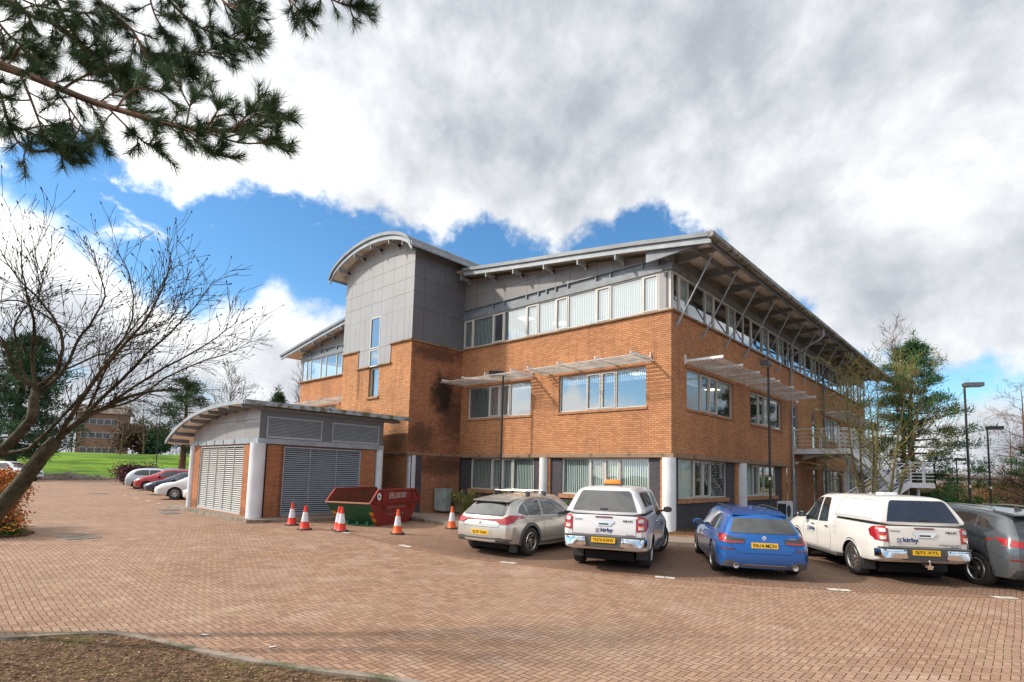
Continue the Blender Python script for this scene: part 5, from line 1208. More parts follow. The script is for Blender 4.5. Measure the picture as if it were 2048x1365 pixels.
# ---- blue estate
def estate():
    P = paintm('metallic_blue_paint', (.01, .12, .43), metal=.3, rough=.22, dirt=.10)
    st = [(-1.05, .78, .24, .90, .72, 1.33, .50, 1, 0), (-.93, .88, .21, .90, .80, 1.36, .54, 1, 0), (-.62, .905, .20, .92, .835, 1.385, .56, .7, 0), (-.1, .91, .18, .93, .845, 1.415, .57, .3, 0), (.6, .905, .16, .925, .845, 1.435, .575, 0, 0), (1.3, .90, .16, .91, .84, 1.44, .575, 0, 0), (1.8, .90, .16, .90, .84, 1.40, .57, 0, 0),
          (2.2, .905, .17, .89, .835, 1.20, .60, 0, 0), (2.6, .91, .17, .87, .82, .94, .68, 0, 0), (2.85, .91, .18, .85, .81, .87, .70, 0, 0), (3.2, .89, .19, .80, .78, .80, .66, 0, 0), (3.5, .82, .21, .72, .68, .74, .58, 0, 1), (3.63, .66, .24, .62, .56, .66, .48, 0, 1)]
    root, body, T = base_car('parked_car', (4.46, -4.9, -.20), R(121.1), 'metallic blue estate car parked between the two white pickups', 'car', 'cars parked nose-in to the kerb', st,
        [(.2, .05), (.45, .0), (.85, .03), (.95, .10), (1.38, .50)], [(.2, 0), (.5, .03), (.8, -.06)], P, [(0, .80), (2.85, .80)], .335, .23, 'ten', .385)
    g_ = patch(T, 'rear', [[(-.62, .96), (.62, .96), (.655, 1.0), (.54, 1.255), (-.54, 1.255), (-.655, 1.0)]], M_cglassL, 'rear_window', root, off=.010)
    b = MB(); b.bar((-.78, .02, 1.045), (-.80, .38, 1.035), .02, .025); b.bar((-.80, -.02, 1.03), (-.78, .14, 1.04), .035, .04); b.build('rear_wiper', M_plast, g_)
    b = MB(); b.prism([(-.66, 1.325), (-.56, 1.345), (-.1, 1.405), (-.1, 1.37), (-.5, 1.305), (-.62, 1.30)], lambda x, z: (x, -.565, z), lambda x, z: (x, .565, z)); b.build('roof_spoiler', P, root, bevel=.012); b = MB(); b.box(-.60, -.3, -.55, .55, 1.265, 1.30); b.build('spoiler_underside', M_plast, root)
    for s in (1, -1):
        mm = (lambda p: p) if s > 0 else mirror
        L_ = patch(T, 'rear', mm([[(.40, .755), (.70, .745), (.88, .765), (.90, .90), (.86, .93), (.62, .865), (.38, .855)]]), M_smoke, 'tail_lamp', root, off=.012, grid=.05)
        patch(T, 'rear', mm([[(.42, .762), (.70, .752), (.88, .775), (.895, .90), (.86, .915), (.82, .82), (.70, .79), (.42, .795)]]), M_red, 'lamp_bar', L_, off=.02, grid=.05)
        v = 'left' if s > 0 else 'right'
        patch(T, v, [[(-1.0, .775), (-.80, .80), (-.62, .90), (-1.0, .93)]], M_red, 'lamp_side', L_, off=.014, grid=.05)
        patch(T, v, [[(-.42, .99), (.0, .965), (.05, 1.30), (-.12, 1.28), (-.34, 1.14)]], M_cglass, 'side_window', root); patch(T, v, [[(.09, .96), (.72, .95), (.73, 1.34), (.4, 1.335), (.13, 1.31)]], M_cglass, 'side_window', root); patch(T, v, [[(.79, .95), (1.9, .925), (2.02, .93), (1.75, 1.15), (1.45, 1.30), (1.2, 1.34), (.79, 1.345)]], M_cglass, 'side_window', root)
        patch(T, v, seam([(.76, .94), (.75, .38)]) + seam([(1.85, .92), (1.82, .38)]) + seam([(-.1, .92), (-.02, .76)]) + seam([(.42, .38), (1.82, .36)]), M_seam, 'door_gap', root, off=.003, thick=0)
        patch(T, v, [[(.42, .165), (2.4, .165), (2.4, .24), (.42, .24)]], M_plastG, 'sill_trim', root, off=.012, grid=.1)
        for xx in (.22, 1.08): patch(T, v, [rrect(xx, xx + .19, .80, .832, .014)], P, 'door_handle', root, off=.03, thick=.03)
        patch(T, 'rear', mm([rrect(.60, .86, .615, .645, .01)]), M_redD, 'reflector', root, off=.012)
        patch(T, 'rear', mm([[(.84, .42), (.89, .40), (.90, .54), (.86, .54)]]), M_plast, 'air_slot', root, off=.006)
        b = MB(); b.lathe([(.055, 0), (.055, .09), (.043, .09), (.043, .02), (0, .02)], (-1.04, s * .58, .29), (-1, 0, 0), n=20, close=False); b.build('exhaust_tip', M_chrome, root, smooth=True)
        b = MB(); b.path([(-.15, s * .50, 1.42), (0, s * .505, 1.455), (.7, s * .51, 1.475), (1.4, s * .51, 1.475), (1.7, s * .505, 1.43)], .016, 6); b.build('roof_rail', M_plast, root, smooth=True)
    patch(T, 'rear', [[(-.86, .22), (-.5, .20), (.5, .20), (.86, .22), (.80, .36), (.66, .40), (.48, .32), (-.48, .32), (-.66, .40), (-.80, .36)]], M_plastG, 'diffuser', root, off=.016)
    patch(T, 'rear', [rrect(-.40, .40, .315, .328, .004)], M_chrome, 'diffuser_trim', root, off=.022)
    patch(T, 'rear', seam([(-.66, .90), (-.62, .66), (-.52, .55), (.52, .55), (.62, .66), (.66, .90)], .008), M_seam, 'tailgate_gap', root, off=.003, thick=0)
    plate(T, 'rear', 0, .72, 'PA14 MCN', root)
    q = cast(T, 'rear', 0, .875)[0]; b = MB(); b.lathe([(.041, 0), (.041, .01), (.0, .012)], (q.x, 0, .875), (-1, 0, .15), n=24, close=False); bd = b.build('badge', M_clear, root)
    b = MB(); 
    for a0 in (0, 180): b.add([(q.x - .015, 0, .875)] + [(q.x - .015, .027 * math.cos(R(a0 + t)), .875 + .027 * math.sin(R(a0 + t))) for t in range(0, 91, 15)], [(0, i, i + 1) for i in range(1, 7)])
    b.build('badge_quarter', mat('badge_blue', (.02, .12, .5), rough=.3), bd)
    lettering(T, 'rear', '320d', -.56, .865, .035, M_chrome, root, width=.15)
    patch(T, 'front', [[(-.68, .93), (.68, .93), (.52, 1.32), (-.52, 1.32)]], M_cglass, 'windscreen', root)
    b = MB(); b.prism([(0, 0), (.16, 0), (.02, .06)], lambda x, z: (.25 - x, -.014, 1.43 + z), lambda x, z: (.25 - x, .014, 1.43 + z)); b.build('roof_aerial', P, root)
    mirrors(root, 1.82, .98, .96, P)
estate()

# ---- grey SUV cut by the frame
def suv():
    P = paintm('metallic_grey_paint', (.13, .145, .16), metal=.6, rough=.2, dirt=.06)
    st = [(-.89, .76, .30, 1.06, .70, 1.52, .52, 1, 0), (-.77, .87, .26, 1.06, .80, 1.56, .57, 1, 0), (-.45, .91, .25, 1.08, .835, 1.59, .59, .7, 0), (0, .92, .24, 1.08, .85, 1.62, .60, .3, 0), (.6, .91, .22, 1.07, .85, 1.64, .61, 0, 0), (1.3, .905, .21, 1.05, .85, 1.65, .61, 0, 0), (1.75, .905, .21, 1.03, .85, 1.62, .60, 0, 0),
          (2.15, .91, .22, 1.02, .85, 1.44, .61, 0, 0), (2.55, .915, .22, 1.01, .84, 1.14, .68, 0, 0), (2.8, .915, .22, .99, .83, 1.06, .72, 0, 0), (3.15, .90, .24, .96, .80, 1.01, .70, 0, 0), (3.45, .84, .26, .90, .72, .93, .62, 0, 1), (3.57, .7, .3, .8, .6, .84, .52, 0, 1)]
    root, body, T = base_car('parked_car', (8.93, -2.02, -.215), R(131), 'dark metallic grey SUV at the right end of the parked row', 'car', 'cars parked nose-in to the kerb', st,
        [(.2, .06), (.5, .0), (1.0, .02), (1.1, .10), (1.55, .42)], [(.2, 0), (.7, .02), (1.0, -.05)], P, [(0, .81), (2.67, .81)], .36, .23, 'five', .42)
    g_ = patch(T, 'rear', [[(-.64, 1.10), (.64, 1.10), (.67, 1.15), (.56, 1.46), (-.56, 1.46), (-.67, 1.15)]], M_cglass, 'rear_window', root, off=.010)
    b = MB(); b.prism([(-.66, 1.53), (-.56, 1.56), (-.1, 1.61), (-.1, 1.57), (-.5, 1.51), (-.62, 1.50)], lambda x, z: (x, -.58, z), lambda x, z: (x, .58, z)); b.build('roof_spoiler', P, root, bevel=.012)
    for s in (1, -1):
        mm = (lambda p: p) if s > 0 else mirror; v = 'left' if s > 0 else 'right'
        L_ = patch(T, 'rear', mm([[(.28, .93), (.62, .89), (.89, .92), (.90, 1.03), (.62, 1.02), (.28, .99)]]), M_red, 'tail_lamp', root, off=.012, grid=.05)
        patch(T, 'rear', mm([[(.32, .935), (.56, .91), (.56, .94), (.32, .965)]]), M_clear, 'lamp_lens', L_, off=.02); patch(T, v, [[(-.85, .92), (-.68, .95), (-.42, 1.06), (-.70, 1.06), (-.85, 1.02)]], M_red, 'lamp_side', L_, off=.014, grid=.05)
        patch(T, v, [[(-.36, 1.22), (-.14, 1.13), (.08, 1.12), (.10, 1.47), (-.12, 1.40)]], M_cglass, 'side_window', root); patch(T, v, [[(.14, 1.12), (.74, 1.10), (.74, 1.53), (.4, 1.52), (.15, 1.49)]], M_cglass, 'side_window', root); patch(T, v, [[(.80, 1.10), (1.8, 1.08), (2.05, 1.09), (1.75, 1.36), (1.5, 1.50), (1.2, 1.54), (.80, 1.54)]], M_cglass, 'side_window', root)
        patch(T, v, seam([(.77, 1.08), (.76, .45)]) + seam([(1.85, 1.06), (1.82, .45)]) + seam([(-.22, 1.1), (-.05, .86)]) + seam([(.42, .45), (1.82, .43)]), M_seam, 'door_gap', root, off=.003, thick=0)
        patch(T, v, seam([(-.40, .86), (-.26, .86), (-.24, 1.0), (-.40, 1.0), (-.40, .86)], .006), M_seam, 'filler_flap', root, off=.003, thick=0)
        patch(T, v, arch_band(0, .33, .42, .47, 0, 180), M_plast, 'arch_trim', root, off=.012, grid=0); patch(T, v, [[(.44, .23), (2.2, .23), (2.2, .33), (.44, .33)]], M_plast, 'sill_trim', root, off=.012, grid=.1)
        patch(T, 'rear', mm([rrect(.56, .86, .64, .67, .01)]), M_redD, 'reflector', root, off=.014)
        for xx in (.2, 1.08): patch(T, v, [rrect(xx, xx + .19, .95, .985, .014)], P, 'door_handle', root, off=.03, thick=.03)
        b = MB(); b.path([(-.1, s * .54, 1.62), (.1, s * .55, 1.66), (.8, s * .56, 1.69), (1.5, s * .55, 1.67), (1.7, s * .55, 1.63)], .016, 6); b.build('roof_rail', M_alloy, root, smooth=True)
    patch(T, 'rear', [[(-.84, .30), (.84, .30), (.80, .46), (-.80, .46)]], M_plast, 'bumper_trim', root, off=.016); patch(T, 'rear', [rrect(-.26, .26, .745, .855, .01)], M_plateY, 'number_plate', root, off=.014, grid=0, thick=.02, smooth=False)
    b = MB(); b.prism([(0, 0), (.18, 0), (.03, .08)], lambda x, z: (.05 - x, -.016, 1.615 + z), lambda x, z: (.05 - x, .016, 1.615 + z)); b.build('roof_aerial', M_plast, root)
    patch(T, 'front', [[(-.68, 1.12), (.68, 1.12), (.55, 1.54), (-.55, 1.54)]], M_cglass, 'windscreen', root); mirrors(root, 1.8, .98, 1.12, P)
suv()

# ---- the far row by the plant store
def far_car(loc, heading, label, P, kind, text, group='cars in the far bay row', front=None):
    H, L_, be, bon = {'suv': (1.58, 4.3, 1.0, 1.02), 'hatch': (1.46, 4.3, .92, .90), 'mpv': (1.64, 4.6, 1.0, .96), 'big': (1.85, 4.9, 1.15, 1.18)}[kind]
    f0, wb_ = L_ - .85, L_ * .6
    st = [(-.85, .74, .28, be, .68, H - .16, .50, 1, 0), (-.74, .86, .24, be, .78, H - .12, .55, 1, 0), (-.4, .90, .22, be, .83, H - .06, .57, .6, 0), (.2, .90, .20, be, .84, H - .01, .58, 0, 0), (1.0, .90, .20, be - .01, .84, H, .58, 0, 0), (1.5, .90, .20, be - .02, .84, H - .03, .57, 0, 0),
          (1.95, .90, .20, be - .03, .83, H - .22, .58, 0, 0), (2.45 + (kind == 'mpv') * .25, .90, .21, be - .05, .82, bon + .10, .66, 0, 0), (2.75 + (kind == 'mpv') * .15, .90, .22, be - .07, .81, bon, .70, 0, 0), (f0 - .45, .87, .23, bon - .10, .76, bon - .05, .66, 0, 0), (f0 - .15, .78, .25, bon - .2, .66, bon - .15, .56, 0, 1), (f0, .62, .28, bon - .32, .54, bon - .27, .46, 0, 1)]
    st = [s for i, s in enumerate(st) if i == 0 or s[0] > st[i - 1][0]]
    root, body, T = base_car('parked_car', loc, heading, label, 'car', group, st, [(.2, .05), (.5, 0), (be - .05, .02), (H - .15, .40)], [(.2, 0), (.6, .03), (1.0, -.06)], P, [(0, .77), (wb_, .77)], .33, .21, 'ten', .38, bul=(.06, .16))
    xw = 1.95
    for v, s in (('left', 1), ('right', -1)):
        patch(T, v, [[(-.32, be + .12), (-.05, be + .05), (.70, be + .04), (.70, H - .13), (.2, H - .14), (-.12, H - .22)]], M_cglass, 'side_window', root, grid=.12); patch(T, v, [[(.76, be + .04), (xw - .1, be + .02), (xw + .1, be + .03), (1.7, H - .30), (1.4, H - .14), (.76, H - .12)]], M_cglass, 'side_window', root, grid=.12)
        patch(T, v, seam([(.73, be), (.72, .42)]) + seam([(1.85, be - .02), (1.82, .42)]), M_seam, 'door_gap', root, off=.004, thick=0)
        for xx in (.2, 1.0): patch(T, v, [rrect(xx, xx + .18, be - .13, be - .10, .012)], P, 'door_handle', root, off=.025, thick=.03)
    patch(T, 'front', [[(-.66, bon + .10), (.66, bon + .10), (.52, H - .12), (-.52, H - .12)]], M_cglass, 'windscreen', root, grid=.12)
    patch(T, 'rear', [[(-.6, be + .05), (.6, be + .05), (.5, H - .22), (-.5, H - .22)]], M_cglass, 'rear_window', root, grid=.12)
    hz_ = bon - .34
    for s in (1, -1):
        mm = (lambda p: p) if s > 0 else mirror
        patch(T, 'front', mm([[(.36, hz_ - .02), (.60, hz_ - .04), (.84, hz_ + .14), (.78, hz_ + .18), (.52, hz_ + .08), (.36, hz_ + .06)]]), M_clear, 'headlamp', root, grid=.08, off=.012)
        patch(T, 'rear', mm([[(.55, be - .2), (.86, be - .2), (.86, be - .02), (.60, be - .04)]]), M_red, 'tail_lamp', root, grid=.08, off=.012)
    patch(T, 'front', [[(-.36, hz_ - .12), (.36, hz_ - .12), (.42, hz_ + .02), (-.42, hz_ + .02)]], M_plast, 'grille', root, off=.008); patch(T, 'front', [[(-.5, .28), (.5, .28), (.44, .42), (-.44, .42)]], M_plast, 'lower_grille', root, off=.008)
    patch(T, 'front', [rrect(-.26, .26, .43, .53, .01)], M_plateW, 'number_plate', root, off=.02, grid=0); patch(T, 'rear', [rrect(-.26, .26, .52, .62, .01)], M_plateY, 'number_plate', root, off=.02, grid=0)
    mirrors(root, 1.85, .97, be + .05, P)
    return root
FH = R(241)
far_car((-40.9, -6.3, 0), R(62), 'light silver crossover facing away in the far row', paintm('light_silver_paint', (.50, .54, .60), metal=.5), 'suv', '')
far_car((-46.4, -3.3, 0), R(62), 'bright blue hatchback with pale roof beyond the silver crossover', paintm('sky_blue_paint', (.10, .35, .62), metal=.3), 'suv', '')
far_car((-36.7, -4.1, 0), FH, 'red SUV facing the yard in the far row', paintm('red_paint', (.42, .02, .035), metal=.2), 'suv', '')
far_car((-29.7, -5.1, 0), FH, 'dark navy hatchback beside the red SUV', paintm('navy_paint', (.02, .035, .075), metal=.5), 'hatch', '')
far_car((-24.3, -5.6, 0), FH, 'white people carrier nearest the plant store but one', paintm('pearl_white_paint', (.72, .72, .72)), 'mpv', '')
far_car((-20.9, -5.5, 0), FH, 'white hatchback mostly hidden behind the plant store', paintm('pearl_white_paint', (.72, .72, .72)), 'hatch', '')
far_car((-62.7, -12.8, 0), R(38), 'white SUV at the far left edge, nose pointing right', paintm('cool_white_paint', (.66, .70, .76)), 'big', '', group=None)

# ================================================================ VEGETATION
def vmat(name, c0, c1, rough=.8, scale=6, trans=0.0):
    def f(g, b, t):
        n_ = g.noise(t.outputs['Object'], scale, 4, .7); n2 = g.noise(t.outputs['Object'], scale * .18, 3, .6)
        g.put(b.inputs['Base Color'], g.mix(g.ss(g.m('ADD', g.m('MULTIPLY', n_, .5), g.m('MULTIPLY', n2, .5)), .38, .62), c0, c1))
    return mat(name, c1, rough=rough, spec=.25, fn=f)
M_bark = vmat('bark_grey_brown', (.028, .024, .014), (.11, .088, .052), scale=14)
M_barkL = vmat('bark_lichen', (.10, .085, .04), (.24, .21, .10), scale=12)
M_barkP = vmat('bark_pine', (.10, .05, .03), (.24, .14, .09), scale=10)
M_twigR = vmat('twig_brown', (.09, .05, .035), (.19, .11, .075), scale=3)
M_twigY = vmat('twig_mossy', (.16, .14, .045), (.36, .31, .12), scale=5)
M_needle = vmat('pine_needles_near', (.03, .075, .035), (.09, .17, .07), scale=8, rough=.55)
M_needF = vmat('pine_needles', (.018, .055, .022), (.06, .14, .045), scale=1.5)
M_needB = vmat('pine_needles_bright', (.024, .08, .034), (.08, .19, .065), scale=1.5)
M_needD = vmat('cedar_foliage', (.022, .065, .035), (.07, .15, .07), scale=1.2)
M_beech = vmat('copper_leaves', (.30, .09, .02), (.62, .26, .07), scale=9)
M_leafG = vmat('shrub_leaves', (.025, .07, .012), (.09, .19, .035), scale=6)
M_heath = vmat('heather', (.07, .03, .04), (.19, .09, .10), scale=5)
M_dry = vmat('dry_groundcover', (.13, .065, .03), (.34, .19, .09), scale=4)
M_far = vmat('far_trees', (.10, .075, .05), (.20, .15, .10), scale=.2)
M_farG = vmat('far_trees_green', (.05, .075, .03), (.11, .13, .05), scale=.2)
rnd = random.Random(11)
def rvec(r_=rnd): 
    while True:
        v = Vector((r_.uniform(-1, 1), r_.uniform(-1, 1), r_.uniform(-1, 1)))
        if .05 < v.length < 1: return v.normalized()
def limb_curve(p, d, L, n, upb, wob):
    P = [Vector(p)]; d = Vector(d).normalized()
    for i in range(n):
        d = (d + rvec() * wob + Vector((0, 0, upb))).normalized(); P.append(P[-1] + d * L / n)
    return P
def branch(b, p, d, L, r_, dep, upb=.08, wob=.13, kids=(3, 5), ratio=.62, ang=.6, rmin=.003, sides=None, tips=None, first=.25):
    n = 5 if dep > 0 else 4; P = limb_curve(p, d, L, n, upb, wob); rads = [max(rmin, r_ * (1 - .75 * i / n)) for i in range(n + 1)]
    b.path(P, rads, sides or (6 if r_ > .04 else 4 if r_ > .012 else 3), cap=False)
    if dep <= 0:
        if tips is not None: tips.append((P[-1], (P[-1] - P[-2]).normalized()))
        return
    for k in range(rnd.randint(*kids)):
        t = rnd.uniform(first, .98) * n; i = min(int(t), n - 1); q = P[i].lerp(P[i + 1], t - i); dd = (P[i + 1] - P[i]).normalized()
        s = dd.cross(rvec()).normalized(); nd = (dd * math.cos(ang) + s * math.sin(ang) * rnd.uniform(.7, 1.2)).normalized()
        branch(b, q, nd, L * ratio * rnd.uniform(.7, 1.15), rads[i] * .6, dep - 1, upb, wob, kids, ratio, ang, rmin, None, tips, .2)
def bare_tree(loc, h, label, m_, group=None, trunks=1, spread=.25, lean=(0, 0), dep=3, kids=(4, 6), r0=None, nb=14, start=.25, ang=.75, upb=.06, name='bare_tree', twm=None, lr=.42, rmin=.004, cat='tree'):
    root = empty(name, loc, label=label, cat=cat, group=group); r0 = r0 or h * .016
    tb_ = MB(); cb = MB()
    for t in range(trunks):
        a = 2 * math.pi * t / max(1, trunks) + rnd.random(); off_ = Vector((math.cos(a), math.sin(a), 0)) * (.12 * (trunks > 1)); d = Vector((math.cos(a) * spread * (trunks > 1) + lean[0], math.sin(a) * spread * (trunks > 1) + lean[1], 1))
        n = 9; P = limb_curve(off_ + Vector((0, 0, -.3)), d, h + .3, n, .10, .07); rads = [max(rmin, r0 * (1 - .93 * (i / n) ** .9)) for i in range(n + 1)]; tb_.path(P, rads, 8)
        for k in range(nb):
            tt = start + (1 - start) * ((k + rnd.random()) / nb); i = min(int(tt * n), n - 1); q = P[i].lerp(P[i + 1], tt * n - i); dd = (P[i + 1] - P[i]).normalized(); s = dd.cross(rvec()).normalized()
            nd = (dd * math.cos(ang) + s * math.sin(ang)).normalized()
            branch(cb, q, nd, h * lr * (1.15 - tt * .75) * rnd.uniform(.8, 1.15), rads[i] * .5, dep - 1, upb, .13, kids, .6, .65, rmin)
    tb_.build('trunk', m_, root, smooth=2, uv=False, fixn=False); cb.build('crown', twm or m_, root, smooth=2, uv=False, fixn=False); return root
def needles(b, c, d, L, n, ln, w_=.0022, spread=.62, r_=rnd):
    """a shoot: needles along length L around direction d"""
    d = d.normalized(); a = d.orthogonal().normalized(); e = d.cross(a)
    for i in range(n):
        t = r_.random() ** .8; ph = r_.uniform(0, 6.283); sp = spread * r_.uniform(.55, 1.2); s = a * math.cos(ph) + e * math.sin(ph)
        o_ = c + d * L * t; nd = (d * math.cos(sp) + s * math.sin(sp)); l_ = ln * r_.uniform(.7, 1.1); w2 = nd.cross(rvec(r_)).normalized() * w_
        b.v += [tuple(o_ - w2), tuple(o_ + w2), tuple(o_ + nd * l_)]; k = len(b.v); b.f.append((k - 3, k - 2, k - 1)); b.mi.append(0)
def clump(b, c, r_, n, ln, w_, flat=.6, up=.3):
    for i in range(n):
        o_ = c + Vector((rnd.gauss(0, .45) * r_, rnd.gauss(0, .45) * r_, rnd.gauss(0, .45) * r_ * flat)); nd = (o_ - c).normalized() * .7 + rvec() * .6 + Vector((0, 0, up)); nd.normalize()
        w2 = nd.cross(rvec()).normalized() * w_; b.v += [tuple(o_ - w2), tuple(o_ + w2), tuple(o_ + nd * ln * .9 + w2 * .3)]; k = len(b.v); b.f.append((k - 3, k - 2, k - 1)); b.mi.append(0)
def leaves(b, c, r_, n, s, flat=1.0, jit=.5):
    for i in range(n):
        o_ = c + Vector((rnd.gauss(0, jit) * r_, rnd.gauss(0, jit) * r_, rnd.gauss(0, jit) * r_ * flat)); u = rvec() * s; v = u.cross(rvec()).normalized() * s * .6
        b.v += [tuple(o_ - u), tuple(o_ + v), tuple(o_ + u), tuple(o_ - v)]; k = len(b.v); b.f.append((k - 4, k - 3, k - 2, k - 1)); b.mi.append(0)
def pine_tree(loc, h, label, rad, z0, nb, m_=None, group=None, name='pine_tree', n=60, ln=.22, w_=.02, r0=.2, shape=.75, droop=.0, cr=.42, bark=None, per=6, cat='tree', lean=(0, 0)):
    root = empty(name, loc, label=label, cat=cat, group=group); tb_ = MB(); fb = MB(); P = limb_curve((0, 0, -.4), (lean[0], lean[1], 1), h + .3, 10, .05, .03)
    tb_.path(P, [max(.015, r0 * (1 - .92 * i / 10)) for i in range(11)], 8)
    for k in range(nb):
        t = (k + rnd.random()) / nb; z = z0 + (h * .98 - z0) * t; f = z / h * 10 * h / (h + .3); i = min(int(f), 9); q = P[i].lerp(P[i + 1], min(1, f - i))
        a = k * 2.39996 + rnd.uniform(-.5, .5); R_ = rad * ((1 - t) ** shape + .05) * rnd.uniform(.55, 1.12) * (.55 + .45 * min(1, t * 4)); dz = droop + .25 * t
        end = q + Vector((math.cos(a) * R_, math.sin(a) * R_, R_ * dz)); mid_ = q.lerp(end, .5) + Vector((0, 0, -.04 * R_)); tb_.path([q, mid_, end], [max(.012, .03 * R_), .018, .008], 4, cap=False)
        for j in range(per):
            u = .35 + .68 * (j + rnd.random()) / per; c = q.lerp(end, u) + Vector((rnd.uniform(-.16, .16) * R_, rnd.uniform(-.16, .16) * R_, rnd.uniform(-.02, .10) * R_)); tb_.path([q.lerp(end, max(0, u - .15)), c], [.012, .006], 3, cap=False)
            clump(fb, c, cr * rnd.uniform(.6, 1.15), n, ln, w_)
    clump(fb, P[-1], cr * .7, n, ln, w_, 1.2)
    tb_.build('trunk', bark or M_barkP, root, smooth=2, uv=False, fixn=False); fb.build('crown', m_ or M_needF, root, uv=False, fixn=False); return root
TREE=[
( [(-0.98, -17.99, -0.45), (-0.58, -17.65, 0.7), (-0.24, -17.3, 1.31), (-0.12, -17.12, 1.65), (-0.03, -16.97, 1.99), (0.01, -16.85, 2.19)] , (0.17, 0.13) ),
( [(0.01, -16.85, 2.19), (0.16, -16.66, 2.44), (0.32, -16.45, 2.61), (0.49, -16.23, 2.77), (0.65, -16.01, 2.86), (0.86, -15.74, 2.91)] , (0.085, 0.02) ),
( [(0.01, -16.85, 2.19), (0.24, -16.77, 2.49), (0.56, -16.62, 2.94), (0.88, -16.46, 3.29), (1.16, -16.32, 3.58), (1.38, -16.24, 3.85), (1.61, -16.17, 4.27)] , (0.07, 0.008) ),
( [(0.03, -16.84, 2.22), (0.22, -16.62, 2.51), (0.41, -16.41, 2.86), (0.56, -16.23, 3.15), (0.69, -16.06, 3.42), (0.87, -15.86, 3.73), (1.03, -15.67, 4.06), (1.16, -15.52, 4.42)] , (0.06, 0.006) ),
( [(0.11, -16.65, 2.45), (0.29, -16.42, 2.65), (0.47, -16.19, 2.91), (0.71, -15.91, 3.19), (0.95, -15.63, 3.43), (1.12, -15.41, 3.65), (1.25, -15.22, 3.9)] , (0.05, 0.006) ),
( [(0.22, -16.43, 2.61), (0.36, -16.15, 2.74), (0.57, -15.84, 3.08), (0.83, -15.47, 3.35), (0.95, -15.21, 3.48), (1.08, -14.95, 3.68)] , (0.035, 0.005) ),
( [(0.13, -17.73, 1.37), (0.35, -17.51, 1.84), (0.52, -17.3, 2.15), (0.58, -17.19, 2.38), (0.55, -17.17, 2.61), (0.49, -17.16, 2.78)] , (0.13, 0.085) ),
( [(0.49, -17.16, 2.78), (0.53, -17.23, 3.11), (0.62, -17.24, 3.44), (0.63, -17.32, 3.76), (0.65, -17.4, 4.07), (0.72, -17.44, 4.44)] , (0.05, 0.006) ),
( [(0.49, -17.16, 2.78), (0.79, -17.02, 2.97), (0.97, -17.02, 3.32), (0.99, -17.14, 3.56), (0.97, -17.29, 3.75), (0.92, -17.49, 3.98), (0.93, -17.62, 4.19)] , (0.05, 0.006) ),
( [(0.48, -17.16, 2.67), (0.66, -16.94, 3.0), (0.72, -16.84, 3.39), (0.78, -16.73, 3.64), (0.82, -16.64, 3.95), (0.7, -16.7, 4.27), (0.57, -16.77, 4.59)] , (0.045, 0.006) ),
( [(0.49, -17.16, 2.75), (0.45, -17.38, 3.09), (0.48, -17.52, 3.32), (0.46, -17.69, 3.48)] , (0.035, 0.01) ),
( [(-0.27, -17.35, 1.99), (-0.07, -17.11, 2.06), (0.14, -16.89, 2.39), (0.36, -16.67, 2.8), (0.47, -16.54, 3.11), (0.63, -16.37, 3.5), (0.68, -16.31, 3.91), (0.59, -16.38, 4.39), (0.43, -16.5, 4.68)] , (0.055, 0.006) ),
( [(0.49, -16.92, 3.02), (0.63, -16.7, 3.19), (0.75, -16.49, 3.33), (0.84, -16.33, 3.63), (0.94, -16.17, 3.96), (0.97, -16.06, 4.3), (0.95, -15.99, 4.51)] , (0.03, 0.005) ),
( [(0.16, -16.61, 2.51), (0.29, -16.5, 3.01), (0.47, -16.34, 3.46), (0.71, -16.09, 3.67), (0.88, -15.9, 3.88), (1.02, -15.79, 4.49)] , (0.035, 0.005) ),
( [(0.52, -17.3, 2.99), (0.54, -17.41, 3.44), (0.74, -17.33, 3.71), (0.93, -17.24, 3.94), (0.9, -17.38, 4.3)] , (0.03, 0.005) ),
( [(0.4, -17.69, 3.05), (0.47, -17.51, 3.24), (0.45, -17.36, 2.93), (0.45, -17.2, 2.78)] , (0.02, 0.03) ),
( [(0.61, -17.84, 3.6), (0.65, -17.64, 3.65), (0.72, -17.41, 3.72), (0.79, -17.15, 3.57), (0.83, -16.93, 3.38)] , (0.02, 0.012) ),
]
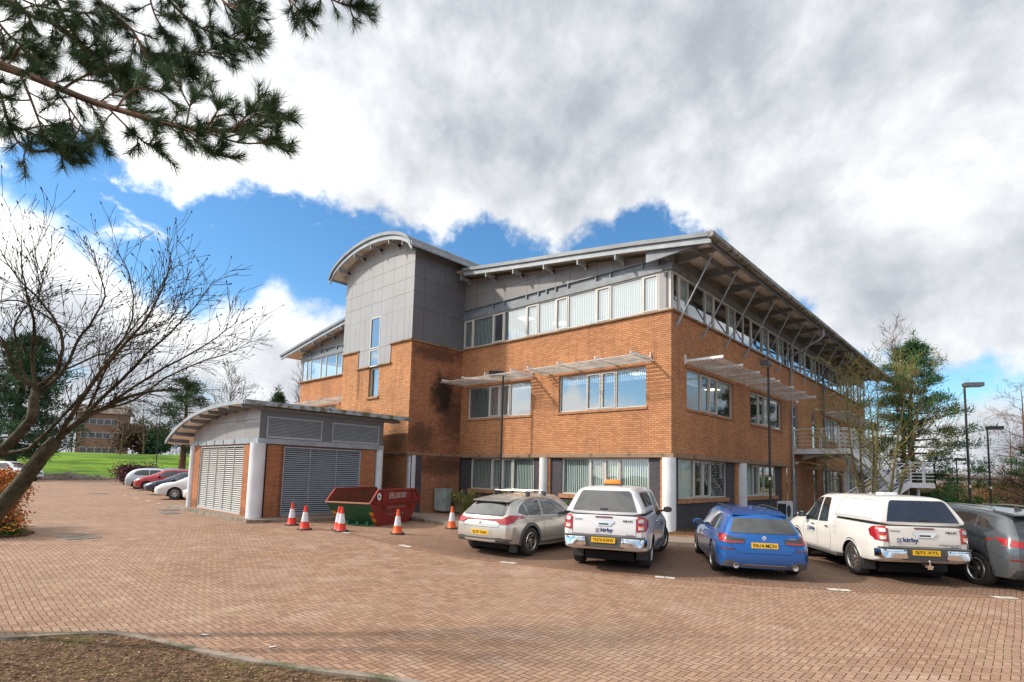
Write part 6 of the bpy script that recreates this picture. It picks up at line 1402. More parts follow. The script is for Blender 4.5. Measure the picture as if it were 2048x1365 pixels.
PINE=[
( [(4.03, -18.35, 4.58), (4.36, -18.08, 4.4), (4.6, -17.9, 4.29), (4.83, -17.72, 4.17), (5.07, -17.53, 4.04), (5.3, -17.37, 3.94), (5.5, -17.22, 3.86), (5.65, -17.13, 3.81), (5.89, -16.96, 3.78), (6.04, -16.88, 3.81), (6.17, -16.82, 3.89)] , (0.045, 0.006) ),
( [(3.95, -18.21, 5.07), (4.35, -17.87, 4.87), (4.49, -17.78, 4.75), (4.68, -17.64, 4.65), (4.85, -17.52, 4.46), (4.98, -17.43, 4.32)] , (0.025, 0.006) ),
( [(4.45, -17.75, 5.13), (4.57, -17.67, 4.87), (4.69, -17.58, 4.64), (4.84, -17.47, 4.45), (4.97, -17.39, 4.31), (5.14, -17.27, 4.21)] , (0.02, 0.005) ),
( [(4.3, -17.65, 5.38), (4.57, -17.44, 5.02), (4.78, -17.3, 4.8), (4.92, -17.22, 4.56), (5.12, -17.09, 4.43), (5.33, -16.98, 4.38)] , (0.02, 0.005) ),
( [(4.63, -17.36, 5.46), (4.9, -17.13, 5.06), (5.09, -16.99, 4.85), (5.33, -16.82, 4.73), (5.53, -16.7, 4.74)] , (0.02, 0.005) ),
( [(4.73, -17.02, 5.74), (4.95, -16.85, 5.26), (5.15, -16.73, 5.11), (5.33, -16.64, 4.97)] , (0.016, 0.005) ),
( [(5.06, -16.71, 5.75), (5.31, -16.52, 5.28), (5.44, -16.46, 5.11), (5.6, -16.4, 4.97)] , (0.014, 0.004) ),
( [(5.18, -16.61, 5.75), (5.51, -16.34, 5.3), (5.69, -16.24, 5.16), (5.88, -16.15, 5.09)] , (0.014, 0.004) ),
( [(4.71, -17.81, 4.22), (4.82, -17.76, 4.04), (4.92, -17.71, 3.85), (5.01, -17.68, 3.73), (5.15, -17.6, 3.64)] , (0.014, 0.004) ),
( [(4.55, -17.96, 4.25), (4.71, -17.89, 4.07), (4.82, -17.85, 3.88), (4.95, -17.79, 3.68)] , (0.014, 0.004) ),
( [(4.48, -17.88, 4.17), (4.59, -17.81, 3.9), (4.74, -17.73, 3.76), (4.97, -17.58, 3.75), (5.13, -17.5, 3.75)] , (0.012, 0.004) ),
( [(3.77, -18.13, 5.22), (3.99, -17.96, 4.95), (4.16, -17.84, 4.74), (4.31, -17.75, 4.63), (4.48, -17.65, 4.52)] , (0.02, 0.005) ),
( [(5.31, -17.49, 3.93), (5.43, -17.4, 3.79), (5.55, -17.32, 3.67), (5.71, -17.21, 3.62)] , (0.01, 0.004) ),
( [(5.6, -17.27, 3.8), (5.74, -17.16, 3.74), (5.82, -17.09, 3.62), (5.97, -16.97, 3.61)] , (0.009, 0.004) ),
( [(5.84, -17.11, 3.72), (5.96, -16.98, 3.67), (6.09, -16.87, 3.67), (6.16, -16.81, 3.68)] , (0.009, 0.004) ),
( [(5.65, -17.16, 3.8), (5.62, -17.14, 3.97), (5.62, -17.09, 4.13)] , (0.008, 0.004) ),
( [(5.84, -17.11, 3.74), (5.89, -17.08, 3.83), (5.91, -17.07, 3.9)] , (0.008, 0.004) ),
( [(5.94, -17.01, 3.74), (6.0, -16.97, 3.81), (6.05, -16.94, 3.91)] , (0.008, 0.004) ),
( [(4.89, -17.63, 4.14), (4.97, -17.53, 4.25), (5.06, -17.41, 4.32), (5.15, -17.28, 4.36)] , (0.012, 0.004) ),
( [(5.36, -17.44, 3.89), (5.36, -17.37, 4.05), (5.39, -17.25, 4.1), (5.41, -17.16, 4.17)] , (0.01, 0.004) ),
( [(4.94, -17.22, 4.55), (5.16, -17.07, 4.58), (5.35, -16.94, 4.55), (5.53, -16.82, 4.56)] , (0.01, 0.004) ),
( [(4.61, -17.22, 5.34), (4.68, -17.17, 5.08), (4.77, -17.11, 4.91), (4.86, -17.05, 4.74)] , (0.012, 0.004) ),
( [(3.58, -17.92, 5.43), (3.82, -17.72, 5.27), (4.11, -17.49, 5.2), (4.37, -17.29, 5.18)] , (0.014, 0.004) ),
( [(4.97, -17.69, 4.1), (5.08, -17.61, 3.94), (5.19, -17.53, 3.78), (5.35, -17.42, 3.72)] , (0.01, 0.004) ),
]
# ---- near bare tree on the left, leaning over the yard
rnd.seed(5)
nt_ = empty('bare_tree', (-1.5, -18.2, -.2), label='bare leafless tree leaning in from the left over the yard', cat='tree')
OFF = Vector((-1.5, -18.2, -.2)); b = MB(); tw = MB(); tips = []
for k, (P, (ra, rb)) in enumerate(TREE):
    P = [Vector(p) for p in P]; Q = [Vector(q) for q in smooth_line(P, 3)]; Q = [q + rvec() * .008 for q in Q]; n = len(Q) - 1; rr_ = [max(.004, ra * (.46 if ra < .1 else .66 if k == 0 else .42) * (1 - i / n) + rb * .6 * i / n) for i in range(n + 1)]
    if k in (0, 6): Q = [OFF + Vector((.1 * (k == 6), 0, -.1))] + Q; rr_ = [rr_[0] * 1.2] + rr_; n += 1
    b.path([q - OFF for q in Q], rr_, 9 if ra > .03 else 6, cap=False)
    if k in (0, 6): continue
    L = sum((Q[i + 1] - Q[i]).length for i in range(n)); m_ = int(L * 15)
    for j in range(m_):
        t = (.12 + .86 * (j + rnd.random()) / m_) * n; i = min(int(t), n - 1); q = Q[i].lerp(Q[i + 1], t - i); dd = (Q[i + 1] - Q[i]).normalized(); s = dd.cross(rvec()).normalized(); a = rnd.uniform(.45, .9)
        nd = (dd * math.cos(a) + s * math.sin(a) + Vector((.1, .1, .12))).normalized()
        branch(tw, q - OFF, nd, rnd.uniform(.22, .62), max(.0042, rr_[i] * .33), 1, .03, .15, (2, 4), .55, .55, .0026, None, tips)
for p, d in tips:
    if rnd.random() < .5: tw.path([p - d * .004, p + d * .018, p + d * .04], [.004, .009, .002], 4, cap=False)
b.build('trunk', M_bark, nt_, smooth=2, uv=False, fixn=False); tw.build('crown', M_bark, nt_, smooth=2, uv=False, fixn=False)
# ---- near pine whose boughs hang into the top left
rnd.seed(8)
OFF = Vector((3.2, -21.6, -.2)); pt_ = empty('pine_tree', tuple(OFF), label='long-needled pine whose boughs hang into the top left of the view', cat='tree')
b = MB(); nb_ = MB(); b.path([(0, 0, -.3), (.05, .05, 2), (0, .1, 4.5), (.1, 0, 8), (.1, .1, 11)], [.28, .24, .2, .13, .04], 10)
for k, (P, (ra, rb)) in enumerate(PINE):
    P = [Vector(p) - OFF for p in P]; P[-1] = P[-2].lerp(P[-1], .35); Q = [Vector(q) for q in smooth_line(P, 4)]; n = len(Q) - 1; rr_ = [ra * .62 * (1 - i / n) + rb * .8 * i / n for i in range(n + 1)]
    b.path(Q, rr_, 7, cap=False)
    if ra > .013: b.path([Vector((0, .05, min(9, Q[0].z + .3))), Q[0].lerp(Vector((0, .05, Q[0].z)), .4) + Vector((0, 0, .15)), Q[0]], [ra * 1.6, ra * 1.2, ra], 7, cap=False)
    L = sum((Q[i + 1] - Q[i]).length for i in range(n)); m_ = max(3, int(L * (17 if ra < .016 or k < 1 else 27)))
    for j in range(m_):
        t = (.16 + .84 * (j + rnd.random()) / m_) * n; i = min(int(t), n - 1); q = Q[i].lerp(Q[i + 1], t - i); dd = (Q[i + 1] - Q[i]).normalized(); s = dd.cross(rvec()).normalized(); a = rnd.uniform(.5, 1.0)
        nd = (dd * math.cos(a) + s * math.sin(a)).normalized(); l_ = rnd.uniform(.08, .24) * (1 - .35 * t / n); C = limb_curve(q, nd, l_, 4, .02, .18); b.path(C, [.005, .0045, .004, .004, .0035], 4, cap=False)
        needles(nb_, C[1], C[4] - C[1], l_ * .7, 95, .10, .0014, .75); 
        if rnd.random() < .75:
            s2 = (nd + rvec() * .8).normalized(); C2 = limb_curve(C[2], s2, l_ * .7, 3, .0, .15); b.path(C2, [.004, .0035, .003, .003], 3, cap=False); needles(nb_, C2[0], C2[3] - C2[0], l_ * .6, 80, .09, .0014, .8)
    needles(nb_, Q[-3], Q[-1] - Q[-3], (Q[-1] - Q[-3]).length, 130, .10, .0015, .7)
    for i in range(n // 2, n): needles(nb_, Q[i], Q[i + 1] - Q[i], (Q[i + 1] - Q[i]).length, 45, .095, .0014, .85)
b.build('branches', M_barkP, pt_, smooth=2, uv=False, fixn=False); nb_.build('needles', M_needle, pt_, uv=False, fixn=False)
# ---- right-hand trees
rnd.seed(21)
bare_tree((5.1, 6.0, -.05), 6.4, 'multi-stemmed mossy bare tree between the escape stair and the pickup', M_barkL, trunks=6, spread=.26, nb=15, dep=3, kids=(3, 5), start=.30, r0=.07, ang=.80, lr=.34, rmin=.0052, twm=M_twigY, upb=.03)
rnd.seed(4)
pine_tree((4.6, 20.3, -.2), 10.6, 'tall Scots pine with layered dark green clumps behind the escape stair', 4.5, 1.2, 66, m_=M_needB, n=74, ln=.24, w_=.020, r0=.24, shape=.72, cr=.42, per=7)
pine_tree((9.6, 40.5, -.4), 6.0, 'low dark pine behind the second lamp post', 2.6, .6, 24, group=None, n=50, ln=.26, w_=.03, r0=.14, shape=.6, cr=.5)
bare_tree((1.6, 38.5, -.4), 15.5, 'slim bare tree rising above the roof edge behind the mossy tree', M_twigR, nb=22, dep=3, kids=(3, 5), start=.4, ang=.55, lr=.22, rmin=.010)
bare_tree((9.2, 29.0, -.4), 9.0, 'bare larch with fine level twigs at the right edge', M_twigR, nb=44, dep=3, kids=(4, 6), start=.08, ang=1.25, upb=-.01, lr=.24, rmin=.006)
bare_tree((12.6, 46.0, -.4), 8.5, 'thin bare birch between the two right-hand lamp posts', M_twigR, nb=18, dep=3, kids=(3, 5), start=.2, ang=.6, lr=.3, rmin=.008)
bare_tree((8.2, 52.0, -.4), 8.2, 'spindly bare birch left of the tall lamp post', M_twigR, nb=16, dep=3, kids=(3, 5), start=.2, ang=.6, lr=.3, rmin=.008)
# brown thicket and shrubs beyond the yard
def scatter_stuff(name, areas, m_, size, n, hgt, label=None, kind='stuff', twig=False):
    b = MB()
    for (x, y, rx, ry, k) in areas:
        for i in range(int(n * k)):
            px, py = x + rnd.gauss(0, .45) * rx, y + rnd.gauss(0, .45) * ry; h_ = hgt * (1 - min(1, ((px - x) / rx) ** 2 + ((py - y) / ry) ** 2) * .5) * rnd.random() ** .7
            o_ = Vector((px, py, h_ - .3)); u = (rvec() + Vector((0, 0, .9 if twig else .2))).normalized() * size * rnd.uniform(.5, 1.3); v = u.cross(rvec()).normalized() * size * (.05 if twig else .5)
            b.v += [tuple(o_ - v), tuple(o_ + v), tuple(o_ + u)]; q = len(b.v); b.f.append((q - 3, q - 2, q - 1)); b.mi.append(0)
    o = b.build(name, m_, None, uv=False, fixn=False); o['kind'] = kind; return o
rnd.seed(33)
scatter_stuff('thicket', [(14, 34, 8, 5, 1), (22, 44, 12, 6, 1.2), (8, 44, 6, 6, 1), (0, 50, 8, 6, .8), (30, 60, 16, 8, 1), (16, 26, 5, 3, .5)], M_dry, .40, 6000, 2.6, twig=True)
scatter_stuff('low_bushes', [(12, 31, 3, 2, .4), (3, 36, 4, 3, .5), (6.6, 27, 3, 2, .4), (10.5, 36, 2.5, 2, .5)], M_leafG, .16, 3000, 1.5)
scatter_stuff('ground_cover', [(3.4, 4.0, 1.6, 1.8, .6), (4.6, 8.5, 1.8, 3, .8), (1.6, 2.6, .9, .9, .3), (5.6, 12.5, 2, 3, .6), (3.8, 14, 2.5, 3, .5)], M_dry, .10, 9000, .75)
scatter_stuff('weeds', [(-.1, -.75, 1.6, .25, .2), (1.2, .3, 1.0, .3, .2), (-9.7, -.9, .8, .3, .5)], vmat('weeds_green', (.07, .11, .02), (.25, .26, .07), scale=6), .07, 2500, .22, twig=True)
# ---- shrubs by the windows
def shrub(loc, r_, h_, label, m_=None, n=1500, s=.045, name='shrub', cat='shrub', group=None, stems=True):
    root = empty(name, loc, label=label, cat=cat, group=group); b = MB()
    for i in range(14): leaves(b, Vector((rnd.uniform(-.6, .6) * r_, rnd.uniform(-.6, .6) * r_, h_ * rnd.uniform(.3, .85))), r_ * .42, n // 14, s, .7)
    b.build('foliage', m_ or M_leafG, root, uv=False, fixn=False); b = MB()
    for i in range(7): b.path(limb_curve((0, 0, -.1), (rnd.uniform(-.7, .7), rnd.uniform(-.7, .7), 1), h_ * .9, 4, .05, .15), [.015, .012, .01, .008, .005], 4, cap=False)
    b.build('stems', M_bark, root, uv=False, fixn=False); return root
rnd.seed(14)
shrub((-7.6, -.55, .0), .75, 1.25, 'rounded green shrub under the window beside the lamp post'); shrub((-4.6, -.35, 0), .42, .98, 'small green shrub between the silver crossover and the pickup', n=700)
def grass_clump(loc, r_, h_, label, m_, n=160, group=None):
    root = empty('grass_clump', loc, label=label, cat='plant', group=group); b = MB()
    for i in range(n):
        a = rnd.uniform(0, 6.28); o_ = Vector((rnd.gauss(0, .35) * r_ * .5, rnd.gauss(0, .35) * r_ * .5, 0)); d = Vector((math.cos(a) * .55, math.sin(a) * .55, 1)); L = h_ * rnd.uniform(.6, 1.15); w_ = Vector((-math.sin(a), math.cos(a), 0)) * .009
        P = [o_, o_ + d * L * .5, o_ + d * L * .8 + Vector((math.cos(a), math.sin(a), .2)) * L * .12, o_ + d * L * .9 + Vector((math.cos(a), math.sin(a), -.7)) * L * .25]
        for p, q in zip(P[:-1], P[1:]): b.add([p - w_, p + w_, q + w_ * .7, q - w_ * .7], [(0, 1, 2, 3)])
    b.build('blades', m_, root, uv=False, fixn=False); return root
M_blade = vmat('strap_leaves', (.13, .16, .03), (.38, .38, .11), scale=6)
grass_clump((-9.7, -.85, .05), .8, 1.15, 'tall yellow-green strap-leaved plant in front of the dark window corner', M_blade); grass_clump((-10.5, -.7, .05), .5, .95, 'thinner strap-leaved plant next to the utility cabinet', M_blade, 80)
# ---- copper hedge at the left edge
rnd.seed(9)
hd = empty('hedge', (-10.45, -16.5, -.02), label='copper-leaved beech hedge at the left edge behind the leaning tree', cat='hedge'); b = MB(); g2 = MB()
for i in range(420):
    c = Vector((rnd.uniform(-2.4, 1.05), rnd.uniform(-1.1, .45), rnd.uniform(.12, 1.62))); c.x += .25 * math.sin(c.z * 3)
    if c.x > .5 and rnd.random() < .5: continue
    leaves(b, c, .16, 26, .042, 1, .6)
    g2.path(limb_curve(c - Vector((0, 0, .2)), rvec() + Vector((0, 0, .4)), .45, 3, .1, .2), [.007, .006, .005, .004], 3, cap=False)
for i in range(24): g2.path(limb_curve((rnd.uniform(-2.2, .9), rnd.uniform(-.9, .3), -.1), (rnd.uniform(-.2, .2), rnd.uniform(-.2, .2), 1), 1.5, 5, .05, .1), [.018, .015, .012, .01, .008, .006], 4, cap=False)
b.build('foliage', M_beech, hd, uv=False, fixn=False); g2.build('branches', M_bark, hd, uv=False, fixn=False)
b = MB(); b.prism([(-13.2, -18.2), (-9.6, -17.0), (-9.35, -16.5), (-9.55, -16.05), (-10.2, -15.8), (-13.4, -16.2)], lambda x, y: (x, y, .0), lambda x, y: (x, y, .05)); b.build('hedge_bed', M_soil, kind='structure')
iv = empty('ivy', (-9.85, -16.45, 0), label='low dark green ivy at the foot of the copper hedge', cat='plant'); b = MB()
for i in range(30): leaves(b, Vector((rnd.uniform(-.8, .35), rnd.uniform(-.35, .3), rnd.uniform(.05, .28))), .1, 16, .05)
b.build('foliage', M_leafG, iv, uv=False, fixn=False)
# ---- left background
rnd.seed(17)
pine_tree((-69.5, -11.6, 0), 16.0, 'big dark cedar with sweeping branches left of the lawn', 7.2, 2.6, 60, m_=M_needD, n=60, ln=.55, w_=.05, r0=.62, shape=.62, droop=-.06, cr=.95, per=8, name='cedar_tree', bark=M_bark)
pine_tree((-56.0, .8, 0), 11.4, 'Scots pine behind the far row of cars', 4.6, 3.6, 34, n=60, ln=.34, w_=.035, r0=.42, shape=.45, cr=.7, per=6)
bare_tree((-50.5, 2.6, 0), 11.0, 'bare alder hung with small cones beyond the plant store', M_bark, nb=18, dep=3, kids=(4, 6), start=.25, ang=.7, lr=.36, rmin=.012)
b = MB()
for i in range(1100): leaves(b, Vector((rnd.gauss(-50.5, 2.0), rnd.gauss(2.6, 2.0), rnd.uniform(4.0, 10.8))), .35, 2, .06)
al = [o for o in bpy.data.objects if o.get('label', '').startswith('bare alder')][0]; b.v = [(x + 50.5, y - 2.6, z) for x, y, z in b.v]; b.build('cones', M_twigR, al, uv=False, fixn=False)
pine_tree((-36.5, 2.2, 0), 8.6, 'small spruce showing above the roof of the plant store', 2.3, 1.5, 40, n=50, ln=.3, w_=.03, r0=.15, shape=.8, cr=.36, per=5, droop=.1, name='spruce_tree'); bare_tree((-40.5, 5.4, 0), 11.4, 'upright bare tree behind the small spruce', M_twigR, nb=16, dep=3, start=.5, ang=.4, lr=.25, rmin=.01)
hb_ = shrub((-52.2, -4.2, 0), 2.0, 1.6, 'mound of purple heather beside the silver crossover', M_heath, n=5000, s=.10, name='heather')
shrub((-126, 13, 2.6), 5.0, 7.5, 'round brown bush at the top of the lawn', M_twigR, n=5200, s=.30, name='bush'); shrub((-121, 15.5, 2.6), 3.0, 6.5, 'dark green bush next to the round brown bush', M_needD, n=3600, s=.26, name='bush')
for k, (x, y, h_) in enumerate(((-140, 4, 12), (-135, -8, 12), (-104, 5, 11), (-118, 12, 14), (-99, 20, 10), (-88, -20, 13), (-96, -34, 14), (-110, 30, 12))):
    bare_tree((x, y, 2), h_, ['bare tree in front of the distant office block', 'bare tree left of the distant office block', 'bare tree right of the distant office block', 'tall bare tree behind the lawn bushes', 'bare tree above the far cars', 'bare tree behind the cedar', 'bare tree at the far left skyline', 'bare tree on the skyline behind the Scots pine'][k], M_far, nb=14, dep=3, kids=(3, 5), start=.2, ang=.6, lr=.33, rmin=.022, group='trees along the far side of the lawn')
rnd.seed(2)
scatter_stuff('far_hedge', [(-128, y, 10, 14, 1) for y in range(-60, 100, 16)], M_far, 1.1, 900, 6.5, twig=True)
scatter_stuff('treeline', [(x, 175 + .15 * x, 20, 14, 1) for x in range(-150, 130, 22)], M_far, 1.8, 900, 7.5, twig=True)
scatter_stuff('far_green_shrubs', [(x, 105, 16, 9, 1) for x in (-40, -12, 12, 40, 60)], M_farG, 1.0, 900, 3.0)

# ================================================================ DISTANT BUILDINGS
def blockbld(loc, sx, sy, h, label, rows, rz=0, wallm=None, roofh=2.5, name='distant_building'):
    root = empty(name, loc, rz=rz, label=label, cat='building'); b = MB(); b.box(-sx / 2, sx / 2, -sy / 2, sy / 2, -2, h); b.build('wall', wallm or M_brick, root)
    b = MB(); b.prism([(-sx / 2 - .6, h), (sx / 2 + .6, h), (0, h + roofh)], lambda x, z: (x, -sy / 2 - .6, z), lambda x, z: (x, sy / 2 + .6, z)); b.build('roof', mat('slate_roof', (.17, .13, .11), rough=.8), root)
    for z in rows:
        for side in (0, 1):
            w_ = MB(); p = MB()
            if side: w_.box(sx / 2 + .001, sx / 2 + .10, -sy / 2 + 1, sy / 2 - 1, z, z + 1.5); L0 = sy - 2
            else: w_.box(-sx / 2 + 1, sx / 2 - 1, -sy / 2 - .10, -sy / 2 - .001, z, z + 1.5); L0 = sx - 2
            o = w_.build('window', M_frame, root); n = max(2, int(L0 / 1.6))
            for i in range(n):
                u0, u1 = -L0 / 2 + L0 * i / n + .08, -L0 / 2 + L0 * (i + 1) / n - .08
                p.box(sx / 2 + .1, sx / 2 + .13, u0, u1, z + .1, z + 1.4) if side else p.box(u0, u1, -sy / 2 - .13, -sy / 2 - .1, z + .1, z + 1.4)
            p.build('pane', M_cglass, o)
    return root
blockbld((-172, 15.0, 2), 7, 10, 13.0, 'distant brick office block beyond the lawn', (2.5, 6.4, 10.0), rz=R(-25), wallm=mat('distant_brick', (.30, .17, .12), rough=.9))
M_shedw = mat('warehouse_wall', (.30, .28, .27), rough=.8); 
blockbld((-12, 150, -2), 50, 14, 5.5, 'long pale warehouse far behind the Scots pine', (2.4,), rz=R(8), wallm=M_shedw, roofh=1.2, name='warehouse'); blockbld((44, 160, -3), 44, 14, 5, 'brown-roofed warehouse far behind the lamp posts', (2.4,), rz=R(-6), wallm=mat('warehouse_brown', (.22, .13, .09), rough=.8), roofh=1.5, name='warehouse')
def hill(x, y): return -.4 + 9 * math.exp(-((y - 520) / 120) ** 2) * (1 + .4 * math.sin(x * .011) + .2 * math.sin(x * .031))
sheet('hills', -900, 900, 260, 760, 60, 20, hill, M_farG)

# ================================================================ STREET FURNITURE AND YARD THINGS
M_lampg = mat('lamp_post_black', (.022, .02, .022), rough=.45, var=.3); M_lamph = mat('lamp_head_grey', (.10, .115, .13), rough=.5, var=.2)
def lamp(loc, h, rz, label, hd=M_lampg, group='car park lamp posts'):
    root = empty('street_lamp', loc, rz=rz, label=label, cat='lamp post', group=group)
    b = MB(); b.tube((0, 0, -.1), (0, 0, 1.1), .062, .060, 12); b.tube((0, 0, 1.1), (0, 0, h - .05), .045, .038, 12); b.build('post', M_lampg, root, smooth=True)
    b = MB(); b.box(-.02, .62, -.15, .15, h - .12, h + .04); b.box(-.08, .0, -.04, .04, h - .08, h); b.build('lamp_head', hd, root, bevel=.008)
    b = MB(); b.box(.06, .56, -.12, .12, h - .135, h - .121); b.build('diffuser', mat('lamp_diffuser', (.5, .5, .46), rough=.3), root)
    b = MB(); b.box(.058, .064, -.03, .03, 1.95, 2.05); b.box(-.03, .03, -.064, -.058, 1.95, 2.05); b.build('number_sticker', M_whiteL, root)
    return root
lamp((-7.45, -.95, .0), 6.32, R(222), 'black lamp post in front of the end wall beside the silver crossover')
lamp((2.25, 3.3, -.05), 6.28, R(-85), 'black lamp post by the long side wall behind the blue estate')
lamp((7.5, 10.6, -.15), 6.15, R(25), 'black lamp post with a grey head right of the Scots pine', M_lamph)
lamp((7.9, 17.9, -.2), 5.0, R(20), 'farther black lamp post at the right, beside the bare larch')
lamp((-46.7, -3.9, 0), 7.0, R(40), 'distant black lamp post on the lawn edge, head hidden in branches')
lamp((2.6, 37.7, -.4), 7.5, R(40), 'distant dark lamp post seen through the Scots pine'); lamp((5.6, 33.6, -.4), 4.2, R(40), 'short distant lamp post under the low pine branches')
# skip
SK = empty('skip', (-8.26, -6.59, 0), rz=R(115.4), label='open red and green metal skip on the paving by the plant store', cat='skip')
def rustm(name, c, k):
    def f(g, b, t):
        n_ = g.noise(t.outputs['Object'], 2.6, 8, .72); n2 = g.noise(t.outputs['Object'], 11, 5, .7)
        cc = g.mix(g.m('MULTIPLY', g.ss(n_, .5, .66), k), c, (.10, .045, .022)); g.put(b.inputs['Base Color'], g.mix(g.m('MULTIPLY', g.ss(n2, .58, .7), .5), cc, (.30, .22, .17)))
    return mat(name, c, rough=.6, fn=f, spec=.4)
M_skr = rustm('skip_red', (.27, .025, .022), .75); M_skg = rustm('skip_green', (.012, .10, .045), .35); M_ski = rustm('skip_inside_rust', (.22, .06, .03), .9); M_edge = rustm('skip_worn_edge', (.42, .20, .14), .5)
bl_, LL, HH, Wt, Wb = 2.1, 3.6, 1.22, .84, .78
prof = [(-bl_ / 2, 0), (bl_ / 2, 0), (LL / 2, .78), (1.296, HH), (-1.296, HH), (-LL / 2, .78)]
wy = lambda z: Wb + (Wt - Wb) * min(1, z / .78)
for s in (1, -1):
    b = MB(); b.prism(prof, lambda x, z: (x, s * wy(z), z), lambda x, z: (x, s * (wy(z) - .012), z)); sdp = b.build('side_plate', M_skr, SK)
    b = MB(); b.prism([(x, z) for x, z in [(p[0] * .985, p[1] + .01 if p[1] < .1 else p[1] * .985) for p in prof]], lambda x, z: (x, s * (wy(z) - .014), z), lambda x, z: (x, s * (wy(z) - .02), z)); b.build('inner_face', M_ski, sdp)
    b = MB(); b.bar((-1.31, s * (Wt + .01), HH), (1.31, s * (Wt + .01), HH), .09, .06); b.bar((-1.62, s * (Wt + .03), .80), (1.75, s * (Wt + .03), .80), .09, .05); b.bar((-1.31, s * (Wt + .01), HH), (-1.80, s * (Wt + .01), .78), .07, .05); b.bar((1.31, s * (Wt + .01), HH), (1.80, s * (Wt + .01), .78), .07, .05)
    for x in (-1.0, 1.15): b.bar((x, s * (Wt + .02), .80), (x, s * (Wt + .02), HH), .07, .07)
    for x in (-.9, .9): b.tube((x, s * (Wt + .01), .62), (x, s * (Wt + .14), .62), .045)
    b.build('rim_bars', M_skr, SK, bevel=.006)
for s in (1, -1):
    b = MB(); b.add([(s * bl_ / 2, -Wb, 0), (s * bl_ / 2, Wb, 0), (s * LL / 2, Wt, .78), (s * LL / 2, -Wt, .78), (s * (bl_ / 2 - .015), -Wb, .01), (s * (bl_ / 2 - .015), Wb, .01), (s * (LL / 2 - .02), Wt, .78), (s * (LL / 2 - .02), -Wt, .78)], [(0, 1, 2, 3), (4, 7, 6, 5), (0, 3, 7, 4), (1, 5, 6, 2), (2, 6, 7, 3), (0, 4, 5, 1)]); b.build('end_plate', M_skg, SK)
    b = MB(); b.bar((s * LL / 2, -Wt - .02, .79), (s * LL / 2, Wt + .02, .79), .07, .05); b.build('end_lip', M_edge, SK, bevel=.01)
    for q in (-1, 1):
        b = MB(); zs_ = [.02, .14, .26, .38, .48]
        for k, (z0, z1) in enumerate(zip(zs_[:-1], zs_[1:])):
            b.cm = k % 2; f = lambda z: s * (bl_ / 2 + (LL / 2 - bl_ / 2) * z / .78 + .012)
            b.add([(f(z0), q * (wy(z0) - .01), z0), (f(z0), q * (wy(z0) - .16), z0), (f(z1), q * (wy(z1) - .16), z1), (f(z1), q * (wy(z1) - .01), z1)], [(0, 1, 2, 3)])
        b.build('hazard_stripe', [mat('hazard_red', (.55, .04, .02), rough=.5), mat('hazard_yellow', (.62, .32, .03), rough=.5)], SK, fixn=False)
b = MB(); b.box(-bl_ / 2 + .01, bl_ / 2 - .01, -Wb + .02, Wb - .02, .005, .03); b.build('floor', M_ski, SK)
b = MB()
for y in (-.38, 0, .38): b.box(-bl_ / 2 - .14, -bl_ / 2 + .0, y - .05, y + .05, .0, .13)
b.bar((-bl_ / 2 - .05, -.7, .02), (-bl_ / 2 - .05, .7, .02), .06, .04); b.build('lifting_lugs', rustm('skip_green_light', (.03, .20, .10), .2), SK, bevel=.006)
fl_ = lambda y0: (lambda x, y: (x, y0, y))
b = MB(); b.lathe([(.13, 0), (.13, .008), (0, .009)], (-1.28, -Wt - .035, 1.0), (0, -1, 0), n=20); bd = b.build('round_badge', M_whiteL, SK); b = MB(); b.lathe([(.05, 0), (0, .002)], (-1.28, -Wt - .046, 1.0), (0, -1, 0), n=14); b.build('badge_centre', M_navy, bd)
M_fade = mat('faded_lettering', (.50, .32, .27), rough=.8, var=.35, vscale=30)
flat_text('LEVEL LOAD ONLY', lambda x, y: (.05 + x, -Wt - .012, 1.02 + y), M_whiteL, SK, .20, width=1.25)
flat_text('NEWTOWN SKIP HIRE', lambda x, y: (.0 + x, -wy(.60) - .008, .60 + y), M_fade, SK, .085, width=1.3); flat_text('0141 776 75045', lambda x, y: (.0 + x, -wy(.36) - .008, .36 + y), M_fade, SK, .085, width=1.1)
# cones
M_cone = mat('cone_orange_red', (.78, .045, .02), rough=.45, var=.15, vscale=8); M_coneO = mat('cone_orange', (.85, .12, .015), rough=.45, var=.15, vscale=8); M_sleeve = mat('cone_sleeve', (.72, .73, .76), rough=.35, var=.2, vscale=14); M_cbase = mat('cone_base_rubber', (.045, .048, .045), rough=.8)
def cone(x, y, rz, label, m_=None, tilt=0, dirt=None, h=.74):
    root = empty('traffic_cone', (x, y, zg(x, y)), rz=rz, label=label, cat='traffic cone', group='traffic cones around the skip'); root.rotation_euler = (tilt, 0, rz)
    rr = lambda z: .155 - .125 * (z / h); b = MB(); b.lathe([(rr(.04) + .02, .03), (rr(.05) + .005, .05), (rr(.26), .26)], n=24); b.lathe([(rr(.54), .54), (rr(.68), .68), (.045, .685), (.04, h), (.015, h + .005)], n=24); b.build('cone_body', m_ or M_cone, root, smooth=True)
    b = MB(); b.lathe([(rr(.26) + .004, .255), (rr(.54) + .004, .545)], n=24); b.build('reflective_sleeve', M_sleeve, root, smooth=True)
    b = MB(); b.prism([(.24 * math.cos(R(a)), .24 * math.sin(R(a))) for a in (22, 68, 112, 158, 202, 248, 292, 338)], lambda x_, y_: (x_, y_, .0), lambda x_, y_: (x_ * .93, y_ * .93, .045)); b.build('cone_base', M_cbase, root)
    return root
cone(-8.83, -9.45, .2, 'traffic cone nearest the corner of the plant store'); cone(-7.33, -9.75, .9, 'dented traffic cone second from the plant store')
cone(-6.28, -9.10, .5, 'traffic cone in front of the green end of the skip'); cone(-6.64, -8.99, .1, 'traffic cone half hidden directly behind another, by the skip end')
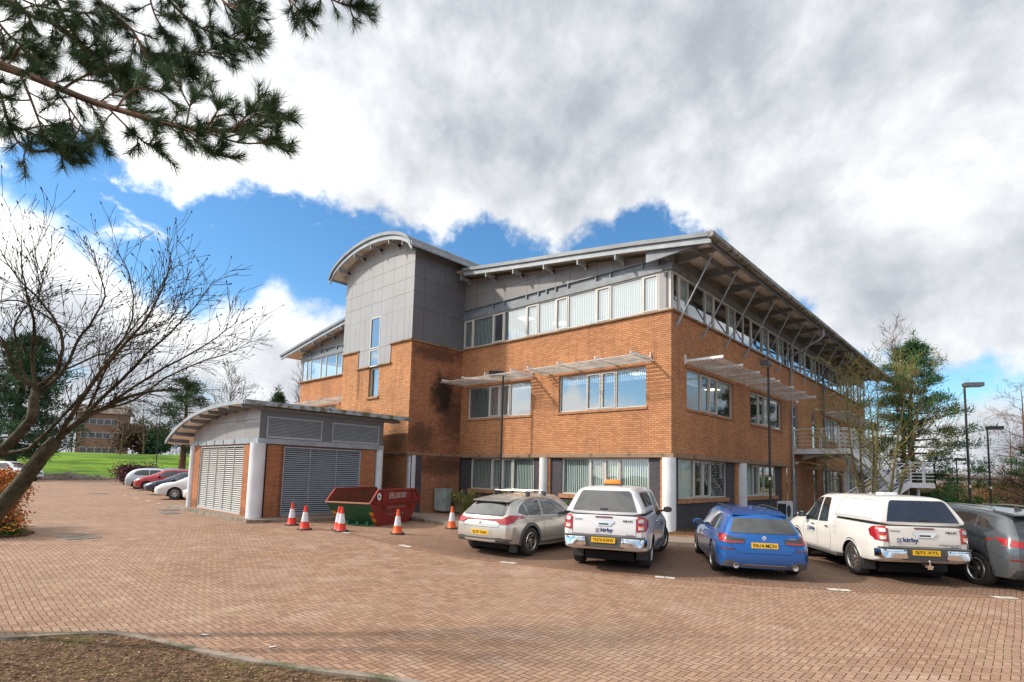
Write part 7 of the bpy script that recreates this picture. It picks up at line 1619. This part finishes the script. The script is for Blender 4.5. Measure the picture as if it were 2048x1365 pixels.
cone(-4.98, -7.96, .3, 'orange traffic cone in front of the red side of the skip', M_coneO); cone(-5.25, -5.55, 1.2, 'orange traffic cone by the kerb near the silver crossover', M_coneO)
# cabinet, wall unit, manholes
uc = empty('utility_cabinet', (-10.75, -1.35, .1), rz=R(4), label='pale grey-green metal utility cabinet against the brick wall', cat='cabinet')
b = MB(); b.box(-.36, .36, -.2, .2, 0, .98); b.box(-.38, .38, -.22, .22, .98, 1.02); b.build('casing', mat('cabinet_grey_green', (.36, .42, .40), rough=.5, var=.2, vscale=3), uc, bevel=.01); b = MB(); b.box(-.33, .33, -.215, -.20, .05, .95); o = b.build('door', mat('cabinet_grey_green', (.36, .42, .40)), uc, bevel=.004); b = MB(); b.box(.24, .28, -.225, -.215, .45, .55); b.build('handle', M_plast, o)
pb = empty('concrete_box', (-10.0, -.6, .05), label='low rendered block between the cabinet and the dark window corner', cat='block'); b = MB(); b.box(-.55, .35, -.25, .2, 0, .62); b.build('block', M_conc, pb, bevel=.01)
ac = empty('air_conditioner', (1.0, 9.2, .0), label='white air conditioning unit on the ground by the side wall', cat='air conditioner')
b = MB(); b.box(-.2, .2, -.5, .5, .1, .95); b.build('casing', M_white, ac, bevel=.02); b = MB(); b.box(-.16, .2, -.512, -.50, .2, .85); b.lathe([(.28, 0), (.28, .015), (0, .015)], (.2, -.15, .52), (1, 0, 0), n=20); b.build('fan_grille', M_plast, ac)
M_iron = mat('manhole_iron', (.15, .13, .12), rough=.6, var=.4, vscale=8)
def cover(x, y, sx, sy, rz, label):
    root = empty('manhole_cover', (x, y, zg(x, y)), rz=rz, label=label, cat='manhole cover'); b = MB(); b.box(-sx, sx, -sy, sy, 0, .009); b.build('frame', M_iron, root); b = MB()
    for i in range(7): b.box(-sx + .04, sx - .04, -sy + .05 + i * (2 * sy - .1) / 7, -sy + .05 + (i + .6) * (2 * sy - .1) / 7, .009, .015)
    b.build('lid', M_conc if sx > .5 else M_iron, root); return root
cover(-8.7, -15.1, .55, .35, R(5), 'recessed paved inspection cover in the yard at left'); cover(-17.3, -10.75, .45, .35, 0, 'iron cover in front of the louvred door'); cover(-15.5, -11.2, .4, .3, 0, 'second iron cover nearer the store corner'); cover(-33, -10.3, .5, .4, .3, 'iron cover by the far row of cars')
# low kerb wall, stones and litter
b = MB(); b.box(-69.6, -69.0, -60, 90, -.2, .16); b.build('far_kerb', M_conc, kind='structure')
rnd.seed(6)
rk = empty('rockery', (-67.8, -6.8, 0), label='group of low boulders at the foot of the cedar', cat='rocks')
for k, (x, y, s) in enumerate(((0, 0, 1.3), (-.2, 2.6, .8), (.5, -2.2, 1.0), (0, 5.2, .55))):
    b = MB(); bm = bmesh.new(); bmesh.ops.create_icosphere(bm, subdivisions=3, radius=1)
    for v in bm.verts: v.co *= 1 + .22 * math.sin(v.co.x * 5 + k) * math.cos(v.co.y * 4) ; v.co = Vector((x + v.co.x * s * .8, y + v.co.y * s * 1.6, v.co.z * s * .55))
    b.add([tuple(v.co) for v in bm.verts], [tuple(q.index for q in f.verts) for f in bm.faces]) if not bm.verts.index_update() else None; bm.free(); b.build('boulder', M_conc, rk, smooth=2, uv=False)
def paper(x, y, s, rz, label):
    root = MB(); n = 5; c, q = math.cos(rz), math.sin(rz); V = []
    for j in range(n):
        for i in range(n): a, d = (i / (n - 1) - .5) * s, (j / (n - 1) - .5) * s * .5; V.append((a, d, .012 + .02 * abs(math.sin(i * 1.7 + j)) * s * 5 * .4))
    root.add(V, [(j * n + i, j * n + i + 1, (j + 1) * n + i + 1, (j + 1) * n + i) for j in range(n - 1) for i in range(n - 1)]); o = root.build('litter_paper', M_whiteL, None, uv=False, fixn=False, smooth=2); o.location = (x, y, zg(x, y)); o.rotation_euler = (0, 0, rz); tag(o, label, 'litter'); return o
paper(1.55, -15.45, .09, .5, 'white scrap of paper on the paving by the soil bed'); paper(2.55, -15.05, .07, 1.4, 'small crumpled white wrapper on the paving right of the paper scrap')
# leaf litter, twigs and moss over the soil bed
rnd.seed(40); LB = [MB(), MB(), MB()]
edge = [Vector((p[0], p[1], 0)) for p in FB]
def inbed(x, y):
    for p, q in zip(FB[:-1], FB[1:]):
        if p[0] <= x < q[0]: return y < p[1] + (q[1] - p[1]) * (x - p[0]) / (q[0] - p[0]) - .09
    return False
cnt = 0
while cnt < 15000:
    x, y = rnd.uniform(0, 5.6), rnd.uniform(-18.2, -14.4)
    if not inbed(x, y): continue
    cnt += 1; k = rnd.choices((0, 1, 2), (.55, .27, .18))[0]; z = bedz(x, y) + .014 + rnd.random() * .014; a = rnd.uniform(0, 6.28); o_ = Vector((x, y, z)); u = Vector((math.cos(a), math.sin(a), rnd.uniform(-.25, .35)))
    if k == 0: l_, w_ = rnd.uniform(.008, .024), rnd.uniform(.005, .012)
    elif k == 1: l_, w_ = rnd.uniform(.03, .075), .0013
    else: l_, w_ = rnd.uniform(.006, .016), rnd.uniform(.004, .008)
    v = Vector((-math.sin(a), math.cos(a), rnd.uniform(-.4, .4))) * w_; u = u * l_; B_ = LB[k]; B_.v += [tuple(o_ - u), tuple(o_ + v), tuple(o_ + u), tuple(o_ - v)]; n = len(B_.v); B_.f.append((n - 4, n - 3, n - 2, n - 1)); B_.mi.append(0)
for B_, nm, m_ in zip(LB, ('leaf_litter', 'fallen_twigs', 'moss_specks'), (vmat('litter_leaf', (.09, .04, .02), (.40, .26, .15), scale=30), vmat('litter_twig', (.16, .10, .06), (.46, .36, .26), scale=12), vmat('moss', (.07, .08, .012), (.26, .26, .05), scale=12))):
    o = B_.build(nm, m_, None, uv=False, fixn=False); o['kind'] = 'stuff'
